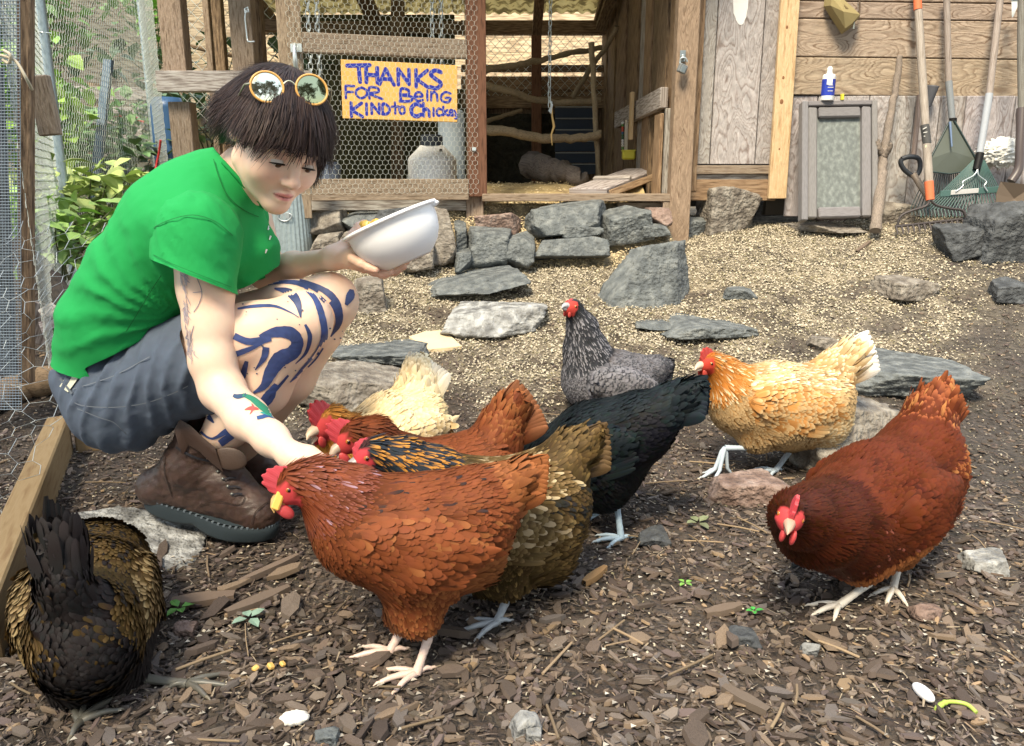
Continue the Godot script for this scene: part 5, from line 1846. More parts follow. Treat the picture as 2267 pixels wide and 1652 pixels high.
func build_litter() -> void:
	var r := RandomNumberGenerator.new()
	r.seed = 99
	var ground: Node3D = get_node("ground")
	# the larger pieces near the camera, each a part of the ground
	var kinds := []
	for k in 9:
		var m := MB.new()
		chip(m, Vector3.ZERO, 0.0, Vector3.UP, 0.043, [0.014, 0.019, 0.009, 0.022][k % 4], 0.0036, Color.WHITE, r)
		kinds.push_back(m.mesh(mats["bark0"]))
	for k in 290:
		var x := r.randf_range(20, 2250)
		var y := 1652.0 - 430.0 * pow(r.randf(), 1.3)
		var p := pg(x, y)
		var o := MeshInstance3D.new()
		o.name = numbered("bark_chip", ground)
		o.mesh = kinds[k % 9]
		o.material_override = mats["bark%d" % (r.randi() % 6)]
		ground.add_child(o, true)
		var s := r.randf_range(0.7, 1.25)
		if k % 11 == 0:
			s *= 1.6
		o.position = p + Vector3(0, 0.006 * s, 0)
		o.rotation = Vector3(r.randf_range(-0.25, 0.25), r.randf() * TAU, r.randf_range(-0.3, 0.3))
		o.scale = Vector3(s, s * r.randf_range(0.8, 1.6), s * r.randf_range(0.8, 1.1))
	# mulch: everything smaller or farther
	var m := MB.new()
	var made := 0
	for k in 60000:
		if made > 24000:
			break
		var d := 0.78 + 3.2 * pow(r.randf(), 1.15)
		var x := r.randf_range(-0.75, 0.75) * (d + 0.25)
		var z := -d
		var s := shavings_at(x, z)
		if r.randf() < s * 0.93:
			continue
		if x > 0.6 and d > 1.9 and r.randf() < 0.5:
			continue
		made += 1
		var big := r.randf() < 0.20 and d < 2.3
		var l := r.randf_range(0.022, 0.042) if big else r.randf_range(0.006, 0.022)
		var n := (gnormal(x, z) + Vector3(r.randf_range(-0.4, 0.4), 0, r.randf_range(-0.4, 0.4))).normalized()
		chip(m, Vector3(x, gh(x, z) + r.randf_range(-0.001, 0.007), z), r.randf() * TAU, n, l, l * r.randf_range(0.22, 0.6), r.randf_range(0.0012, 0.0036), bark_color(r), r)
	# fine broken bits and fibres between the chips
	for k in 22000:
		var d := 0.8 + 2.4 * pow(r.randf(), 1.1)
		var x := r.randf_range(-0.74, 0.74) * (d + 0.25)
		if r.randf() < shavings_at(x, -d):
			continue
		var c := Vector3(x, gh(x, -d) + r.randf_range(0.001, 0.009), -d)
		var a := r.randf() * TAU
		var l := r.randf_range(0.003, 0.012)
		var e := Vector3(cos(a), r.randf_range(-0.25, 0.25), sin(a)) * l
		var t := Vector3(-sin(a), r.randf_range(-0.3, 0.3), cos(a)) * r.randf_range(0.0006, 0.002)
		m.col = bark_color(r)
		if r.randf() < 0.14:
			m.col = Color(0.30, 0.24, 0.17)
		m.quad(c - e - t, c + e - t * 0.5, c + e + t * 0.5, c - e + t, Vector3.UP)
	stuff(put("bark_mulch", m, mats["litter"]))
	# thin sticks in the mulch
	m = MB.new()
	for k in 130:
		var x := r.randf_range(-1.1, 1.3)
		var d := r.randf_range(0.85, 2.5)
		var a := r.randf() * TAU
		var l := r.randf_range(0.03, 0.11)
		var p := Vector3(x, gh(x, -d) + 0.01, -d)
		var q := p + Vector3(cos(a) * l, 0, sin(a) * l)
		q.y = gh(q.x, q.z) + r.randf_range(0.004, 0.02)
		var f := r.randf_range(0.5, 1.2)
		m.col = Color(0.26 * f, 0.19 * f, 0.12 * f)
		m.tube([p, p.lerp(q, 0.5) + Vector3(0, 0.003, 0.004), q], [r.randf_range(0.001, 0.0025)], 5)
	stuff(put("twigs", m, mats["litter"]))
	# shavings: small curled flakes
	m = MB.new()
	made = 0
	for k in 260000:
		if made > 70000:
			break
		var d := 1.0 + 3.2 * pow(r.randf(), 0.8)
		var x := r.randf_range(-0.72, 0.72) * (d + 0.3)
		var z := -d
		var s := shavings_at(x, z)
		if r.randf() > s * 0.95 + 0.04:
			continue
		made += 1
		var l := r.randf_range(0.004, 0.0105)
		if s < 0.3:
			l *= 0.6
		var w := l * r.randf_range(0.16, 0.42)
		var yaw := r.randf() * TAU
		var n := (gnormal(x, z) + Vector3(r.randf_range(-0.7, 0.7), 0, r.randf_range(-0.7, 0.7))).normalized()
		var e := Vector3(cos(yaw), 0, sin(yaw))
		e = (e - n * n.dot(e)).normalized()
		var t := e.cross(n)
		var c := Vector3(x, gh(x, z) + r.randf_range(0.002, 0.009), z)
		var f := r.randf_range(0.66, 1.1)
		m.col = Color(0.53 * f, 0.465 * f, 0.35 * f)
		if r.randf() < 0.26:
			m.col = Color(0.22 * f, 0.19 * f, 0.11 * f)
		var up := n * l * 0.25
		m.quad(c - e * l * 0.5 - t * w, c - t * w + up, c + t * w + up, c - e * l * 0.5 + t * w, n)
		m.quad(c - t * w + up, c + e * l * 0.5 - t * w, c + e * l * 0.5 + t * w, c + t * w + up, n)
	for k in 15000:
		var inside := k > 8500
		var x := r.randf_range(-1.65, 0.6) if inside else r.randf_range(-0.85, 0.76)
		var tt := r.randf()
		var z := -lerpf(4.12, 5.2, tt * tt) if inside else lerpf(-3.70, -4.10, smoothstep(0.0, 1.0, tt))
		var y := (0.628 + 0.10 * smoothstep(4.1, 4.9, -z) + nz.get_noise_2d(x * 4.0, -z * 4.0) * 0.02 + 0.03 * smoothstep(0.35, 0.7, x)) if inside else lerpf(gh(x, -3.7) - 0.025, 0.645, tt)
		var l := r.randf_range(0.005, 0.011)
		var yaw := r.randf() * TAU
		var n := Vector3(r.randf_range(-0.7, 0.7), 1, r.randf_range(-0.3, 1.0)).normalized()
		var e := Vector3(cos(yaw), 0, sin(yaw))
		e = (e - n * n.dot(e)).normalized()
		var t := e.cross(n) * l * 0.35
		var c := Vector3(x, y + r.randf_range(0.002, 0.012), z + (0.0 if inside else r.randf_range(0, 0.02)))
		var f := r.randf_range(0.5, 1.2)
		m.col = Color(0.62 * f, 0.50 * f, 0.30 * f)
		m.quad(c - e * l * 0.5 - t, c - t + n * l * 0.2, c + t + n * l * 0.2, c - e * l * 0.5 + t, n)
		m.quad(c - t + n * l * 0.2, c + e * l * 0.5 - t, c + e * l * 0.5 + t, c + t + n * l * 0.2, n)
	# pale specks over bark
	for k in 1500:
		var d := 0.85 + 1.8 * r.randf()
		var x := r.randf_range(-0.7, 0.7) * (d + 0.3)
		var c := Vector3(x, gh(x, -d) + r.randf_range(0.006, 0.012), -d)
		var f := r.randf_range(0.5, 1.1)
		m.col = Color(0.55 * f, 0.50 * f, 0.42 * f)
		var l := r.randf_range(0.002, 0.006)
		m.tri(c + Vector3(l, 0, 0), c + Vector3(-l * 0.6, 0.001, l), c + Vector3(-l * 0.4, 0, -l), Vector3.UP)
	stuff(put("wood_shavings", m, mats["litter"]))

# tall trees round the yard, behind the viewer: they show in the sunglasses
func build_trees() -> void:
	var r := RandomNumberGenerator.new()
	r.seed = 321
	var tuft := MB.new()
	for k in 46:
		var p := Vector3(r.randf_range(-1, 1), r.randf_range(-0.7, 0.7), r.randf_range(-1, 1)) * 0.42
		var f := r.randf_range(0.6, 1.5)
		leaf_shape(tuft, p, Vector3(r.randf_range(-1, 1), r.randf_range(-0.8, 0.5), r.randf_range(-1, 1)).normalized(), Vector3(r.randf_range(-0.5, 0.5), 1, 0).normalized(), 0.2, 0.075, Color(0.045 * f, 0.085 * f, 0.02 * f))
	var mesh := tuft.mesh(mats["leaf"])
	for q in [[-5.5, 5.0, "tall leafy tree behind the viewer, farthest left"], [-1.0, 9.0, "tall leafy tree directly behind the viewer"], [4.5, 6.5, "tall leafy tree behind the viewer on the right"], [7.5, -1.0, "tall leafy tree beyond the right edge of the yard"], [-7.6, -6.0, "tall leafy tree beyond the wire fence, left of the photo"]]:
		var b := Vector3(q[0], 0, q[1])
		var o := thing("tree", q[2], "tree", b, "tall trees round the yard")
		var m := MB.new()
		m.col = Color(0.12, 0.09, 0.07)
		branch(m, [b + Vector3(0, -0.2, 0), b + Vector3(0.1, 2.5, 0), b + Vector3(-0.1, 5, 0.1), b + Vector3(0, 8, 0)], 0.22, 0.06)
		put("trunk", m, mats["bark_branch"], o)
		m = MB.new()
		m.col = Color(0.12, 0.09, 0.07)
		var tips: Array[Vector3] = []
		for k in 12:
			var a := k * 2.4
			var h := 3.0 + k * 0.42
			var l := 2.4 - k * 0.09
			var tip := b + Vector3(cos(a) * l, h + 0.9, sin(a) * l)
			m = MB.new()
			m.col = Color(0.12, 0.09, 0.07)
			branch(m, [b + Vector3(0, h, 0), b.lerp(tip, 0.5) + Vector3(0, h * 0.5 + 0.2, 0), tip], 0.07, 0.02)
			put("limb", m, mats["bark_branch"], o)
			tips.push_back(tip)
		var mm := MultiMesh.new()
		mm.transform_format = MultiMesh.TRANSFORM_3D
		mm.mesh = mesh
		mm.instance_count = 260
		for k in 260:
			var t: Vector3 = tips[k % 12]
			var p := t + Vector3(r.randfn(0, 0.55), r.randfn(0, 0.4), r.randfn(0, 0.55))
			mm.set_instance_transform(k, Transform3D(Basis.from_euler(Vector3(r.randf() * 0.6, r.randf() * TAU, r.randf() * 0.6)).scaled(Vector3.ONE * r.randf_range(0.8, 1.3)), p - b))
		var c := MultiMeshInstance3D.new()
		c.name = "crown"
		c.multimesh = mm
		stuff(c)
		o.add_child(c)

# ---------------------------------------------------------------- hens

var feather_seed := RandomNumberGenerator.new()

# one feather: a curved blade with a round tip; rows of colour from base to tip
func feather(m: MB, p: Vector3, dir: Vector3, n: Vector3, l: float, w: float, c0: Color, c1: Color, ce: Color, lift := 0.16, bend := 0.0) -> void:
	var s := dir.cross(n).normalized()
	var ts := [0.0, 0.38, 0.72, 0.93, 1.0]
	var ws := [0.35, 0.95, 1.0, 0.66, 0.12]
	var first := m.v.size()
	for k in 5:
		var t: float = ts[k]
		var c := p + dir * l * t + n * (l * (lift * t - bend * t * t) + 0.0004)
		var hw: float = w * 0.5 * ws[k]
		m.col = c0.lerp(c1, clampf(t * 1.25, 0.0, 1.0))
		if k >= 3:
			m.col = ce
		m.vert(c - s * hw - n * hw * 0.2, (n - s * 0.15).normalized())
		m.vert(c, n)
		m.vert(c + s * hw - n * hw * 0.2, (n + s * 0.15).normalized())
	for k in 4:
		var a := first + k * 3
		for j in 2:
			m.idx(a + j, a + j + 3, a + j + 1)
			m.idx(a + j + 1, a + j + 3, a + j + 4)

func shade(c: Color, f: float) -> Color:
	return Color(c.r * f, c.g * f, c.b * f)

func jj(q: Array) -> Vector3:
	return pz(q[0], q[1], q[2])

func jr(q: Array) -> float:
	var p := jj(q)
	return q[3] * (p - Vector3(0, EYE, 0)).dot(view_basis * Vector3(0, 0, -1)) / FOCAL

# colours: h is the hen's dictionary; region 0 body 1 breast 2 back 3 rump 4 neck 5 head 6 thigh 7 wing
func hen(h: Dictionary) -> void:
	var r := feather_seed
	r.seed = h.seed
	var C := jj(h.C); var B := jj(h.B); var R := jj(h.R); var Tb := jj(h.Tb); var N := jj(h.N); var M := jj(h.M); var H := jj(h.H); var K := jj(h.K); var T := jj(h.T)
	var rC := jr(h.C); var rB := jr(h.B); var rR := jr(h.R); var rT := jr(h.Tb); var rN := jr(h.N); var rM := jr(h.M); var rH := jr(h.H)
	var foot: Vector3 = jj(h.legs[0][1]) if h.legs.size() else Vector3(C.x, 0, C.z)
	var root := thing("hen", h.label, "hen", Vector3(C.x, gh(C.x, C.z), C.z), "hens feeding round the person")
	var fwd := (B - R).normalized()
	var side := fwd.cross(Vector3.UP).normalized()
	var up := side.cross(fwd).normalized()
	var f := Field.new()
	f.cap(R, C, rR, rC, 0.05, 0)
	f.cap(C, B, rC, rB, 0.05, 1)
	f.cap(R, Tb, rR * 0.9, rT, 0.04, 3)
	f.cap(Tb, Tb.lerp(T, 0.5), rT, rT * h.get("cone", 0.6), 0.03, 3)
	f.cap(B, N, rB * 0.9, rN, 0.05, 4)
	f.cap(N, M, rN, rM, 0.03, 4)
	f.cap(M, H, rM, rH * 0.92, 0.02, 4)
	var hf := (K - H).normalized()
	var hu := (Vector3.UP * 0.8 + (H - M).normalized() * 0.5)
	if h.has("hup"):
		hu = h.hup
	hu = (hu - hf * hu.dot(hf)).normalized()
	var hs := hf.cross(hu).normalized()
	f.ell(H + hf * rH * 0.25, Basis(hf, hu, hs), Vector3(rH * 1.15, rH * 0.95, rH * 0.82), 0.012, 5)
	f.ell(H + hf * rH * 0.8 - hu * rH * 0.15, Basis(hf, hu, hs), Vector3(rH * 0.7, rH * 0.6, rH * 0.55), 0.01, 5)
	for q in h.thighs:
		var t0: Vector3 = C.lerp(R, 0.25) + side * q[4] * rC * 0.5 - up * rC * 0.3
		f.cap(t0, jj(q), rC * 0.55, jr(q), 0.04, 6)
	if h.has("vent"):
		f.cap(R, jj(h.vent), rR * 0.85, jr(h.vent), 0.05, 3)
	# wings lie flat on the sides
	var wl: float = h.get("wing", 1.55)
	var wb := fwd * cos(h.get("wtilt", 0.12)) + up * sin(h.get("wtilt", 0.12))
	var wu := side.cross(wb).normalized()
	for s in [-1.0, 1.0]:
		var wc: Vector3 = C - fwd * rC * 0.12 + side * s * rC * 0.90 + up * rC * 0.16
		var ws: Vector3 = (side * s * 0.96 - up * 0.05).normalized()
		f.ell(wc, Basis(wb, wu, wb.cross(wu)), Vector3(rC * wl * 0.70, rC * 0.50, rC * 0.26), 0.003, 7)
	var m := MB.new()
	f.build(0.0085, m)
	m.smooth()
	var skin: Color = h.face
	for k in m.v.size():
		var j := f.nearest(m.v[k])
		var reg := f.region[j]
		m.c[k] = shade(h.col[clampi(reg, 0, 7)][0], 0.7)
		if reg == 5:
			var q := m.v[k] - H
			var x := q.dot(hf) / rH
			var y := q.dot(hu) / rH
			if x > 0.1 and y < 0.75:
				m.c[k] = skin
	put("body", m, mats["feather"], root)
	# plumage
	var pm := MB.new()
	var dens := [26000.0, 29000.0, 28000.0, 20000.0, 42000.0, 70000.0, 27000.0, 15000.0]
	var lens := [0.021, 0.017, 0.024, 0.027, 0.023, 0.010, 0.018, 0.030]
	var wids := [0.0075, 0.0065, 0.0065, 0.0095, 0.0036, 0.0032, 0.0065, 0.0125]
	var acc := 0.0
	for k in range(0, m.i.size(), 3):
		var p0 := m.v[m.i[k]]
		var p1 := m.v[m.i[k + 1]]
		var p2 := m.v[m.i[k + 2]]
		var area := (p1 - p0).cross(p2 - p0).length() * 0.5
		var mid := (p0 + p1 + p2) / 3.0
		var j := f.nearest(mid)
		var reg := f.region[j]
		var n := (m.n[m.i[k]] + m.n[m.i[k + 1]] + m.n[m.i[k + 2]]).normalized()
		if reg <= 1 and n.dot(up) > 0.45:
			reg = 2
		acc += area * dens[reg] * h.get("thick", 1.0)
		while acc > 1.0:
			acc -= 1.0
			var u := r.randf()
			var w := r.randf()
			if u + w > 1.0:
				u = 1.0 - u
				w = 1.0 - w
			var p := p0 + (p1 - p0) * u + (p2 - p0) * w
			if reg == 5:
				var q := p - H
				if q.dot(hf) / rH > 0.15 and q.dot(hu) / rH < 0.8:
					continue
			var flow := -fwd
			match reg:
				0: flow = -fwd - up * 0.45
				1: flow = -fwd * 0.8 - up * 0.75
				2: flow = -fwd - up * 0.05
				3: flow = (Tb - R).normalized() * 1.0 - fwd * 0.2 + (up * -0.5 if (p - R).dot(up) < 0.0 else Vector3.ZERO)
				4: flow = (B - N).normalized() * 0.3 + (N - M).normalized() * 0.5 + (M - H).normalized() * 0.5 - fwd * 0.25
				5: flow = -hf
				6: flow = -up - fwd * 0.3
				7: flow = -wb * 1.0 - wu * 0.15
			flow += Vector3(r.randf_range(-1, 1), r.randf_range(-1, 1), r.randf_range(-1, 1)) * (0.30 if reg in [0, 6, 3] else 0.16)
			flow = (flow - n * flow.dot(n)).normalized()
			var l: float = lens[reg] * r.randf_range(0.75, 1.3) * h.get("flen", 1.0)
			var pal: Array = h.col[reg]
			var tone := r.randf_range(0.92, 1.08)
			var patch := 1.0 + 0.6 * nz.get_noise_3dv(p * 16.0) + 0.3 * nz.get_noise_3dv(p * 45.0)
			var c0: Color = shade(pal[0], tone * patch)
			var c1: Color = shade(pal[1], tone * patch)
			var ce: Color = shade(pal[2], tone)
			if pal.size() > 3 and r.randf() < pal[4]:
				c1 = shade(pal[3], tone)
				ce = c1
			var loose := (0.085 if reg in [2, 3] else 0.058) + (0.07 * r.randf() if reg in [0, 6, 3] else 0.02 * r.randf())
			feather(pm, p, flow, (n + Vector3(r.randf_range(-1, 1), r.randf_range(-1, 1), r.randf_range(-1, 1)) * 0.06).normalized(), l, wids[reg] * r.randf_range(0.8, 1.2), c0, c1, ce, loose, 0.0)
	stuff(put("plumage", pm, mats["feather"], root))
	# wing feathers
	for s in [-1.0, 1.0]:
		for k in 8:
			var t := k / 7.0
			var p: Vector3 = C - fwd * rC * (0.12 + 0.5 * t) + side * s * rC * (1.19 - 0.10 * t) + wu * rC * (-0.34 + 0.40 * t)
			var d: Vector3 = (-wb - wu * (0.12 - 0.2 * t) - side * s * 0.15).normalized()
			var wm := MB.new()
			var pal: Array = h.col[7]
			var tone := r.randf_range(0.75, 1.1)
			big_feather(wm, p, d, (side * s + up * 0.15).normalized(), rC * r.randf_range(0.85, 1.05), rC * 0.21, shade(pal[1], tone), shade(h.get("wingtip", pal[2]), tone), 0.12)
			put("wing_feather", wm, mats["feather"], root)
	# tail: two leaning rows that meet along the top like a tent
	var td := (T - Tb).normalized()
	var tl := (T - Tb).length()
	var tu := (up - td * up.dot(td)).normalized()
	if h.has("tup"):
		tu = ((h.tup as Vector3) - td * (h.tup as Vector3).dot(td)).normalized()
	var tsd := td.cross(tu).normalized()
	var tn: int = h.get("tail_n", 7) + 2
	for s in [-1.0, 1.0]:
		for k in tn:
			var t := k / float(tn - 1)
			var spread: float = h.get("tail_spread", 0.5)
			var d: Vector3 = (td - tu * (spread * t * 1.1) + tsd * s * (0.06 + h.get("fan", 0.2) * t)).normalized()
			var p: Vector3 = Tb - td * 0.02 - tu * rT * (0.9 * t - 0.45) + tsd * s * rT * (0.15 + 0.4 * t)
			var wm := MB.new()
			var tone := r.randf_range(0.8, 1.15)
			big_feather(wm, p, d, (tsd * s + tu * (0.35 - 0.3 * t)).normalized(), (tl + 0.02) * (1.0 - 0.28 * t), tl * h.get("tail_w", 0.34) * 0.78, shade(h.tail[0], tone), shade(h.tail[1], tone), 0.1)
			put("tail_feather", wm, mats["feather"], root)
	# coverts round the tail base
	pm = MB.new()
	for k in 170:
		var a := r.randf() * TAU
		var o := tu * sin(a) + tsd * cos(a)
		var t := r.randf()
		var p := Tb.lerp(T, t * 0.28) - td * rT * 0.5 + o * rT * (1.0 - 0.3 * t)
		var pal: Array = h.col[3]
		var tone := r.randf_range(0.75, 1.2)
		feather(pm, p, (td + o * 0.1 + Vector3(r.randf_range(-1, 1), r.randf_range(-1, 1), r.randf_range(-1, 1)) * 0.12).normalized(), o, tl * r.randf_range(0.35, 0.75), tl * 0.12, shade(pal[0], tone), shade(pal[1], tone), shade(pal[2], tone), 0.08, 0.12)
	stuff(put("tail_coverts", pm, mats["feather"], root))
	hen_head(h, root, H, hf, hu, hs, rH)
	for q in h.legs:
		hen_leg(h, root, jj(q[0]), jj(q[1]), q[2], jj(h.thighs[mini(q[3], h.thighs.size() - 1)]) if h.thighs.size() else C, q[4] if q.size() > 4 else 0.0)

# a long vaned feather with a shaft and a cupped blade
func big_feather(m: MB, p: Vector3, d: Vector3, n: Vector3, l: float, w: float, c0: Color, c1: Color, curl: float) -> void:
	n = (n - d * n.dot(d)).normalized()
	var s := d.cross(n).normalized()
	var rows := 9
	var first := m.v.size()
	for k in rows:
		var t := k / float(rows - 1)
		var hw := w * 0.5 * (0.35 + 0.65 * smoothstep(0.0, 0.4, t)) * sqrt(maxf(0.0, 1.0 - pow(maxf(0.0, (t - 0.45) / 0.56), 2.0)))
		var c := p + d * l * t - n * curl * l * t * t
		for j in 5:
			var x := (j - 2) / 2.0
			m.col = c0.lerp(c1, smoothstep(0.35, 1.0, t))
			if j == 2:
				m.col = shade(m.col, 0.8)
			if j == 0 or j == 4:
				m.col = shade(m.col, 1.12)
			m.vert(c + s * hw * x - n * hw * 0.3 * x * x, (n + s * x * 0.5).normalized())
	for k in rows - 1:
		for j in 4:
			var a := first + k * 5 + j
			m.idx(a, a + 5, a + 1)
			m.idx(a + 1, a + 5, a + 6)

func hen_head(h: Dictionary, root: Node3D, H: Vector3, hf: Vector3, hu: Vector3, hs: Vector3, r: float) -> void:
	var red: Color = h.face
	# comb: a serrated plate on the crown
	var m := MB.new()
	var cs: float = h.comb
	var rows := []
	var n := 26
	for k in n:
		var t := k / float(n - 1)
		var a := lerpf(0.35, 2.35, t)
		var base := H + hf * r * 0.25 + (hf * cos(a) * 1.05 + hu * sin(a) * 0.9) * r
		var out := (hf * (cos(a) * 0.35 + 0.1) + hu * (0.7 + sin(a) * 0.4)).normalized()
		var hgt := cs * r * sin(PI * pow(t, 0.8)) * (0.72 + 0.28 * (1.0 - absf(fposmod(t * 6.0, 1.0) * 2.0 - 1.0)))
		rows.push_back([base - out * r * 0.2, base + out * hgt])
	m.col = Color(red.r * 0.95, red.g * 0.9, red.b * 1.1)
	for k in n - 1:
		var a: Vector3 = rows[k][0]; var b: Vector3 = rows[k][1]; var c: Vector3 = rows[k + 1][1]; var d: Vector3 = rows[k + 1][0]
		var th := r * 0.17
		for s in [-1.0, 1.0]:
			m.quad(a + hs * th * 1.6 * s, d + hs * th * 1.6 * s, c + hs * th * 0.6 * s, b + hs * th * 0.6 * s, hs * s)
		m.quad(b - hs * th * 0.6, c - hs * th * 0.6, c + hs * th * 0.6, b + hs * th * 0.6, b - a)
	put("comb", m, mats["wattle"], root)
	# wattles
	for s in [-1.0, 1.0]:
		m = MB.new()
		m.col = red
		ball(m, H + hf * r * 1.05 + hs * s * r * 0.32 - Vector3.UP * r * 0.95 * h.get("wattle", 1.0), r * 0.42 * h.get("wattle", 1.0), 2, Vector3(0.85, 1.35, 0.5), Basis(hf, hu, hs))
		put("wattle", m, mats["wattle"], root)
		m = MB.new()
		m.col = h.get("ear", red)
		ball(m, H + hs * s * r * 0.78 - hu * r * 0.25 - hf * r * 0.1, r * 0.28, 2, Vector3(1, 1.2, 0.5), Basis(hf, hu, hs))
		put("ear_lobe", m, mats["wattle"], root)
		m = MB.new()
		m.col = h.get("eye", Color(0.35, 0.12, 0.02))
		ball(m, H + hf * r * 0.62 + hs * s * r * 0.68 + hu * r * 0.2, r * 0.2, 2)
		var e := put("eye", m, mats["gloss"], root)
		m = MB.new()
		m.col = Color(0.008, 0.006, 0.006)
		ball(m, H + hf * r * 0.64 + hs * s * r * 0.80 + hu * r * 0.2, r * 0.115, 2)
		put("pupil", m, mats["gloss"], e)
	# beak: upper hook and lower jaw
	var gap: float = h.get("gape", 0.0)
	var bc: Color = h.get("beak", Color(0.42, 0.26, 0.12))
	var b0 := H + hf * r * 1.25
	m = MB.new()
	m.col = bc
	var bd := (hf + hu * gap * 0.35).normalized()
	m.tube([b0 - hf * r * 0.2 + hu * r * 0.08, b0 + bd * r * 0.34 + hu * r * 0.10, b0 + bd * r * 0.66 + hu * r * 0.0, b0 + bd * r * 0.88 - hu * r * 0.22], [r * 0.44, r * 0.34, r * 0.2, r * 0.02], 10, true)
	put("upper_beak", m, mats["satin"], root)
	m = MB.new()
	m.col = shade(bc, 1.1)
	bd = (hf - hu * gap).normalized()
	m.tube([b0 - hf * r * 0.25 - hu * r * 0.22, b0 + bd * r * 0.35 - hu * r * 0.26, b0 + bd * r * 0.72 - hu * r * 0.28], [r * 0.3, r * 0.2, r * 0.02], 8, true)
	put("lower_beak", m, mats["satin"], root)

func hen_leg(h: Dictionary, root: Node3D, hock: Vector3, foot: Vector3, yaw: float, thigh: Vector3, lift := 0.0) -> void:
	var m := MB.new()
	var c: Color = h.leg
	m.col = c
	var g := Vector3(foot.x, maxf(foot.y, gh(foot.x, foot.z) + 0.008) + lift, foot.z)
	var pts := []
	var rr := []
	var n := 14
	pts.push_back(thigh.lerp(hock, 0.4)); rr.push_back(0.011)
	for k in n:
		var t := k / float(n - 1)
		pts.push_back(hock.lerp(g, t))
		rr.push_back((0.0078 - 0.0012 * sin(t * PI)) * (1.0 + 0.07 * (k % 2)))
	m.tube(pts, rr, 10)
	var dark := shade(c, 0.75)
	for q in [[0.0, 0.056, 0.0066], [0.62, 0.048, 0.006], [-0.62, 0.046, 0.006], [PI + 0.25, 0.026, 0.0055]]:
		var a: float = deg_to_rad(yaw) + q[0]
		var d := Vector3(cos(a), 0, -sin(a))
		var tp := []
		var tr := []
		for k in 8:
			var t := k / 7.0
			var p: Vector3 = g + d * q[1] * t
			var floor_y := gh(p.x, p.z) + 0.006
			p.y = lerpf(g.y, floor_y + lift * (1.0 - t), smoothstep(0.0, 0.5, t)) + 0.005 * sin(t * PI)
			tp.push_back(p)
			tr.push_back(q[2] * (1.0 - 0.45 * t) * (1.0 + 0.10 * (k % 2)))
		m.col = c
		m.tube(tp, tr, 8)
		m.col = Color(c.r * 0.8 + 0.1, c.g * 0.8 + 0.08, c.b * 0.8 + 0.05)
		m.tube([tp[7] - d * 0.002, tp[7] + d * 0.006, tp[7] + d * 0.012 - Vector3(0, 0.004, 0)], [0.0032, 0.0025, 0.0006], 6)
	for k in m.v.size():
		var s := 1.0 + 0.22 * nz.get_noise_3dv(m.v[k] * 160.0)
		m.c[k] = shade(m.c[k], s)
	put("leg", m, mats["satin"], root)

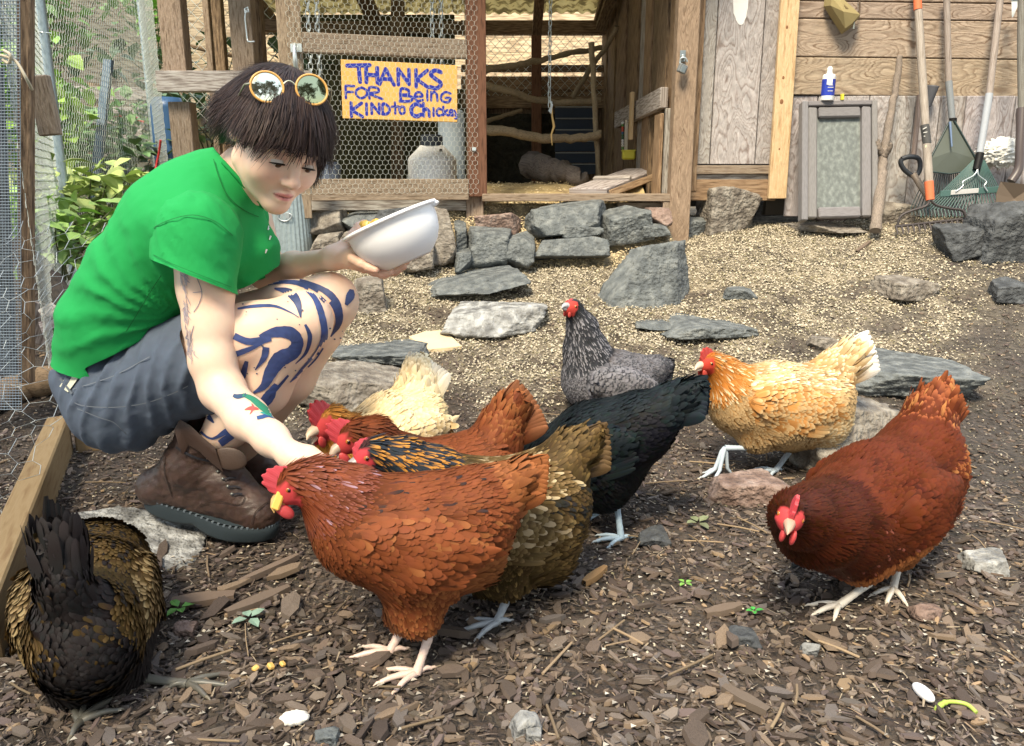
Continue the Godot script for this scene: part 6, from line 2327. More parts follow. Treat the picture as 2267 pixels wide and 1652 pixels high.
func build_hens() -> void:
	std("feather", Color.WHITE, 0.6).metallic_specular = 0.22
	var wm := std("wattle", Color.WHITE, 0.5)
	wm.subsurf_scatter_enabled = true
	wm.subsurf_scatter_strength = 0.15
	var rust := Color(0.158, 0.046, 0.018)
	var gold := Color(0.235, 0.085, 0.031)
	var dk := Color(0.13, 0.032, 0.012)
	var P := func(a: Color, b: Color, c: Color) -> Array: return [a, b, c]
	# front red hen
	hen({"seed": 11, "label": "rusty red hen nearest the camera, in the middle, with yellow food in its beak",
		"C": [905, 1185, 1.14, 122], "B": [798, 1165, 1.13, 98], "R": [1036, 1138, 1.15, 86], "Tb": [1115, 1085, 1.16, 48], "T": [1222, 1022, 1.16], "N": [752, 1105, 1.125, 70], "M": [700, 1066, 1.115, 48], "H": [652, 1064, 1.105, 38], "K": [620, 1105, 1.09],
		"vent": [1040, 1240, 1.15, 62], "thighs": [[925, 1355, 1.11, 52, 1.0], [900, 1350, 1.17, 52, -1.0]], "legs": [[[948, 1412, 1.12], [922, 1512, 1.1], 200, 0], [[882, 1405, 1.17], [862, 1462, 1.155], 190, 1]],
		"face": Color(0.50, 0.055, 0.06), "comb": 1.0, "wattle": 1.0, "leg": Color(0.66, 0.50, 0.43), "beak": Color(0.50, 0.30, 0.10), "wtilt": 0.22, "wing": 1.6,
		"col": [[shade(rust, 0.8), rust, shade(rust, 1.15), gold, 0.12], [shade(rust, 0.7), shade(rust, 0.85), rust, gold, 0.05], [shade(rust, 0.7), shade(rust, 0.95), rust, Color(0.03, 0.02, 0.02), 0.05], [rust, shade(gold, 0.8), gold, shade(gold, 1.15), 0.25], [dk, Color(0.17, 0.05, 0.025), Color(0.20, 0.065, 0.045), Color(0.32, 0.2, 0.24), 0.05], [dk, dk, dk], [shade(rust, 0.8), rust, gold, shade(gold, 1.2), 0.2], [shade(rust, 0.75), shade(rust, 1.05), shade(rust, 1.15), gold, 0.1]],
		"tail": [rust, gold], "tail_spread": 0.2, "tail_w": 0.46})
	# mottled hen behind it
	var mb := Color(0.053, 0.034, 0.014)
	hen({"seed": 12, "label": "mottled brown and black hen half hidden behind the front red hen, with a pea comb",
		"C": [1080, 1140, 1.33, 112], "B": [990, 1110, 1.32, 92], "R": [1195, 1110, 1.34, 98], "Tb": [1258, 1010, 1.35, 48], "T": [1352, 950, 1.36], "N": [935, 1055, 1.31, 66], "M": [885, 1015, 1.30, 44], "H": [830, 1002, 1.29, 36], "K": [798, 1022, 1.28],
		"vent": [1200, 1220, 1.34, 72], "thighs": [[1120, 1285, 1.29, 42, 1.0], [1080, 1285, 1.35, 42, -1.0]], "legs": [[[1118, 1335, 1.28], [1098, 1392, 1.24], 195, 0], [[1060, 1320, 1.36], [1020, 1370, 1.34], 190, 1]],
		"face": Color(0.46, 0.05, 0.06), "comb": 0.4, "wattle": 1.1, "leg": Color(0.33, 0.35, 0.37), "beak": Color(0.28, 0.26, 0.26), "ear": Color(0.40, 0.28, 0.28),
		"col": [[mb, shade(mb, 1.2), shade(mb, 1.6), Color(0.02, 0.02, 0.02), 0.3], [Color(0.03, 0.02, 0.02), shade(mb, 1.2), Color(0.35, 0.16, 0.03), Color(0.02, 0.02, 0.025), 0.4], [mb, Color(0.10, 0.064, 0.024), Color(0.17, 0.11, 0.05), Color(0.42, 0.33, 0.2), 0.15], [shade(mb, 0.8), shade(mb, 1.3), Color(0.12, 0.076, 0.03), Color(0.20, 0.13, 0.05), 0.10], [Color(0.015, 0.02, 0.028), Color(0.02, 0.028, 0.04), Color(0.03, 0.03, 0.035), Color(0.42, 0.19, 0.04), 0.36], [Color(0.04, 0.02, 0.02), Color(0.05, 0.02, 0.02), Color(0.05, 0.02, 0.02)], [shade(mb, 0.7), mb, shade(mb, 1.5), Color(0.2, 0.13, 0.05), 0.1], [mb, shade(mb, 1.4), Color(0.16, 0.11, 0.05), Color(0.34, 0.26, 0.16), 0.15]],
		"tail": [Color(0.04, 0.03, 0.022), Color(0.10, 0.062, 0.03)], "tail_spread": 0.4, "tail_w": 0.40})
	# middle red hen
	hen({"seed": 13, "label": "dark rusty hen with tall brown tail, between the cream hen and the mottled hen",
		"C": [1000, 1062, 1.52, 86], "B": [930, 1060, 1.51, 72], "R": [1075, 1040, 1.53, 80], "Tb": [1108, 950, 1.54, 46], "T": [1160, 848, 1.55], "N": [882, 1020, 1.50, 52], "M": [828, 965, 1.485, 40], "H": [784, 962, 1.47, 34], "K": [752, 992, 1.455],
		"thighs": [[1000, 1130, 1.5, 40, 1.0], [980, 1130, 1.56, 40, -1.0]], "legs": [[[1005, 1160, 1.5], [995, 1205, 1.5], 185, 0]],
		"face": Color(0.50, 0.055, 0.06), "comb": 1.1, "wattle": 0.8, "leg": Color(0.5, 0.38, 0.22), "beak": Color(0.40, 0.31, 0.24), "gape": 0.2,
		"col": [[shade(rust, 0.75), shade(rust, 0.95), rust], [shade(rust, 0.6), shade(rust, 0.8), rust], [shade(rust, 0.7), shade(rust, 0.95), shade(rust, 1.1)], [shade(rust, 0.7), rust, gold, shade(dk, 0.8), 0.1], [dk, shade(rust, 0.6), shade(rust, 0.7)], [dk, shade(dk, 0.9), dk], [shade(rust, 0.7), rust, gold], [shade(rust, 0.7), shade(rust, 0.95), shade(rust, 1.1), gold, 0.12]],
		"tail": [shade(rust, 0.75), Color(0.24, 0.10, 0.05)], "tail_spread": 0.75, "tail_w": 0.42, "tail_n": 9})
	# cream hen
	var cream := Color(0.66, 0.50, 0.27)
	var oran := Color(0.42, 0.17, 0.035)
	hen({"seed": 14, "label": "cream hen with white upright tail, orange neck and open beak, next to the painted shin",
		"C": [868, 965, 1.70, 86], "B": [790, 1000, 1.66, 66], "R": [912, 935, 1.74, 70], "Tb": [924, 880, 1.76, 46], "T": [924, 778, 1.78], "cone": 0.8, "N": [762, 985, 1.63, 52], "M": [744, 950, 1.61, 40], "H": [730, 930, 1.59, 34], "K": [698, 956, 1.56],
		"thighs": [], "legs": [], "face": Color(0.50, 0.055, 0.06), "comb": 1.25, "wattle": 0.8, "leg": Color(0.5, 0.4, 0.2), "beak": Color(0.55, 0.43, 0.32), "gape": 0.5, "ear": Color(0.62, 0.42, 0.30),
		"col": [[shade(cream, 0.9), cream, shade(cream, 1.1)], [shade(oran, 0.9), oran, Color(0.5, 0.26, 0.07)], [shade(cream, 0.95), cream, Color(0.74, 0.62, 0.40)], [cream, Color(0.72, 0.58, 0.36), Color(0.78, 0.68, 0.47)], [shade(oran, 0.8), oran, Color(0.52, 0.26, 0.06)], [oran, oran, oran], [cream, cream, cream], [shade(cream, 0.95), cream, Color(0.75, 0.62, 0.4)]],
		"tail": [Color(0.80, 0.68, 0.46), Color(0.86, 0.82, 0.72)], "tail_spread": 0.55, "tail_w": 0.36, "tail_n": 8, "tup": Vector3(-1, 0.2, 0.2)})
	# black hen
	var blk := Color(0.008, 0.009, 0.011)
	var sheen := Color(0.011, 0.0155, 0.0185)
	hen({"seed": 15, "label": "glossy black hen seen from behind in the centre, walking left with bluish legs",
		"C": [1320, 1000, 1.66, 100], "B": [1235, 1040, 1.70, 84], "R": [1405, 950, 1.62, 76], "Tb": [1478, 900, 1.60, 42], "T": [1574, 845, 1.58], "N": [1190, 1060, 1.72, 56], "M": [1165, 1085, 1.73, 38], "H": [1150, 1110, 1.72, 26], "K": [1135, 1140, 1.70],
		"thighs": [[1335, 1085, 1.60, 44, 1.0], [1310, 1090, 1.69, 42, -1.0]], "legs": [[[1364, 1110, 1.60], [1375, 1192, 1.58], 195, 0], [[1325, 1132, 1.68], [1262, 1180, 1.62], 190, 1]],
		"face": Color(0.3, 0.03, 0.03), "comb": 0.8, "leg": Color(0.36, 0.47, 0.56), "beak": Color(0.1, 0.1, 0.1),
		"col": [[blk, blk, shade(blk, 1.2)], [blk, blk, blk], [blk, sheen, shade(sheen, 1.2)], [blk, sheen, shade(sheen, 1.3)], [blk, shade(sheen, 0.8), sheen], [blk, blk, blk], [blk, blk, blk], [blk, shade(sheen, 0.9), sheen, Color(0.05, 0.05, 0.06), 0.05]],
		"tail": [shade(sheen, 0.8), Color(0.013, 0.019, 0.026)], "tail_spread": 0.4, "tail_w": 0.42, "flen": 1.15})
	# barred hen
	var g0 := Color(0.045, 0.047, 0.055)
	var g1 := Color(0.16, 0.155, 0.17)
	hen({"seed": 16, "label": "grey barred hen standing upright with red face, farthest back on the shavings",
		"C": [1345, 850, 2.45, 74], "B": [1308, 838, 2.44, 60], "R": [1400, 838, 2.47, 50], "Tb": [1448, 818, 2.48, 26], "T": [1494, 806, 2.5], "N": [1295, 770, 2.43, 44], "M": [1287, 722, 2.42, 31], "H": [1268, 682, 2.40, 20], "K": [1246, 678, 2.36],
		"hup": Vector3(0.1, 1, 0), "thighs": [], "legs": [], "face": Color(0.52, 0.06, 0.05), "comb": 0.15, "wattle": 0.75, "leg": Color(0.4, 0.4, 0.4), "beak": Color(0.45, 0.45, 0.45), "eye": Color(0.4, 0.14, 0.03),
		"col": [[g0, shade(g1, 0.8), g0, shade(g1, 1.1), 0.3], [g0, g1, g0, shade(g1, 1.2), 0.35], [Color(0.06, 0.05, 0.045), shade(g1, 0.9), g0, g1, 0.4], [g0, g1, g0], [shade(g0, 0.5), shade(g0, 0.8), g0, shade(g1, 1.7), 0.30], [g0, g0, g0], [g0, g1, g0], [g0, shade(g1, 1.1), g0, shade(g1, 1.2), 0.4]],
		"tail": [g0, shade(g0, 0.7)], "tail_spread": 0.5, "tail_w": 0.6, "flen": 0.85, "thick": 1.3})
	# buff hen
	var buff := Color(0.40, 0.205, 0.070)
	var pale := Color(0.49, 0.335, 0.170)
	hen({"seed": 17, "label": "buff hen with white tipped tail walking left beside the big light brown rock",
		"C": [1710, 895, 2.02, 86], "B": [1640, 888, 2.01, 68], "R": [1805, 885, 2.03, 72], "Tb": [1848, 820, 2.04, 40], "T": [1930, 742, 2.05], "N": [1612, 850, 2.0, 46], "M": [1594, 822, 1.99, 33], "H": [1574, 802, 1.97, 23], "K": [1547, 812, 1.95],
		"vent": [1815, 940, 2.02, 52], "thighs": [[1672, 968, 1.98, 32, 1.0], [1745, 968, 2.06, 34, -1.0]], "legs": [[[1655, 992, 1.97], [1604, 1008, 1.97], 190, 0, 0.02], [[1748, 1000, 2.05], [1716, 1046, 2.0], 200, 1]],
		"face": Color(0.42, 0.045, 0.03), "comb": 0.9, "wattle": 0.8, "leg": Color(0.44, 0.52, 0.60), "beak": Color(0.55, 0.42, 0.32), "ear": Color(0.5, 0.25, 0.12),
		"col": [[shade(buff, 0.85), shade(pale, 0.9), pale], [shade(buff, 0.8), shade(pale, 0.75), shade(pale, 0.9)], [buff, pale, Color(0.56, 0.43, 0.26), Color(0.66, 0.58, 0.44), 0.25], [buff, pale, Color(0.66, 0.54, 0.34)], [Color(0.38, 0.13, 0.025), Color(0.42, 0.17, 0.04), Color(0.5, 0.26, 0.09), Color(0.68, 0.56, 0.36), 0.2], [Color(0.38, 0.11, 0.02), Color(0.4, 0.12, 0.02), Color(0.4, 0.12, 0.02)], [shade(buff, 0.8), shade(pale, 0.8), pale], [Color(0.36, 0.16, 0.045), Color(0.42, 0.20, 0.065), pale, shade(pale, 1.1), 0.15]],
		"tail": [Color(0.62, 0.42, 0.22), Color(0.80, 0.79, 0.76)], "tail_spread": 0.4, "tail_w": 0.34, "wingtip": pale})
	# right red hen
	var mar := Color(0.09, 0.021, 0.008)
	hen({"seed": 18, "label": "dark mahogany hen at right, head lowered towards the camera, on pale legs",
		"C": [1940, 1110, 1.40, 116], "B": [1862, 1160, 1.33, 102], "R": [2028, 1030, 1.47, 88], "Tb": [2058, 925, 1.51, 50], "T": [2102, 828, 1.54], "N": [1806, 1162, 1.26, 84], "M": [1768, 1146, 1.20, 58], "H": [1748, 1140, 1.14, 34], "K": [1744, 1190, 1.08],
		"hup": Vector3(0.05, 0.9, 0.5), "vent": [2048, 1115, 1.44, 58], "thighs": [[1905, 1245, 1.32, 46, -1.0], [1985, 1215, 1.40, 44, 1.0]], "legs": [[[1928, 1288, 1.32], [1856, 1346, 1.30], 205, 0], [[1992, 1245, 1.40], [1976, 1308, 1.36], 235, 1]],
		"face": Color(0.50, 0.055, 0.06), "comb": 1.1, "wattle": 0.95, "leg": Color(0.60, 0.56, 0.50), "beak": Color(0.45, 0.28, 0.2),
		"col": [[shade(mar, 0.8), shade(mar, 1.1), Color(0.27, 0.09, 0.03), Color(0.32, 0.13, 0.04), 0.15], [shade(mar, 0.5), shade(mar, 0.65), shade(mar, 0.8), Color(0.22, 0.07, 0.05), 0.06], [shade(mar, 0.75), mar, shade(mar, 1.1)], [shade(mar, 0.9), shade(mar, 1.15), Color(0.25, 0.075, 0.03), Color(0.36, 0.15, 0.05), 0.15], [shade(mar, 0.45), shade(mar, 0.55), shade(mar, 0.75)], [shade(mar, 0.45), shade(mar, 0.5), shade(mar, 0.5)], [shade(mar, 1.0), Color(0.25, 0.085, 0.028), Color(0.3, 0.11, 0.035)], [shade(mar, 0.7), shade(mar, 0.95), shade(mar, 1.15)]],
		"tail": [shade(mar, 1.1), Color(0.25, 0.075, 0.03)], "tail_spread": 0.55, "tail_w": 0.34, "tail_n": 8})
	# dark hen at the left edge, seen from behind
	var ch := Color(0.022, 0.019, 0.019)
	var br := Color(0.060, 0.038, 0.015)
	hen({"seed": 19, "label": "dark brown and black hen seen from behind at the lower left corner",
		"C": [196, 1330, 1.16, 124], "B": [212, 1268, 1.27, 104], "R": [188, 1395, 1.05, 102], "Tb": [146, 1310, 1.00, 48], "T": [112, 1096, 1.02], "fan": 0.06, "N": [225, 1255, 1.36, 70], "M": [250, 1290, 1.42, 44], "H": [262, 1340, 1.43, 28], "K": [270, 1380, 1.42],
		"vent": [195, 1448, 1.02, 84], "thighs": [[160, 1520, 1.04, 50, -1.0], [275, 1480, 1.08, 50, 1.0]], "legs": [[[155, 1560, 1.03], [182, 1618, 0.98], 75, 0], [[320, 1502, 1.08], [415, 1516, 1.07], 0, 1]],
		"face": Color(0.3, 0.03, 0.03), "comb": 0.6, "leg": Color(0.10, 0.095, 0.08), "beak": Color(0.1, 0.1, 0.1),
		"col": [[shade(br, 0.6), br, shade(br, 1.7), Color(0.22, 0.15, 0.07), 0.12], [shade(br, 0.6), br, shade(br, 1.4)], [shade(br, 0.7), shade(br, 1.2), shade(br, 1.8), ch, 0.2], [shade(ch, 0.8), ch, shade(ch, 1.4), br, 0.10], [ch, shade(br, 0.8), br], [ch, ch, ch], [shade(ch, 0.8), ch, shade(ch, 1.3)], [shade(br, 0.7), br, Color(0.25, 0.17, 0.08), Color(0.3, 0.22, 0.11), 0.15]],
		"tail": [shade(ch, 0.6), ch], "tail_spread": 0.12, "tail_w": 0.22, "tail_n": 6, "tup": Vector3(-0.2, 0.1, 1), "wingtip": Color(0.30, 0.21, 0.09), "flen": 1.1})

# ---------------------------------------------------------------- person

# where the view ray through a measuring point meets a field
func on_field(f: Field, list: PackedInt32Array, x: float, y: float, d0: float, d1: float) -> Vector3:
	var r := dir_of(x, y)
	var o := Vector3(0, EYE, 0)
	var t := d0
	for k in 60:
		var p := o + r * t
		var d := f.at(p, list)
		if d < 0.0004:
			return p
		t += d * 0.9
		if t > d1:
			break
	return Vector3.INF

func smooth_row(pts: Array, per: int) -> Array:
	var out := []
	for k in pts.size() - 1:
		for j in per:
			var t := float(j) / per
			var q := []
			for c in 3:
				q.push_back(cubic_interpolate(pts[k][c], pts[k + 1][c], pts[maxi(k - 1, 0)][c], pts[mini(k + 2, pts.size() - 1)][c], t))
			out.push_back(q)
	out.push_back(pts[pts.size() - 1])
	return out

# a flat stroke of paint lying on a field; points are [x, y, width]
func surf_stroke(m: MB, f: Field, list: PackedInt32Array, pts: Array, per := 5, raise := 0.0011, d0 := 0.9, d1 := 2.3) -> void:
	var q := smooth_row(pts, per)
	var prev := []
	for k in q.size():
		var t := Vector2(q[mini(k + 1, q.size() - 1)][0] - q[maxi(k - 1, 0)][0], q[mini(k + 1, q.size() - 1)][1] - q[maxi(k - 1, 0)][1]).normalized()
		var s := Vector2(-t.y, t.x)
		var row := []
		var wd: float = maxf(q[k][2], 0.6) * (1.0 + 0.12 * nz.get_noise_2d(k * 0.9, q[k][0]))
		for j in 5:
			var o := s * (j - 2) * 0.25 * wd
			var p := on_field(f, list, q[k][0] + o.x, q[k][1] + o.y, d0, d1)
			if prev.size() and p != Vector3.INF and prev[j] != Vector3.INF and absf(p.z - (prev[j] as Vector3).z) > 0.045:
				p = Vector3.INF
			if p != Vector3.INF:
				p -= dir_of(q[k][0], q[k][1]) * raise
			row.push_back(p)
		if prev.size():
			for j in 4:
				var a: Vector3 = prev[j]; var b: Vector3 = prev[j + 1]; var c: Vector3 = row[j + 1]; var d: Vector3 = row[j]
				if a != Vector3.INF and b != Vector3.INF and c != Vector3.INF and d != Vector3.INF and a.distance_to(c) < 0.06:
					m.quad(a, b, c, d, -dir_of(q[k][0], q[k][1]))
		prev = row

# drops the faces of m past the cut and draws the last ones back to it
func trim(m: MB, cut: Array) -> void:
	var old := m.i
	m.i = PackedInt32Array()
	for k in range(0, old.size(), 3):
		var q := [old[k], old[k + 1], old[k + 2]]
		var out := 0
		for j in q:
			if cut[j] > 0.0:
				out += 1
		if out < 3:
			m.idx(q[0], q[1], q[2])

func chain(f: Field, pts: Array, k := 0.04, reg := 0, grow := 0.0) -> void:
	for j in pts.size() - 1:
		f.cap(jj(pts[j]), jj(pts[j + 1]), jr(pts[j]) + grow, jr(pts[j + 1]) + grow, k, reg)

func skin_color(p: Vector3) -> Color:
	var a := nz.get_noise_3dv(p * 14.0)
	var b := nz.get_noise_3dv(p * 60.0)
	return Color(0.74 + 0.03 * a, 0.525 - 0.035 * a + 0.02 * b, 0.40 - 0.04 * a + 0.02 * b)

var R_ARM := [[438, 545, 1.50, 60], [455, 640, 1.49, 57], [463, 720, 1.475, 52], [470, 800, 1.455, 47], [489, 862, 1.44, 44]]
var R_FORE := [[489, 862, 1.44, 44], [547, 926, 1.37, 44], [600, 972, 1.31, 35], [648, 1012, 1.265, 26]]
var L_ARM := [[550, 490, 1.80, 52], [588, 600, 1.82, 40]]
var L_FORE := [[588, 600, 1.82, 36], [650, 588, 1.74, 28], [735, 573, 1.66, 24]]
var NEAR_LEG := [[285, 872, 1.60, 92], [420, 800, 1.57, 84], [560, 745, 1.53, 74], [668, 706, 1.51, 58]]
var NEAR_SHIN := [[668, 706, 1.51, 56], [640, 760, 1.52, 56], [578, 858, 1.54, 60], [504, 945, 1.58, 45], [446, 1010, 1.60, 34]]
var FAR_LEG := [[300, 850, 1.76, 90], [500, 740, 1.72, 78], [640, 690, 1.69, 66], [728, 664, 1.66, 56]]
var FAR_SHIN := [[728, 664, 1.66, 56], [700, 730, 1.67, 54], [640, 835, 1.69, 54], [575, 925, 1.71, 44], [520, 1010, 1.72, 36]]

func finger(f: Field, pts: Array, r0: float, r1: float, k := 0.006) -> void:
	for j in pts.size() - 1:
		var t0 := float(j) / (pts.size() - 1)
		var t1 := float(j + 1) / (pts.size() - 1)
		f.cap(pts[j], pts[j + 1], lerpf(r0, r1, t0), lerpf(r0, r1, t1), k, 9)

func build_person() -> void:
	var sm := std("skin", Color.WHITE, 0.5, null, Vector3.ONE, bump_tex(18, 0.08, 2.5), 0.35)
	sm.uv1_triplanar = true
	sm.uv1_scale = Vector3(12, 12, 12)
	sm.subsurf_scatter_enabled = true
	sm.subsurf_scatter_strength = 0.12
	var base := pz(420, 1150, 1.6)
	var root := thing("person", "person in a bright green T-shirt squatting to feed the hens, bowl in one hand", "person", Vector3(base.x, 0, base.z))
	var body := MB.new()
	# legs and trunk
	var lf := Field.new()
	chain(lf, NEAR_LEG, 0.02, 1)
	chain(lf, NEAR_SHIN, 0.02, 2)
	chain(lf, FAR_LEG, 0.02, 1)
	chain(lf, FAR_SHIN, 0.02, 2)
	for q in [NEAR_LEG, FAR_LEG]:
		var kn: Array = q[3]
		lf.ell(jj([kn[0] + 16, kn[1] + 8, kn[2] - 0.01]), Basis(), Vector3(0.036, 0.045, 0.036), 0.03, 3)
	chain(lf, [[235, 860, 1.67, 80], [300, 690, 1.66, 82], [410, 530, 1.65, 84], [470, 450, 1.64, 50]], 0.05, 0)
	lf.build(0.0065, body)
	var n0 := body.v.size()
	for k in n0:
		body.c[k] = skin_color(body.v[k])
	# right arm with its hand reaching down behind the red hen's neck
	var af := Field.new()
	chain(af, R_ARM, 0.02, 1)
	chain(af, R_FORE, 0.02, 1)
	af.ell(jj([500, 868, 1.445]), Basis(), Vector3(0.033, 0.033, 0.033), 0.02, 1)
	var wr := jj(R_FORE[3])
	var palm := jj([704, 1062, 1.235])
	af.cap(wr, palm, 0.021, 0.022, 0.02, 8)
	af.cap(wr.lerp(palm, 0.4) + Vector3(0.01, 0.014, -0.012), palm + Vector3(0.014, 0.010, -0.016), 0.016, 0.017, 0.02, 8)
	var kn0 := palm + Vector3(0.022, -0.004, 0.0)
	for k in 4:
		var s := (k - 1.5) * 0.0185
		var p0 := kn0 + Vector3(-0.004 * absf(s) * 40.0, 0.010 - k * 0.001, -s)
		var l: float = [0.038, 0.043, 0.041, 0.033][k]
		finger(af, [p0, p0 + Vector3(0.7, -0.62, 0.05) * l, p0 + Vector3(0.75, -1.35, 0.05) * l, p0 + Vector3(0.35, -1.85, 0.02) * l], 0.0095, 0.0075)
	finger(af, [wr.lerp(palm, 0.35) + Vector3(0.0, -0.012, 0.02), palm + Vector3(0.0, -0.03, 0.026), palm + Vector3(0.018, -0.055, 0.018), palm + Vector3(0.03, -0.07, 0.008)], 0.012, 0.008)
	af.build(0.0042, body)
	for k in range(n0, body.v.size()):
		body.c[k] = skin_color(body.v[k])
	n0 = body.v.size()
	# left arm, its hand under the bowl
	var gf := Field.new()
	chain(gf, L_ARM, 0.02, 1)
	chain(gf, L_FORE, 0.02, 1)
	gf.cap(jj([735, 573, 1.66]), jj([785, 572, 1.63]), 0.021, 0.022, 0.015, 8)
	gf.cap(jj([740, 565, 1.665]), jj([776, 540, 1.67]), 0.019, 0.018, 0.015, 8)
	gf.cap(jj([785, 572, 1.63]), jj([806, 592, 1.64]), 0.017, 0.013, 0.012, 8)
	finger(gf, [jj([778, 572, 1.60]), jj([800, 584, 1.585]), jj([818, 593, 1.58]), jj([832, 598, 1.575])], 0.0105, 0.0072)
	finger(gf, [jj([795, 585, 1.61]), jj([825, 600, 1.60]), jj([848, 608, 1.60]), jj([864, 603, 1.60])], 0.010, 0.008)
	finger(gf, [jj([800, 582, 1.64]), jj([840, 602, 1.64]), jj([872, 602, 1.64]), jj([893, 590, 1.64])], 0.010, 0.008)
	finger(gf, [jj([800, 575, 1.67]), jj([840, 595, 1.68]), jj([880, 592, 1.68]), jj([900, 578, 1.68])], 0.0098, 0.0078)
	finger(gf, [jj([762, 552, 1.67]), jj([780, 522, 1.69]), jj([794, 503, 1.70]), jj([806, 494, 1.71])], 0.0125, 0.0085)
	gf.build(0.0040, body)
	for k in range(n0, body.v.size()):
		var c := skin_color(body.v[k])
		var red := smoothstep(0.0, 0.10, body.v[k].x - jj([735, 573, 1.66]).x)
		body.c[k] = c.lerp(Color(0.60, 0.33, 0.24), red * 0.55)
	n0 = body.v.size()
	# head and neck, in the head's own axes: x to its left, y up, z out of the face
	var f3 := Vector3(sin(deg_to_rad(41.0)) * cos(deg_to_rad(29.0)), -sin(deg_to_rad(29.0)), cos(deg_to_rad(41.0)) * cos(deg_to_rad(29.0)))
	var x3 := Vector3.UP.cross(f3).normalized()
	var hb := Basis(x3, f3.cross(x3), f3)
	hb = hb * Basis(Vector3.BACK, deg_to_rad(-9.0))
	var O := pz(653, 361, 1.50) - hb * Vector3(0, 0.004, 0.088)
	var ht := Transform3D(hb, O)
	var hf := Field.new()
	var E := func(c: Vector3, r: Vector3, k: float, reg: int, carve: bool) -> void: hf.ell(ht * c, hb, r, k, reg, carve)
	E.call(Vector3(0, 0.040, -0.008), Vector3(0.073, 0.080, 0.090), 0.03, 0, false)
	E.call(Vector3(0, -0.022, 0.034), Vector3(0.060, 0.072, 0.056), 0.03, 0, false)
	hf.cap(ht * Vector3(-0.048, -0.042, 0.002), ht * Vector3(-0.010, -0.088, 0.066), 0.022, 0.013, 0.035, 0)
	hf.cap(ht * Vector3(0.048, -0.042, 0.002), ht * Vector3(0.010, -0.088, 0.066), 0.022, 0.013, 0.035, 0)
	E.call(Vector3(0, -0.090, 0.073), Vector3(0.015, 0.013, 0.013), 0.02, 0, false)
	for s in [-1.0, 1.0]:
		E.call(Vector3(s * 0.037, -0.028, 0.058), Vector3(0.028, 0.028, 0.026), 0.025, 1, false)
		E.call(Vector3(s * 0.030, 0.004, 0.101), Vector3(0.017, 0.010, 0.013), 0.016, 0, true)
		hf.cap(ht * Vector3(s * 0.012, 0.022, 0.085), ht * Vector3(s * 0.044, 0.022, 0.070), 0.010, 0.009, 0.016, 0)
		E.call(Vector3(s * 0.0305, 0.0065, 0.0765), Vector3(0.0155, 0.0095, 0.0125), 0.006, 4, false)
	hf.cap(ht * Vector3(0, 0.016, 0.086), ht * Vector3(0, -0.026, 0.104), 0.0078, 0.0098, 0.012, 2)
	E.call(Vector3(0, -0.031, 0.105), Vector3(0.0115, 0.0095, 0.0105), 0.008, 2, false)
	for s in [-1.0, 1.0]:
		E.call(Vector3(s * 0.0115, -0.034, 0.096), Vector3(0.0078, 0.0068, 0.009), 0.006, 2, false)
		E.call(Vector3(s * 0.0065, -0.0405, 0.101), Vector3(0.0035, 0.0025, 0.004), 0.003, 2, true)
	hf.cap(ht * Vector3(-0.018, -0.0625, 0.082), ht * Vector3(-0.004, -0.0575, 0.0925), 0.004, 0.0056, 0.007, 3)
	hf.cap(ht * Vector3(0.018, -0.0625, 0.082), ht * Vector3(0.004, -0.0575, 0.0925), 0.004, 0.0056, 0.007, 3)
	hf.cap(ht * Vector3(-0.014, -0.0695, 0.083), ht * Vector3(0.014, -0.0695, 0.083), 0.0048, 0.0048, 0.007, 3)
	hf.cap(ht * Vector3(-0.005, -0.0705, 0.089), ht * Vector3(0.005, -0.0705, 0.089), 0.0058, 0.0058, 0.008, 3)
	E.call(Vector3(0, -0.0645, 0.0985), Vector3(0.024, 0.0013, 0.008), 0.003, 3, true)
	E.call(Vector3(-0.071, 0.004, -0.018), Vector3(0.008, 0.024, 0.015), 0.006, 0, false)
	E.call(Vector3(0.074, -0.005, -0.01), Vector3(0.008, 0.030, 0.018), 0.006, 0, false)
	hf.cap(ht * Vector3(0.004, -0.045, -0.040), jj([494, 418, 1.645]), 0.043, 0.052, 0.025, 5)
	hf.cap(ht * Vector3(0.004, -0.075, -0.012), jj([528, 440, 1.645]), 0.034, 0.038, 0.025, 5)
	hf.build(0.0027, body)
	var inv := ht.affine_inverse()
	for k in range(n0, body.v.size()):
		var p := inv * body.v[k]
		var c := skin_color(body.v[k])
		var cheek := exp(-Vector2(absf(p.x) - 0.040, p.y + 0.030).length_squared() / 0.00045)
		c = c.lerp(Color(0.64, 0.33, 0.25), 0.42 * cheek)
		var nose := exp(-(p - Vector3(0, -0.03, 0.11)).length_squared() / 0.0002)
		c = c.lerp(Color(0.62, 0.34, 0.27), 0.35 * nose)
		var mouth := Vector2(p.x * 0.42, p.y + 0.0645 - 0.0022 * (1.0 - absf(p.x) * 30.0)).length()
		if p.z > 0.06:
			c = c.lerp(Color(0.60, 0.22, 0.22), 0.9 * (1.0 - smoothstep(0.0068, 0.0092, mouth)))
			c = c.lerp(Color(0.22, 0.06, 0.05), 0.85 * (1.0 - smoothstep(0.0006, 0.0022, absf(p.y + 0.0645 + p.x * p.x * -4.0))) * (1.0 - smoothstep(0.019, 0.024, absf(p.x))))
		var eye := Vector2((absf(p.x) - 0.0305) * 0.75, p.y - 0.012).length()
		if p.z > 0.05:
			c = c.lerp(Color(0.42, 0.22, 0.17), 0.5 * (1.0 - smoothstep(0.004, 0.014, eye)))
		for mole in [Vector3(-0.038, -0.062, 0.055), Vector3(-0.056, -0.07, 0.02)]:
			c = c.lerp(Color(0.16, 0.07, 0.05), 1.0 - smoothstep(0.0012, 0.0028, (p - mole).length()))
		body.c[k] = c
	body.smooth()
	put("body", body, sm, root)
	person_face(root, ht, hb)
	person_hair(root, ht, hb, inv)
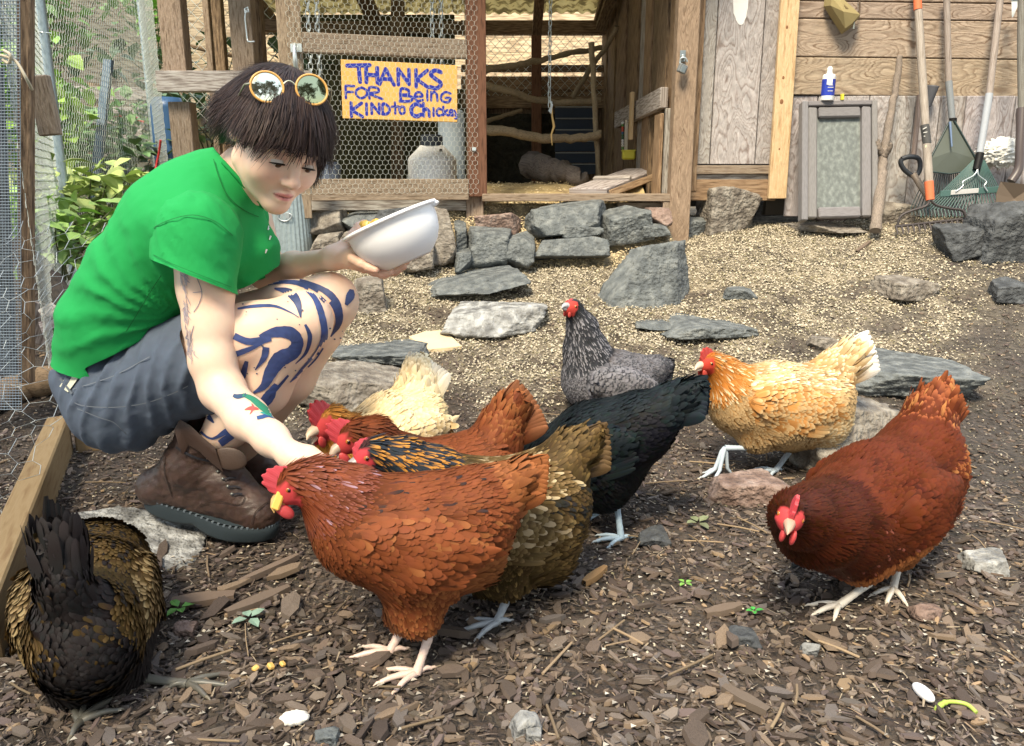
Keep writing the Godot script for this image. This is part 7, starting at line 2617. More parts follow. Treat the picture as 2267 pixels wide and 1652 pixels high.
	person_clothes(root, lf)
	person_paint(root, lf, af)
	boot(root, [[344, 1078, 1.625, 34], [420, 1030, 1.61, 50], [449, 962, 1.60, 56], [500, 1066, 1.60, 50], [572, 1134, 1.585, 42], [330, 1100, 1.63], [606, 1180, 1.575]], true)
	boot(root, [[470, 1040, 1.80, 32], [520, 1010, 1.77, 46], [540, 950, 1.75, 50], [560, 1030, 1.74, 46], [605, 1068, 1.71, 38], [455, 1060, 1.81], [632, 1106, 1.70]], false)

func person_face(root: Node3D, ht: Transform3D, hb: Basis) -> void:
	for s in [-1.0, 1.0]:
		var m := MB.new()
		m.col = Color(0.62, 0.56, 0.52)
		ball(m, ht * Vector3(s * 0.0305, -0.0005, 0.0765), 0.0136, 3)
		var e := put("eye", m, mats["gloss"], root)
		m = MB.new()
		m.col = Color(0.05, 0.025, 0.015)
		var g := (Vector3(s * -0.02 + 0.05, -0.52, 0.85)).normalized()
		ball(m, ht * (Vector3(s * 0.0305, -0.0005, 0.0765) + g * 0.0082), 0.0074, 2)
		put("iris", m, mats["gloss"], e)
		m = MB.new()
		m.col = Color(0.02, 0.012, 0.010)
		var lash := []
		for k in 9:
			var t := (k - 4) / 4.0
			lash.push_back(ht * Vector3(s * 0.0305 + t * 0.0165, -0.0018 - t * t * 0.0036, 0.0914 - t * t * 0.0085))
		m.tube(lash, [0.0008, 0.0014, 0.0018, 0.0020, 0.0020, 0.0020, 0.0018, 0.0014, 0.0008], 6)
		put("eyelashes", m, mats["matte"], root)
		m = MB.new()
		m.col = Color(0.05, 0.03, 0.022)
		var brow := []
		for k in 9:
			var t := k / 8.0
			brow.push_back(ht * Vector3(s * (0.014 + 0.034 * t), 0.0245 + 0.006 * sin(t * 2.4), 0.0955 - 0.0165 * t * t))
		m.tube(brow, [0.0014, 0.0022, 0.0024, 0.0023, 0.0021, 0.0018, 0.0014, 0.001, 0.0005], 6)
		put("eyebrow", m, mats["matte"], root)

func person_hair(root: Node3D, ht: Transform3D, hb: Basis, inv: Transform3D) -> void:
	var f := Field.new()
	f.ell(ht * Vector3(0, 0.050, -0.012), hb, Vector3(0.085, 0.088, 0.102), 0.03, 0)
	f.ell(ht * Vector3(0, 0.052, 0.040), hb, Vector3(0.077, 0.060, 0.060), 0.03, 0)
	f.ell(ht * Vector3(0, 0.020, -0.060), hb, Vector3(0.082, 0.062, 0.058), 0.03, 0)
	f.ell(ht * Vector3(0.070, 0.006, 0.010), hb, Vector3(0.021, 0.046, 0.052), 0.02, 0)
	f.ell(ht * Vector3(-0.070, 0.040, 0.010), hb, Vector3(0.022, 0.030, 0.056), 0.02, 0)
	f.ell(ht * Vector3(0.002, 0.042, 0.086), hb, Vector3(0.056, 0.012, 0.018), 0.02, 0)
	f.ell(ht * Vector3(-0.036, 0.012, -0.072), hb, Vector3(0.050, 0.050, 0.050), 0.03, 0)
	f.ell(ht * Vector3(0, -0.040, 0.090), hb, Vector3(0.066, 0.076, 0.072), 0.01, 0, true)
	var m := MB.new()
	f.build(0.006, m)
	var dark := Color(0.024, 0.0165, 0.0170)
	for k in m.v.size():
		m.c[k] = shade(dark, 0.7)
	m.smooth()
	var hm := std("hair", Color.WHITE, 0.5)
	hm.metallic_specular = 0.3
	var h := put("hair", m, hm, root)
	var r := RandomNumberGenerator.new()
	r.seed = 77
	var sm := MB.new()
	var crown := Vector3(0.012, 0.125, -0.045)
	var acc := 0.0
	var list := f.all()
	for k in range(0, m.i.size(), 3):
		var p0 := m.v[m.i[k]]
		var p1 := m.v[m.i[k + 1]]
		var p2 := m.v[m.i[k + 2]]
		acc += (p1 - p0).cross(p2 - p0).length() * 0.5 * 60000.0
		while acc > 1.0:
			acc -= 1.0
			var p := p0.lerp(p1, r.randf()).lerp(p2, r.randf() * 0.6)
			var n := (m.n[m.i[k]] + m.n[m.i[k + 1]]).normalized()
			var q := inv * p
			if q.y < -0.075 or (q.z > 0.045 and q.y < 0.040 and absf(q.x) < 0.062):
				continue
			var away := q - crown
			away.y *= 0.4
			# windswept: the near side swept back, the fringe across the brow
			var fl := Vector3(0.25, -1.0, -0.15)
			fl = fl.lerp(Vector3(-0.15, -0.95, -0.70), smoothstep(0.05, -0.015, q.z) * smoothstep(0.03, -0.03, q.x))
			fl = fl.lerp(Vector3(clampf(q.x * 13.0 - 0.05, -0.75, 0.45) + 0.15 * sin(q.x * 70.0), -0.85, 0.2), smoothstep(-0.01, 0.07, q.z))
			fl = fl.lerp(away.normalized(), smoothstep(0.045, 0.13, q.y) * 0.8)
			var d := hb * fl.normalized()
			d += Vector3(r.randf_range(-1, 1), r.randf_range(-1, 1), r.randf_range(-1, 1)) * 0.11
			d = (d - n * d.dot(n)).normalized()
			var l := r.randf_range(0.035, 0.08)
			var w := r.randf_range(0.0008, 0.0024)
			var t := r.randf()
			var c := shade(dark, r.randf_range(0.6, 1.7)).lerp(Color(0.10, 0.062, 0.048), 0.55 * t * t)
			var s := d.cross(n).normalized()
			var first := sm.v.size()
			var lift := r.randf_range(0.0, 0.09) + (0.3 if r.randf() < 0.05 else 0.0)
			var cur := p + n * 0.0005
			var dir := d
			for j in 6:
				var tt := j / 5.0
				sm.col = c
				var ww := w * (1.0 - 0.85 * tt * tt)
				sm.vert(cur - s * ww * 0.5, (n - s * 0.3).normalized())
				sm.vert(cur + s * ww * 0.5, (n + s * 0.3).normalized())
				var lc := inv * cur
				var low := 0.035 if lc.z > 0.05 and absf(lc.x) < 0.058 else (0.012 if lc.x < -0.03 and lc.z > -0.03 else (-0.042 if lc.x < 0.03 else -0.05))
				low += 0.030 * nz.get_noise_2d(lc.x * 32.0 + 9.0, lc.z * 24.0)
				if lc.y < low + 0.034 * (t - 0.55):
					l *= 0.2
				cur += dir * l / 5.0
				var e := f.at(cur, list)
				if (q.y > 0.03 and q.z > -0.05) or e < 0.002:
					cur += n * (0.0012 + lift * 0.01 * tt - clampf(e, -0.004, 0.003))
				dir = (dir + Vector3(0, -0.05, 0) + n * lift * 0.25).normalized()
			for j in 5:
				var a := first + j * 2
				sm.idx(a, a + 2, a + 1)
				sm.idx(a + 1, a + 2, a + 3)
	stuff(put("strands", sm, hm, h))
	# sunglasses pushed up on the hair
	var lp := []
	for q in [[597, 197], [680, 202]]:
		var p := on_field(f, list, q[0], q[1], 1.0, 2.2)
		if p == Vector3.INF:
			p = pz(q[0], q[1], 1.53)
		lp.push_back(p)
	var across: Vector3 = (lp[1] - lp[0]).normalized()
	var face := (hb * Vector3(0, 0.66, 0.75))
	face = (face - across * face.dot(across)).normalized()
	var up := face.cross(across).normalized()
	var mid: Vector3 = (lp[0] + lp[1]) * 0.5 + face * 0.013
	var half: float = 84.0 / FOCAL * 1.47 * 0.5 / maxf(0.2, across.x)
	var g := thing("sunglasses", "round mirrored sunglasses with amber rims resting on the person's dark hair", "sunglasses", mid)
	var amber := Color(0.62, 0.33, 0.09)
	var ends := []
	for s in [-1.0, 1.0]:
		var c: Vector3 = mid + across * half * s - face * 0.004 * s * s
		var nn: Vector3 = (face + across * s * 0.06).normalized()
		var ux: Vector3 = (across - nn * across.dot(nn)).normalized()
		m = MB.new()
		m.col = amber
		var ring := []
		for k in 33:
			var a := TAU * k / 32.0
			ring.push_back(c + ux * cos(a) * 0.0275 + up * sin(a) * 0.0265)
		m.tube(ring, [0.0021], 8, false)
		put("rim", m, mats["satin"], g)
		m = MB.new()
		m.col = Color(0.62, 0.64, 0.52) if s < 0 else Color(0.30, 0.33, 0.20)
		for k in 8:
			for j in 32:
				var a0 := TAU * j / 32.0
				var a1 := TAU * (j + 1) / 32.0
				var P := func(rr: float, a: float) -> Vector3: return c + (ux * cos(a) + up * sin(a)) * 0.0265 * rr + nn * 0.004 * (1.0 - rr * rr)
				var r0 := k / 8.0
				var r1 := (k + 1) / 8.0
				if k == 0:
					m.tri(P.call(0.0, 0.0), P.call(r1, a0), P.call(r1, a1), nn)
				else:
					m.quad(P.call(r0, a0), P.call(r1, a0), P.call(r1, a1), P.call(r0, a1), nn)
		var mm: StandardMaterial3D = mats["mirror"] if mats.has("mirror") else std("mirror", Color.WHITE, 0.06)
		mm.metallic = 0.95
		put("lens", m, mm, g)
		ends.push_back(c - across * s * 0.0275 + up * 0.006)
		m = MB.new()
		m.col = Color(0.70, 0.62, 0.45)
		m.tube([c + across * s * 0.028 + up * 0.004, c + across * s * 0.036 - face * 0.006 + up * 0.004, c + across * s * 0.042 - face * 0.05, c + across * s * 0.040 - face * 0.10 - up * 0.015], [0.002, 0.0018, 0.0016, 0.002], 7)
		put("temple", m, mats["chain"], g)
	m = MB.new()
	m.col = Color(0.9, 0.82, 0.6)
	m.tube(curve_points([ends[0], ends[0].lerp(ends[1], 0.25) + up * 0.005, ends[0].lerp(ends[1], 0.5) + up * 0.007, ends[0].lerp(ends[1], 0.75) + up * 0.005, ends[1]], 3), [0.0014], 7)
	put("bridge", m, mats["chain"], g)

func person_clothes(root: Node3D, lf: Field) -> void:
	# shirt
	var f := Field.new()
	for d in [-0.065, 0.075]:
		chain(f, [[202, 815, 1.66 + d, 80], [246, 715, 1.66 + d, 94], [314, 612, 1.65 + d, 105], [398, 512, 1.64 + d, 110], [455, 440, 1.64 + d * 0.6, 82]], 0.05, 0)
	f.cap(jj([470, 440, 1.64, 0]), jj([520, 560, 1.66, 0]), jr([470, 440, 1.64, 74]), jr([520, 560, 1.66, 82]), 0.05, 0)
	f.cap(jj([520, 560, 1.66, 0]), jj([505, 600, 1.66, 0]), jr([520, 560, 1.66, 80]), jr([500, 600, 1.66, 66]), 0.05, 0)
	f.cap(jj([400, 480, 1.60]), jj([438, 520, 1.50]), jr([400, 480, 1.60, 95]), jr([438, 520, 1.50, 82]), 0.05, 0)
	f.cap(jj([455, 430, 1.64]), jj([520, 395, 1.63]), jr([455, 430, 1.64, 74]), jr([520, 395, 1.63, 70]), 0.04, 6)
	var m := MB.new()
	f.build(0.0056, m)
	m.smooth()
	var spine := (jj([455, 440, 1.64]) - jj([192, 815, 1.66])).normalized()
	var org := jj([192, 815, 1.66])
	# cuts: hem, near sleeve, far sleeve, neckline
	var P1 := jj([116, 768, 1.64]); var PA := jj([225, 818, 1.58])
	var P2 := jj([242, 776, 1.60]); var P3 := jj([402, 698, 1.60])
	var hema := (PA - P1).cross(Vector3(0, -0.10, 1)).normalized()
	var hemb := (P3 - P2).cross(Vector3(0, -0.15, 1)).normalized()
	if hema.y > 0.0:
		hema = -hema
	if hemb.y > 0.0:
		hemb = -hemb
	var fan := jj([415, 695, 1.58])
	var S1 := jj([330, 573, 1.47]); var S2 := jj([515, 648, 1.47])
	var sln := (S2 - S1).cross(dir_of(420, 600)).normalized()
	if sln.y > 0.0:
		sln = -sln
	var C1 := jj([474, 330, 1.64]); var C2 := jj([607, 478, 1.60])
	var con := (C2 - C1).cross(dir_of(540, 400)).normalized()
	if con.x < 0.0:
		con = -con
	var cut := []
	for k in m.v.size():
		var p := m.v[k]
		var c := (p - P1).dot(hema)
		var nrm := hema
		if p.x > PA.x + 0.006 * sin(p.z * 60.0):
			c = (p - P2).dot(hemb)
			nrm = hemb
		var c2 := (p - C1).dot(con)
		if c2 > c:
			c = c2
			nrm = con
		cut.push_back(c)
		if c > 0.0 and c < 0.012:
			m.v[k] = p - nrm * c
		# folds across the trunk, tighter towards the belly
		var a := (p - org).dot(spine)
		var b := (p - org).dot(Vector3(0.82, -0.57, 0))
		var q := p - fan
		var rr := Vector2(q.x, q.y).length()
		var ph := atan2(q.y, -q.x) * 21.0 + nz.get_noise_3dv(p * 7.0) * 3.2
		var crease := pow(0.5 + 0.5 * sin(ph), 1.6)
		var zone := smoothstep(0.0, 0.05, rr) * smoothstep(0.34, 0.12, rr) * clampf(0.75 + nz.get_noise_3dv(p * 9.0) * 0.9, 0.0, 1.0)
		var ph2 := a * 60.0 + b * 18.0 + nz.get_noise_3dv(p * 5.0) * 5.0
		var soft := pow(0.5 + 0.5 * sin(ph2), 2.0) * 0.0032 * clampf(0.4 + nz.get_noise_3dv(p * 6.0 + Vector3(9, 0, 0)) * 1.2, 0.0, 1.0)
		m.v[k] += m.n[k] * (crease * 0.0062 * zone + soft + nz.get_noise_3dv(p * 7.0) * 0.004)
		m.c[k] = Color(0.004, 0.29, 0.063)
	trim(m, cut)
	m.smooth()
	var cloth := std("shirt_cloth", Color.WHITE, 0.9, null, Vector3.ONE, bump_tex(8, 0.12, 3.0), 0.25)
	cloth.uv1_triplanar = true
	cloth.uv1_scale = Vector3(14, 14, 14)
	var shirt := put("t_shirt", m, cloth, root)
	# collar band and seams
	for q in [[[438, 520, 1.50, 82], [424, 640, 1.475, 96], S1, sln], [[520, 462, 1.75, 58], [562, 600, 1.80, 50], jj([566, 602, 1.80]), (jj([562, 600, 1.80]) - jj([520, 462, 1.75])).normalized()]]:
		var sf := Field.new()
		sf.cap(jj(q[0]), jj(q[1]), jr(q[0]), jr(q[1]), 0.02, 0)
		sf.cap(jj([400, 470, 1.58] if q[0][0] == 438 else [505, 430, 1.70]), jj(q[0]), jr([400, 470, 1.58, 70]), jr(q[0]), 0.04, 0)
		m = MB.new()
		sf.build(0.006, m)
		m.smooth()
		cut = []
		for k in m.v.size():
			var p := m.v[k]
			var c: float = (p - (q[2] as Vector3)).dot(q[3])
			cut.push_back(c)
			if c > 0.0 and c < 0.012:
				m.v[k] = p - (q[3] as Vector3) * c
			var w := nz.get_noise_3d(p.x * 16.0 + p.y * 10.0, p.y * 5.0, p.z * 9.0)
			m.v[k] += m.n[k] * (1.0 - absf(w) * 2.4 - 0.45) * 0.0035
			m.c[k] = Color(0.004, 0.29, 0.063)
		trim(m, cut)
		m.smooth()
		var sleeve := put("sleeve", m, cloth, shirt)
		if q[0][0] == 438:
			m = MB.new()
			m.col = Color(0.002, 0.15, 0.033)
			surf_stroke(m, sf, sf.all(), [[332, 508, 2.0], [372, 488, 2.0], [425, 476, 2.0], [475, 490, 2.0], [515, 522, 2.0]], 4, 0.005)
			put("seam", m, cloth, sleeve)
			m = MB.new()
			m.col = Color(0.002, 0.17, 0.037)
			surf_stroke(m, sf, sf.all(), [[338, 564, 1.6], [380, 584, 1.6], [440, 608, 1.6], [512, 636, 1.6]], 4, 0.005)
			put("hem_stitch", m, cloth, sleeve)
	var list := f.all()
	var sm := MB.new()
	sm.col = Color(0.003, 0.27, 0.058)
	var cen := (C1 + C2) * 0.5
	var ring := []
	var e1 := (C2 - C1).normalized()
	var e2 := con.cross(e1).normalized()
	for k in 25:
		var a := lerpf(-2.0, 2.0, k / 24.0)
		var dd := e1 * cos(a) + e2 * sin(a)
		var t := 0.02
		for j in 60:
			if f.at(cen + dd * t - con * 0.004, list) > 0.0:
				break
			t += 0.003
		ring.push_back(cen + dd * t - con * 0.004)
	sm.tube(ring, [0.0045], 8, false, 1.0)
	put("collar", sm, cloth, shirt)
	sm = MB.new()
	sm.col = Color(0.002, 0.16, 0.035)
	surf_stroke(sm, f, list, [[472, 352, 2.2], [484, 392, 2.2], [503, 432, 2.2], [540, 466, 2.2], [600, 490, 2.2]], 4, 0.007)
	put("collar_seam", sm, cloth, shirt)
	sm = MB.new()
	sm.col = Color(0.002, 0.12, 0.026)
	surf_stroke(sm, f, list, [[356, 610, 1.5], [330, 650, 1.5], [300, 700, 1.5], [276, 738, 1.5]], 4, 0.006)
	put("seam", sm, cloth, shirt)
	sm = MB.new()
	sm.col = Color(0.6, 0.66, 0.6)
	for q in [[596, 500, 5], [599, 522, 4], [590, 552, 4]]:
		sm = MB.new()
		sm.col = Color(0.6, 0.66, 0.6)
		surf_stroke(sm, f, list, [[q[0], q[1], q[2]], [q[0] - 3, q[1] + 9, q[2] * 0.6]], 2, 0.006)
		if sm.i.size():
			put("chest_print", sm, mats["matte"], shirt)
	# shorts
	f = Field.new()
	var g := 0.012
	f.cap(jj([200, 838, 1.62]), jj([250, 892, 1.60]), jr([200, 838, 1.62, 80]), jr([250, 892, 1.60, 92]), 0.05, 0)
	f.cap(jj([200, 838, 1.72]), jj([250, 885, 1.76]), jr([200, 838, 1.72, 80]), jr([250, 885, 1.76, 90]), 0.05, 0)
	f.cap(jj([250, 895, 1.60]), jj([265, 905, 1.60]), jr([250, 895, 1.60, 84]), jr([270, 905, 1.60, 84]), 0.05, 0)
	chain(f, NEAR_LEG, 0.03, 1, g)
	f.cap(jj([300, 880, 1.6]), jj([430, 850, 1.57]), jr([300, 890, 1.6, 82]), jr([430, 850, 1.57, 70]), 0.03, 1)
	chain(f, FAR_LEG, 0.03, 2, g * 0.8)
	m = MB.new()
	f.build(0.0052, m)
	m.smooth()
	cut = []
	var h0 := jj([472, 785, 1.55])
	var hn := (jj(NEAR_LEG[3]) - jj(NEAR_LEG[0])).normalized()
	var h1 := jj([520, 735, 1.72])
	var w0 := jj([160, 800, 1.66])
	var wn := (jj([160, 780, 1.66]) - jj([220, 880, 1.66])).normalized()
	for k in m.v.size():
		var p := m.v[k]
		var reg := f.region[f.nearest(p)]
		var c := (p - w0).dot(wn)
		var nrm := wn
		if reg == 1:
			c = (p - h0).dot(hn)
			nrm = hn
		elif reg == 2:
			c = (p - h1).dot(hn)
			nrm = hn
		cut.push_back(c)
		if c > 0.0 and c < 0.012:
			m.v[k] = p - nrm * c
		var a := (p - w0).dot(hn)
		var b := p.y * 0.9 - p.x * 0.5
		var ph := p.dot(Vector3(0.853, -0.30, 0.1)) * 190.0 + nz.get_noise_3dv(p * 6.0) * 4.0
		var mask := clampf(0.7 + nz.get_noise_3dv(p * 6.0 + Vector3(3, 0, 0)) * 1.2, 0.0, 1.0) * smoothstep(0.0, 0.08, a)
		m.v[k] += m.n[k] * (pow(0.5 + 0.5 * sin(ph), 2.0) * 0.0085 * mask + nz.get_noise_3dv(p * 8.0) * 0.004)
		var t := 1.0 + 0.15 * nz.get_noise_3dv(p * 30.0)
		m.c[k] = Color(0.074 * t, 0.096 * t, 0.138 * t)
	trim(m, cut)
	m.smooth()
	var twill := std("shorts_cloth", Color.WHITE, 0.9, null, Vector3.ONE, cloth.normal_texture, 0.3)
	twill.uv1_triplanar = true
	twill.uv1_scale = Vector3(16, 16, 16)
	var shorts := put("shorts", m, twill, root)
	list = f.all()
	for q in [[[156, 885, 1.8], [180, 898, 1.8], [250, 902, 1.8], [320, 893, 1.8], [380, 872, 1.8], [415, 855, 1.8]], [[160, 862, 1.5], [215, 845, 1.5], [260, 828, 1.5], [330, 790, 1.5]], [[170, 905, 1.5], [220, 925, 1.5], [250, 935, 1.5], [272, 955, 1.5], [293, 975, 1.5]]]:
		sm = MB.new()
		sm.col = Color(0.14, 0.16, 0.19)
		surf_stroke(sm, f, list, q, 4, 0.006)
		put("seam", sm, twill, shorts)
	sm = MB.new()
	sm.col = Color(0.56, 0.55, 0.44)
	surf_stroke(sm, f, list, [[140, 862, 22], [152, 845, 24], [166, 826, 24], [178, 812, 22]], 3, 0.006)
	put("belt", sm, mats["matte"], shorts)
	sm = MB.new()
	sm.col = Color(0.10, 0.115, 0.14)
	surf_stroke(sm, f, list, [[132, 838, 5], [146, 856, 5], [158, 872, 5]], 3, 0.008)
	put("belt_loop", sm, twill, shorts)

func person_paint(root: Node3D, lf: Field, af: Field) -> void:
	var Z := func(q: Array) -> Array:
		var o := []
		for k in range(0, q.size(), 3):
			o.push_back([q[k] * 0.389, 450.0 + q[k + 1] * 0.389, q[k + 2] * 0.335])
		return o
	var list := lf.all()
	var blue := Color(0.030, 0.052, 0.165)
	var strokes := [
		[1500, 465, 15, 1600, 445, 30, 1700, 450, 45, 1800, 490, 70, 1870, 540, 90, 1910, 600, 80, 1920, 680, 60, 1880, 760, 10],
		[2000, 490, 26, 1992, 530, 58, 1968, 580, 20], [1560, 485, 10, 1640, 505, 50, 1690, 560, 50, 1710, 650, 8],
		[1730, 485, 15, 1790, 540, 35, 1830, 640, 45, 1845, 760, 45, 1800, 860, 40, 1720, 950, 30, 1650, 1020, 6], [1350, 600, 12, 1450, 585, 22, 1560, 585, 18, 1650, 620, 8, 1700, 650, 3],
		[1330, 755, 44, 1400, 785, 46, 1470, 785, 50, 1540, 768, 40], [1480, 770, 50, 1560, 735, 66, 1650, 740, 82, 1690, 790, 80, 1665, 850, 92, 1590, 890, 105, 1540, 960, 84, 1500, 1040, 50, 1440, 1080, 12],
		[1335, 862, 40, 1420, 830, 30, 1490, 800, 12], [1512, 820, 44, 1500, 880, 40, 1450, 950, 6], [1402, 900, 26, 1380, 980, 42, 1362, 1045, 20], [1735, 690, 16, 1762, 760, 30, 1740, 850, 20, 1680, 915, 5],
		[1570, 1030, 26, 1530, 1100, 74, 1480, 1160, 60], [1160, 1175, 30, 1180, 1210, 36, 1215, 1250, 10], [1105, 1240, 34, 1140, 1300, 18, 1205, 1340, 14, 1285, 1300, 40, 1330, 1280, 40], [1250, 1370, 50, 1320, 1320, 50],
		[1640, 980, 14, 1580, 1050, 20, 1530, 1110, 12]]
	std("paint", Color.WHITE, 0.6)
	var m := MB.new()
	for q in strokes:
		m = MB.new()
		m.col = shade(blue, 0.8 + 0.35 * rng.randf())
		surf_stroke(m, lf, list, Z.call(q), 7)
		for k in m.v.size():
			var t := 1.0 + 0.5 * nz.get_noise_3d(m.v[k].x * 30.0, m.v[k].y * 120.0, m.v[k].z * 30.0)
			m.c[k] = Color(m.c[k].r * t, m.c[k].g * t, m.c[k].b * t)
		if m.i.size():
			var ps := put("paint_stroke", m, mats["paint"], root)
			if q in [strokes[0], strokes[2], strokes[3]]:
				stuff(ps)
	m = MB.new()
	for k in 34:
		var x := rng.randf_range(1350, 1950)
		var y := rng.randf_range(500, 1050)
		var w := rng.randf_range(5, 13)
		m.col = Color(0.05, 0.055, 0.12)
		surf_stroke(m, lf, list, Z.call([x - w * 0.5, y, w * 0.7, x, y, w, x + w * 0.5, y, w * 0.7]), 2)
	stuff(put("paint_spots", m, mats["paint"], root))
	# sock edge above the boot
	m = MB.new()
	m.col = Color(0.012, 0.03, 0.11)
	surf_stroke(m, lf, list, Z.call([1080, 1270, 60, 1110, 1340, 60, 1180, 1400, 60, 1260, 1440, 60, 1330, 1450, 50]), 4, 0.004)
	m.col = Color(0.02, 0.2, 0.45)
	surf_stroke(m, lf, list, Z.call([1120, 1360, 8, 1170, 1400, 12, 1200, 1420, 8]), 3, 0.006)
	put("sock", m, mats["matte"], root)
	# arm tattoos
	list = af.all()
	m = MB.new()
	for q in [[[1325, 1092, 22, 1350, 1100, 30, 1400, 1090, 24], Color(0.02, 0.06, 0.13)], [[1380, 1090, 22, 1430, 1110, 36, 1480, 1150, 44, 1530, 1190, 40, 1585, 1228, 14], Color(0.02, 0.20, 0.12)], [[1390, 1175, 6, 1430, 1165, 26, 1470, 1172, 8], Color(0.55, 0.07, 0.06)],
			[[1430, 1140, 5, 1440, 1165, 18, 1420, 1200, 5], Color(0.55, 0.09, 0.08)], [[1460, 1222, 26, 1490, 1215, 26, 1530, 1208, 22, 1590, 1232, 8], Color(0.02, 0.07, 0.2)], [[1480, 1190, 8, 1530, 1200, 20, 1570, 1222, 8], Color(0.03, 0.28, 0.25)]]:
		m.col = q[1]
		surf_stroke(m, af, list, Z.call(q[0]), 4)
	for k in 60:
		var y := rng.randf_range(590, 785)
		var x := lerpf(392, 417, (y - 586.0) / 195.0) + absf(rng.randfn(0, 1)) * 11.0 * (1.0 - 0.5 * (y - 586.0) / 200.0)
		var l := rng.randf_range(8, 30)
		var w := rng.randf_range(0.8, 4.5)
		m.col = Color(0.50, 0.40, 0.38).lerp(Color(0.15, 0.15, 0.22), rng.randf() * 0.75)
		surf_stroke(m, af, list, [[x, y, w * 0.3], [x + rng.randf_range(-4, 6), y + l * 0.5, w], [x + rng.randf_range(-3, 10), y + l, w * 0.3]], 2, 0.0009 + 0.00002 * k)
	for q in [[431, 606, 1.6, 446, 645, 1.6, 440, 672, 1.6, 428, 691, 1.4], [426, 648, 1.4, 446, 646, 1.4], [428, 722, 1.5, 422, 745, 2.0, 417, 785, 1.2]]:
		m.col = Color(0.20, 0.19, 0.24)
		var o := []
		for k in range(0, q.size(), 3):
			o.push_back([q[k], q[k + 1], q[k + 2]])
		surf_stroke(m, af, list, o, 4)
	stuff(put("arm_tattoo", m, mats["paint"], root))

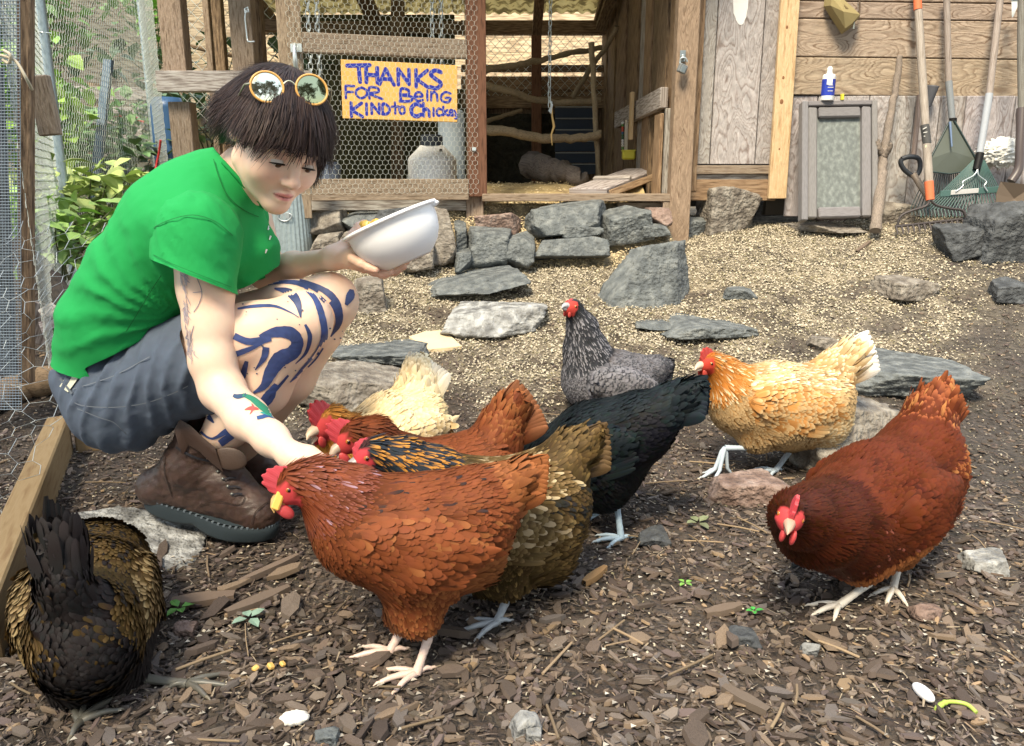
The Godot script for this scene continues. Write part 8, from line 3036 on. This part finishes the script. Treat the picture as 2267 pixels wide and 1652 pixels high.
func boot(root: Node3D, q: Array, near: bool) -> void:
	var holder := Node3D.new()
	holder.name = numbered("boot", root)
	root.add_child(holder)
	var lea := Color(0.055, 0.033, 0.026)
	var f := Field.new()
	var J := func(k: int) -> Vector3: return jj(q[k])
	var heel: Vector3 = J.call(0); var ank: Vector3 = J.call(1); var top: Vector3 = J.call(2); var vamp: Vector3 = J.call(3); var toe: Vector3 = J.call(4)
	f.cap(heel, ank, jr(q[0]), jr(q[1]), 0.03)
	f.cap(ank, top, jr(q[1]), jr(q[2]), 0.02)
	f.cap(ank, vamp, jr(q[1]) * 0.95, jr(q[3]) * 0.85, 0.03)
	f.cap(heel, toe, jr(q[0]), jr(q[4]) * 0.9, 0.03)
	f.cap(vamp, toe, jr(q[3]) * 0.8, jr(q[4]), 0.03)
	var m := MB.new()
	f.build(0.0055, m)
	m.smooth()
	var cut := []
	var tn := (top - ank).normalized()
	for k in m.v.size():
		var p := m.v[k]
		cut.push_back((p - top - tn * 0.012).dot(tn) if (p - ank).dot(tn) > 0.02 else -1.0)
		var w := nz.get_noise_3d(p.x * 26.0, p.y * 55.0, p.z * 26.0)
		m.v[k] += m.n[k] * ((1.0 - absf(w) * 2.0) * 0.0028 - 0.001)
		var t := 1.0 + 0.55 * nz.get_noise_3dv(p * 22.0) + 0.3 * nz.get_noise_3dv(p * 70.0)
		m.c[k] = Color(lea.r * t * 1.05, lea.g * t, lea.b * t)
	trim(m, cut)
	m.smooth()
	var lm: StandardMaterial3D = mats["leather"] if mats.has("leather") else std("leather", Color.WHITE, 0.5, null, Vector3.ONE, bump_tex(9, 0.06, 5.0), 0.4)
	lm.uv1_triplanar = true
	lm.uv1_scale = Vector3(9, 9, 9)
	put("upper", m, lm, holder)
	# sole: outline swept from heel to toe
	var a := jj(q[5]); var b := jj(q[6])
	var x := (b - a).normalized()
	var z := x.cross(Vector3.UP).normalized()
	var y := z.cross(x).normalized()
	var L := a.distance_to(b)
	var ring := []
	var n := 40
	for k in n:
		var t := TAU * k / n
		var s := 0.5 - 0.5 * cos(t)
		var w := 0.034 + 0.014 * exp(-pow((s - 0.72) / 0.2, 2.0)) - 0.004 * exp(-pow((s - 0.4) / 0.15, 2.0))
		w *= pow(maxf(0.0, 1.0 - pow(absf(2.0 * s - 1.0), 5.0)), 0.4)
		ring.push_back([s * L, w * signf(sin(t)), s])
	m = MB.new()
	m.col = Color(0.022, 0.032, 0.042)
	var lay := [[0.016, 0.96], [0.014, 1.04], [0.0, 1.05], [-0.017, 1.03], [-0.022, 0.98]]
	var first := m.v.size()
	for l in lay:
		for k in n:
			var r: Array = ring[k]
			var dip: float = 0.010 * pow(r[2], 4.0) - 0.006 * sin(r[2] * PI)
			var arch: float = 0.010 * exp(-pow((r[2] - 0.42) / 0.08, 2.0)) if l[0] < -0.01 else 0.0
			m.vert(a + x * (L * 0.5 + (r[0] - L * 0.5) * l[1]) + z * r[1] * l[1] + y * (l[0] + dip + arch), z)
	for j in lay.size() - 1:
		for k in n:
			var p := first + j * n + k
			var p2 := first + j * n + (k + 1) % n
			m.idx(p, p2, p + n)
			m.idx(p2, p2 + n, p + n)
	for e in [0, lay.size() - 1]:
		var c := m.vert(a + x * L * 0.5 + y * lay[e][0], y)
		for k in n:
			m.idx(c, first + e * n + k, first + e * n + (k + 1) % n)
	m.smooth()
	# keep the outside facing out
	var test := m.n[first + 2 * n + n / 4]
	if test.dot(z * ring[n / 4][1]) < 0.0:
		for k in range(0, m.i.size(), 3):
			var t := m.i[k + 1]
			m.i[k + 1] = m.i[k + 2]
			m.i[k + 2] = t
		m.smooth()
	put("sole", m, mats["plain"], holder)
	m = MB.new()
	m.col = Color(0.11, 0.14, 0.165)
	for k in 64:
		var t := k / 64.0 * n
		var r0: Array = ring[int(t) % n]
		var r1: Array = ring[(int(t) + 1) % n]
		var fr := t - int(t)
		var px: float = lerpf(r0[0], r1[0], fr)
		var pw: float = lerpf(r0[1], r1[1], fr)
		var s: float = px / L
		var dip: float = 0.010 * pow(s, 4.0) - 0.006 * sin(s * PI)
		m.box(Transform3D(Basis(x, y, z), a + x * (L * 0.5 + (px - L * 0.5) * 1.02) + z * pw * 1.0 + y * (0.0145 + dip)), Vector3(0.0045, 0.004, 0.006))
	put("welt_stitching", m, mats["plain"], holder)
	if not near:
		return
	# open collar flap, tongue, laces and eyelets
	var list := f.all()
	m = MB.new()
	m.col = Color(0.075, 0.048, 0.036)
	ball(m, jj([508, 1016, 1.545]), 0.034, 3, Vector3(1.05, 0.72, 0.16), Basis(Vector3.BACK, -0.15))
	put("tongue", m, lm, holder)
	m = MB.new()
	m.col = lea
	var rim := [[392, 952], [404, 928], [430, 944], [455, 968], [482, 990]]
	for k in rim.size():
		var p := jj([rim[k][0], rim[k][1], 1.545])
		m.vert(p + Vector3(-0.004, 0.002, 0.006), Vector3.BACK)
		m.vert(p + Vector3(0.002, -0.02, 0.010), Vector3.BACK)
		m.vert(p + Vector3(0.006, -0.055, 0.0), Vector3.BACK)
	for k in rim.size() - 1:
		for j in 2:
			m.idx(k * 3 + j, k * 3 + j + 3, k * 3 + j + 1)
			m.idx(k * 3 + j + 1, k * 3 + j + 3, k * 3 + j + 4)
	m.smooth()
	put("collar_flap", m, lm, holder)
	m = MB.new()
	m.col = Color(0.02, 0.022, 0.03)
	surf_stroke(m, f, list, [[388, 990, 4], [410, 1003, 5], [440, 1016, 5], [476, 1022, 5], [500, 1020, 4]], 4, 0.006)
	put("lace", m, mats["matte"], holder)
	for e in [[494, 1062, 522, 1058], [505, 1078, 532, 1080], [514, 1096, 536, 1094]]:
		m = MB.new()
		m.col = Color(0.02, 0.022, 0.03)
		surf_stroke(m, f, list, [[e[0], e[1], 4], [(e[0] + e[2]) * 0.5, (e[1] + e[3]) * 0.5 - 2, 4], [e[2], e[3], 4]], 3, 0.006)
		put("lace", m, mats["matte"], holder)
	m = MB.new()
	m.col = Color(0.35, 0.33, 0.30)
	for e in [[482, 1044], [493, 1060], [504, 1077], [513, 1094]]:
		var p := on_field(f, list, e[0], e[1], 1.0, 2.2)
		if p != Vector3.INF:
			m = MB.new()
			m.col = Color(0.35, 0.33, 0.30)
			ball(m, p - dir_of(e[0], e[1]) * 0.002, 0.0035, 2)
			put("eyelet", m, mats["chain"], holder)
	m = MB.new()
	m.col = Color(0.03, 0.018, 0.015)
	surf_stroke(m, f, list, [[366, 1010, 2], [362, 1040, 2], [372, 1075, 2], [380, 1100, 2]], 4, 0.004)
	put("seam", m, mats["matte"], holder)
	m = MB.new()
	m.col = Color(0.03, 0.018, 0.015)
	surf_stroke(m, f, list, [[440, 1120, 2], [480, 1110, 2], [528, 1118, 2], [542, 1100, 2]], 4, 0.004)
	put("seam", m, mats["matte"], holder)
	m = MB.new()
	m.col = Color(0.03, 0.018, 0.015)
	surf_stroke(m, f, list, [[556, 1160, 2], [564, 1135, 2], [582, 1118, 2], [596, 1110, 2]], 4, 0.004)
	put("seam", m, mats["matte"], holder)

# ---------------------------------------------------------------- bowl, food, scraps

func build_small_things() -> void:
	var rim := jj([863, 489, 1.62])
	var base := jj([903, 577, 1.62])
	var up := (rim - base).normalized()
	var view := dir_of(880, 530)
	up = (up + view * 0.045).normalized()
	var xx := up.cross(Vector3.BACK).normalized()
	var t := Transform3D(Basis(xx, up, xx.cross(up)), base)
	var H := rim.distance_to(base)
	var bowl := thing("bowl", "white plastic bowl with rolled rim held tilted in the person's raised hand", "bowl", base)
	var m := MB.new()
	m.col = Color(0.86, 0.87, 0.90)
	m.lathe(t, [Vector2(0.0, 0.0), Vector2(0.046, 0.0), Vector2(0.049, -0.003), Vector2(0.051, 0.0), Vector2(0.060, 0.006), Vector2(0.074, 0.019), Vector2(0.085, 0.038), Vector2(0.0905, 0.058), Vector2(0.0925, H - 0.004), Vector2(0.099, H - 0.003), Vector2(0.102, H), Vector2(0.100, H + 0.004), Vector2(0.093, H + 0.005), Vector2(0.089, H), Vector2(0.087, 0.058), Vector2(0.080, 0.036), Vector2(0.064, 0.014), Vector2(0.045, 0.006), Vector2(0.0, 0.005)], 56)
	put("vessel", m, mats["satin"], bowl)
	m = MB.new()
	m.col = Color(0.80, 0.81, 0.83)
	var lip := jj([958, 452, 1.62])
	ball(m, lip + xx * 0.0, 0.013, 2, Vector3(1.0, 0.45, 0.9), t.basis)
	put("pouring_lip", m, mats["satin"], bowl)
	var ch := Color(0.78, 0.48, 0.10)
	var r := RandomNumberGenerator.new()
	r.seed = 5
	var k := 0
	for q in [[806, 496, 1.63], [812, 498, 1.60], [822, 497, 1.64], [832, 492, 1.62]]:
		m = MB.new()
		m.col = shade(ch, r.randf_range(0.9, 1.1))
		m.box(Transform3D(Basis.from_euler(Vector3(r.randf() * 3.0, r.randf() * 3.0, r.randf() * 3.0)), jj(q)), Vector3(0.018, 0.013, 0.011), 0.002)
		tag(put("cheese_chunk", m, mats["satin"]), ["yellow food chunk in the bowl, closest to the thumb", "yellow food chunk in the bowl, foremost under the rim", "yellow food chunk in the bowl, behind the rim", "yellow food chunk in the bowl, nearest to the bowl's middle"][k], "food", "yellow food chunks in the bowl")
		k += 1
	m = MB.new()
	m.col = Color(0.80, 0.46, 0.10)
	var a := jj([622, 1092, 1.085]); var b := jj([610, 1124, 1.08])
	m.box(Transform3D(Basis((b - a).normalized(), (b - a).normalized().cross(Vector3.BACK).normalized(), (b - a).normalized().cross((b - a).normalized().cross(Vector3.BACK).normalized())), (a + b) * 0.5), Vector3(0.028, 0.012, 0.011), 0.002)
	tag(put("cheese_stick", m, mats["satin"]), "yellow food stick held in the front red hen's beak", "food")
	for q in [[566, 1490, 13, "leftmost"], [600, 1490, 14, "middle"], [626, 1484, 12, "rightmost"]]:
		m = MB.new()
		m.col = Color(0.70, 0.44, 0.13)
		var s: float = q[2] / FOCAL * 1.25
		m.box(Transform3D(Basis.from_euler(Vector3(0.3, r.randf() * 3.0, 0.2)), pg(q[0], q[1]) + Vector3(0, 0.009, 0)), Vector3(s * 1.2, s * 0.8, s), 0.002)
		tag(put("cheese_crumb", m, mats["satin"]), "yellow food crumb on the bark, %s of three left of the red hen's feet" % q[3], "food")
	# eggshell
	var p := pg(652, 1603) + Vector3(0, 0.010, 0)
	m = MB.new()
	m.col = Color(0.74, 0.72, 0.66)
	ball(m, p, 0.021, 3, Vector3(1.0, 0.42, 0.62), Basis(Vector3.UP, 0.2))
	for j in m.v.size():
		m.v[j] += Vector3(0, nz.get_noise_3dv(m.v[j] * 120.0) * 0.004, 0)
	m.smooth()
	tag(put("eggshell", m, mats["matte"]), "white piece of eggshell on the bark at the bottom, left of centre", "eggshell")
	# dry wood splinter
	var sp := pg(965, 770)
	m = MB.new()
	m.col = Color(0.62, 0.50, 0.32)
	var out := [[905, 752], [940, 742], [975, 737], [998, 752], [1022, 772], [990, 778], [948, 782]]
	for j in out.size():
		m.tri(pg(963, 762) + Vector3(0, 0.02, 0), pg(out[j][0], out[j][1]) + Vector3(0, 0.012, 0), pg(out[(j + 1) % out.size()][0], out[(j + 1) % out.size()][1]) + Vector3(0, 0.012, 0), Vector3.UP)
		m.quad(pg(out[j][0], out[j][1]) + Vector3(0, 0.012, 0), pg(out[(j + 1) % out.size()][0], out[(j + 1) % out.size()][1]) + Vector3(0, 0.012, 0), pg(out[(j + 1) % out.size()][0], out[(j + 1) % out.size()][1]), pg(out[j][0], out[j][1]), Vector3.BACK)
	tag(put("wood_scrap", m, mats["matte"]), "pale broken scrap of wood lying left of the lumpy grey rock", "wood scrap")
	# fallen leaves and green bits
	for q in [[784, 806, 0.03, Color(0.32, 0.52, 0.36), "pale mint green torn leaf beside the small round stone"], [1040, 660, 0.022, Color(0.06, 0.25, 0.05), "dark green leaf scrap on the shavings below the blue slab"], [398, 1360, 0.026, Color(0.12, 0.30, 0.06), "bright green leaf scrap right of the dark hen at left"], [552, 1378, 0.028, Color(0.22, 0.33, 0.26), "grey green torn leaf on the bark left of the red hen"],
			[1668, 1366, 0.014, Color(0.05, 0.33, 0.05), "tiny three leaved green sprout on the bark, right of centre"], [1515, 1304, 0.014, Color(0.16, 0.33, 0.06), "tiny green leaf bud below the black hen"], [1545, 1165, 0.03, Color(0.17, 0.19, 0.10), "wilted green leaves below the black hen's tail"], [1005, 738, 0.02, Color(0.10, 0.20, 0.08), "small green weed at the left end of the lumpy grey rock"]]:
		m = MB.new()
		var c := pg(q[0], q[1]) + Vector3(0, 0.012, 0)
		for j in 4:
			var an := j * 1.7 + float(q[0])
			var s: float = q[2]
			leaf_shape(m, c + Vector3(cos(an), 0, sin(an)) * s * 0.15, Vector3(cos(an), r.randf_range(-0.1, 0.3), sin(an)).normalized(), Vector3.UP, s * r.randf_range(0.7, 1.1), s * 0.32, shade(q[3], r.randf_range(0.8, 1.2)))
		tag(put("fallen_leaf", m, mats["leaf"]), q[4], "leaf")
	m = MB.new()
	m.col = Color(0.34, 0.45, 0.08)
	m.tube(curve_points([pg(2070, 1582) + Vector3(0, 0.01, 0), pg(2090, 1570) + Vector3(0, 0.012, 0), pg(2115, 1572) + Vector3(0, 0.012, 0), pg(2140, 1580) + Vector3(0, 0.012, 0), pg(2160, 1588) + Vector3(0, 0.009, 0)], 5), [0.003, 0.0042, 0.0038, 0.0044, 0.0036, 0.0044, 0.003], 8)
	tag(put("green_peel", m, mats["satin"]), "yellow green curl of vegetable peel at lower right", "peel")
	m = MB.new()
	m.col = Color(0.62, 0.62, 0.64)
	ball(m, pg(2042, 1548) + Vector3(0, 0.012, 0), 0.018, 3, Vector3(0.55, 0.5, 1.2), Basis(Vector3.UP, 0.2))
	tag(put("white_lump", m, mats["matte"]), "whitish elongated lump beside the yellow green peel", "lump")
	for q in [[200, 1330, 520, 1330, 1.0, "long flat bark strip lying right of the dark hen at left"], [640, 1310, 500, 1372, 0.8, "long dark plank of bark pointing at the red hen's breast"], [660, 1240, 530, 1300, 0.5, "straight thin brown stick on the bark below the boot"], [1340, 1268, 1292, 1302, 0.5, "split orange brown piece of wood below the black hen"], [1640, 1100, 1600, 1110, 0.3, "chip of bark beside the reddish flat rock"], [1560, 1368, 1640, 1352, 0.7, "curved grey bark strip left of the green sprout"], [1700, 1590, 1600, 1535, 0.6, "pale brown wood splinter at lower right centre"], [1925, 540, 1895, 562, 0.6, "reddish brown wood chunk on the shavings in front of the forked stick"]]:
		m = MB.new()
		var tone := r.randf_range(0.7, 1.2)
		m.col = Color(0.17 * tone, 0.125 * tone, 0.095 * tone)
		if "orange" in q[5]:
			m.col = Color(0.33, 0.19, 0.08)
		var e0 := pg(q[0], q[1]) + Vector3(0, 0.008, 0)
		var e1 := pg(q[2], q[3]) + Vector3(0, 0.010, 0)
		if q[0] == 200:
			e0 = pg(380, 1345) + Vector3(0, 0.008, 0)
		var d := (e1 - e0)
		var rows := 7
		for j in rows - 1:
			var s0 := j / float(rows - 1)
			var s1 := (j + 1) / float(rows - 1)
			var sd: Vector3 = d.cross(Vector3.UP).normalized() * 0.016 * q[4]
			var w0 := 0.55 + 0.5 * sin(s0 * PI) + 0.3 * nz.get_noise_1d(j * 7.0 + q[0])
			var w1 := 0.55 + 0.5 * sin(s1 * PI) + 0.3 * nz.get_noise_1d((j + 1) * 7.0 + q[0])
			var a0 := e0 + d * s0; var a1 := e0 + d * s1
			var hh := Vector3(0, 0.006, 0)
			m.quad(a0 - sd * w0 + hh, a0 + sd * w0 + hh, a1 + sd * w1 + hh, a1 - sd * w1 + hh, Vector3.UP)
			m.quad(a0 - sd * w0 + hh, a1 - sd * w1 + hh, a1 - sd * w1 - hh, a0 - sd * w0 - hh, -sd)
			m.quad(a0 + sd * w0 + hh, a1 + sd * w1 + hh, a1 + sd * w1 - hh, a0 + sd * w0 - hh, sd)
		tag(put("bark_strip", m, mats["litter"]), q[5], "bark strip")
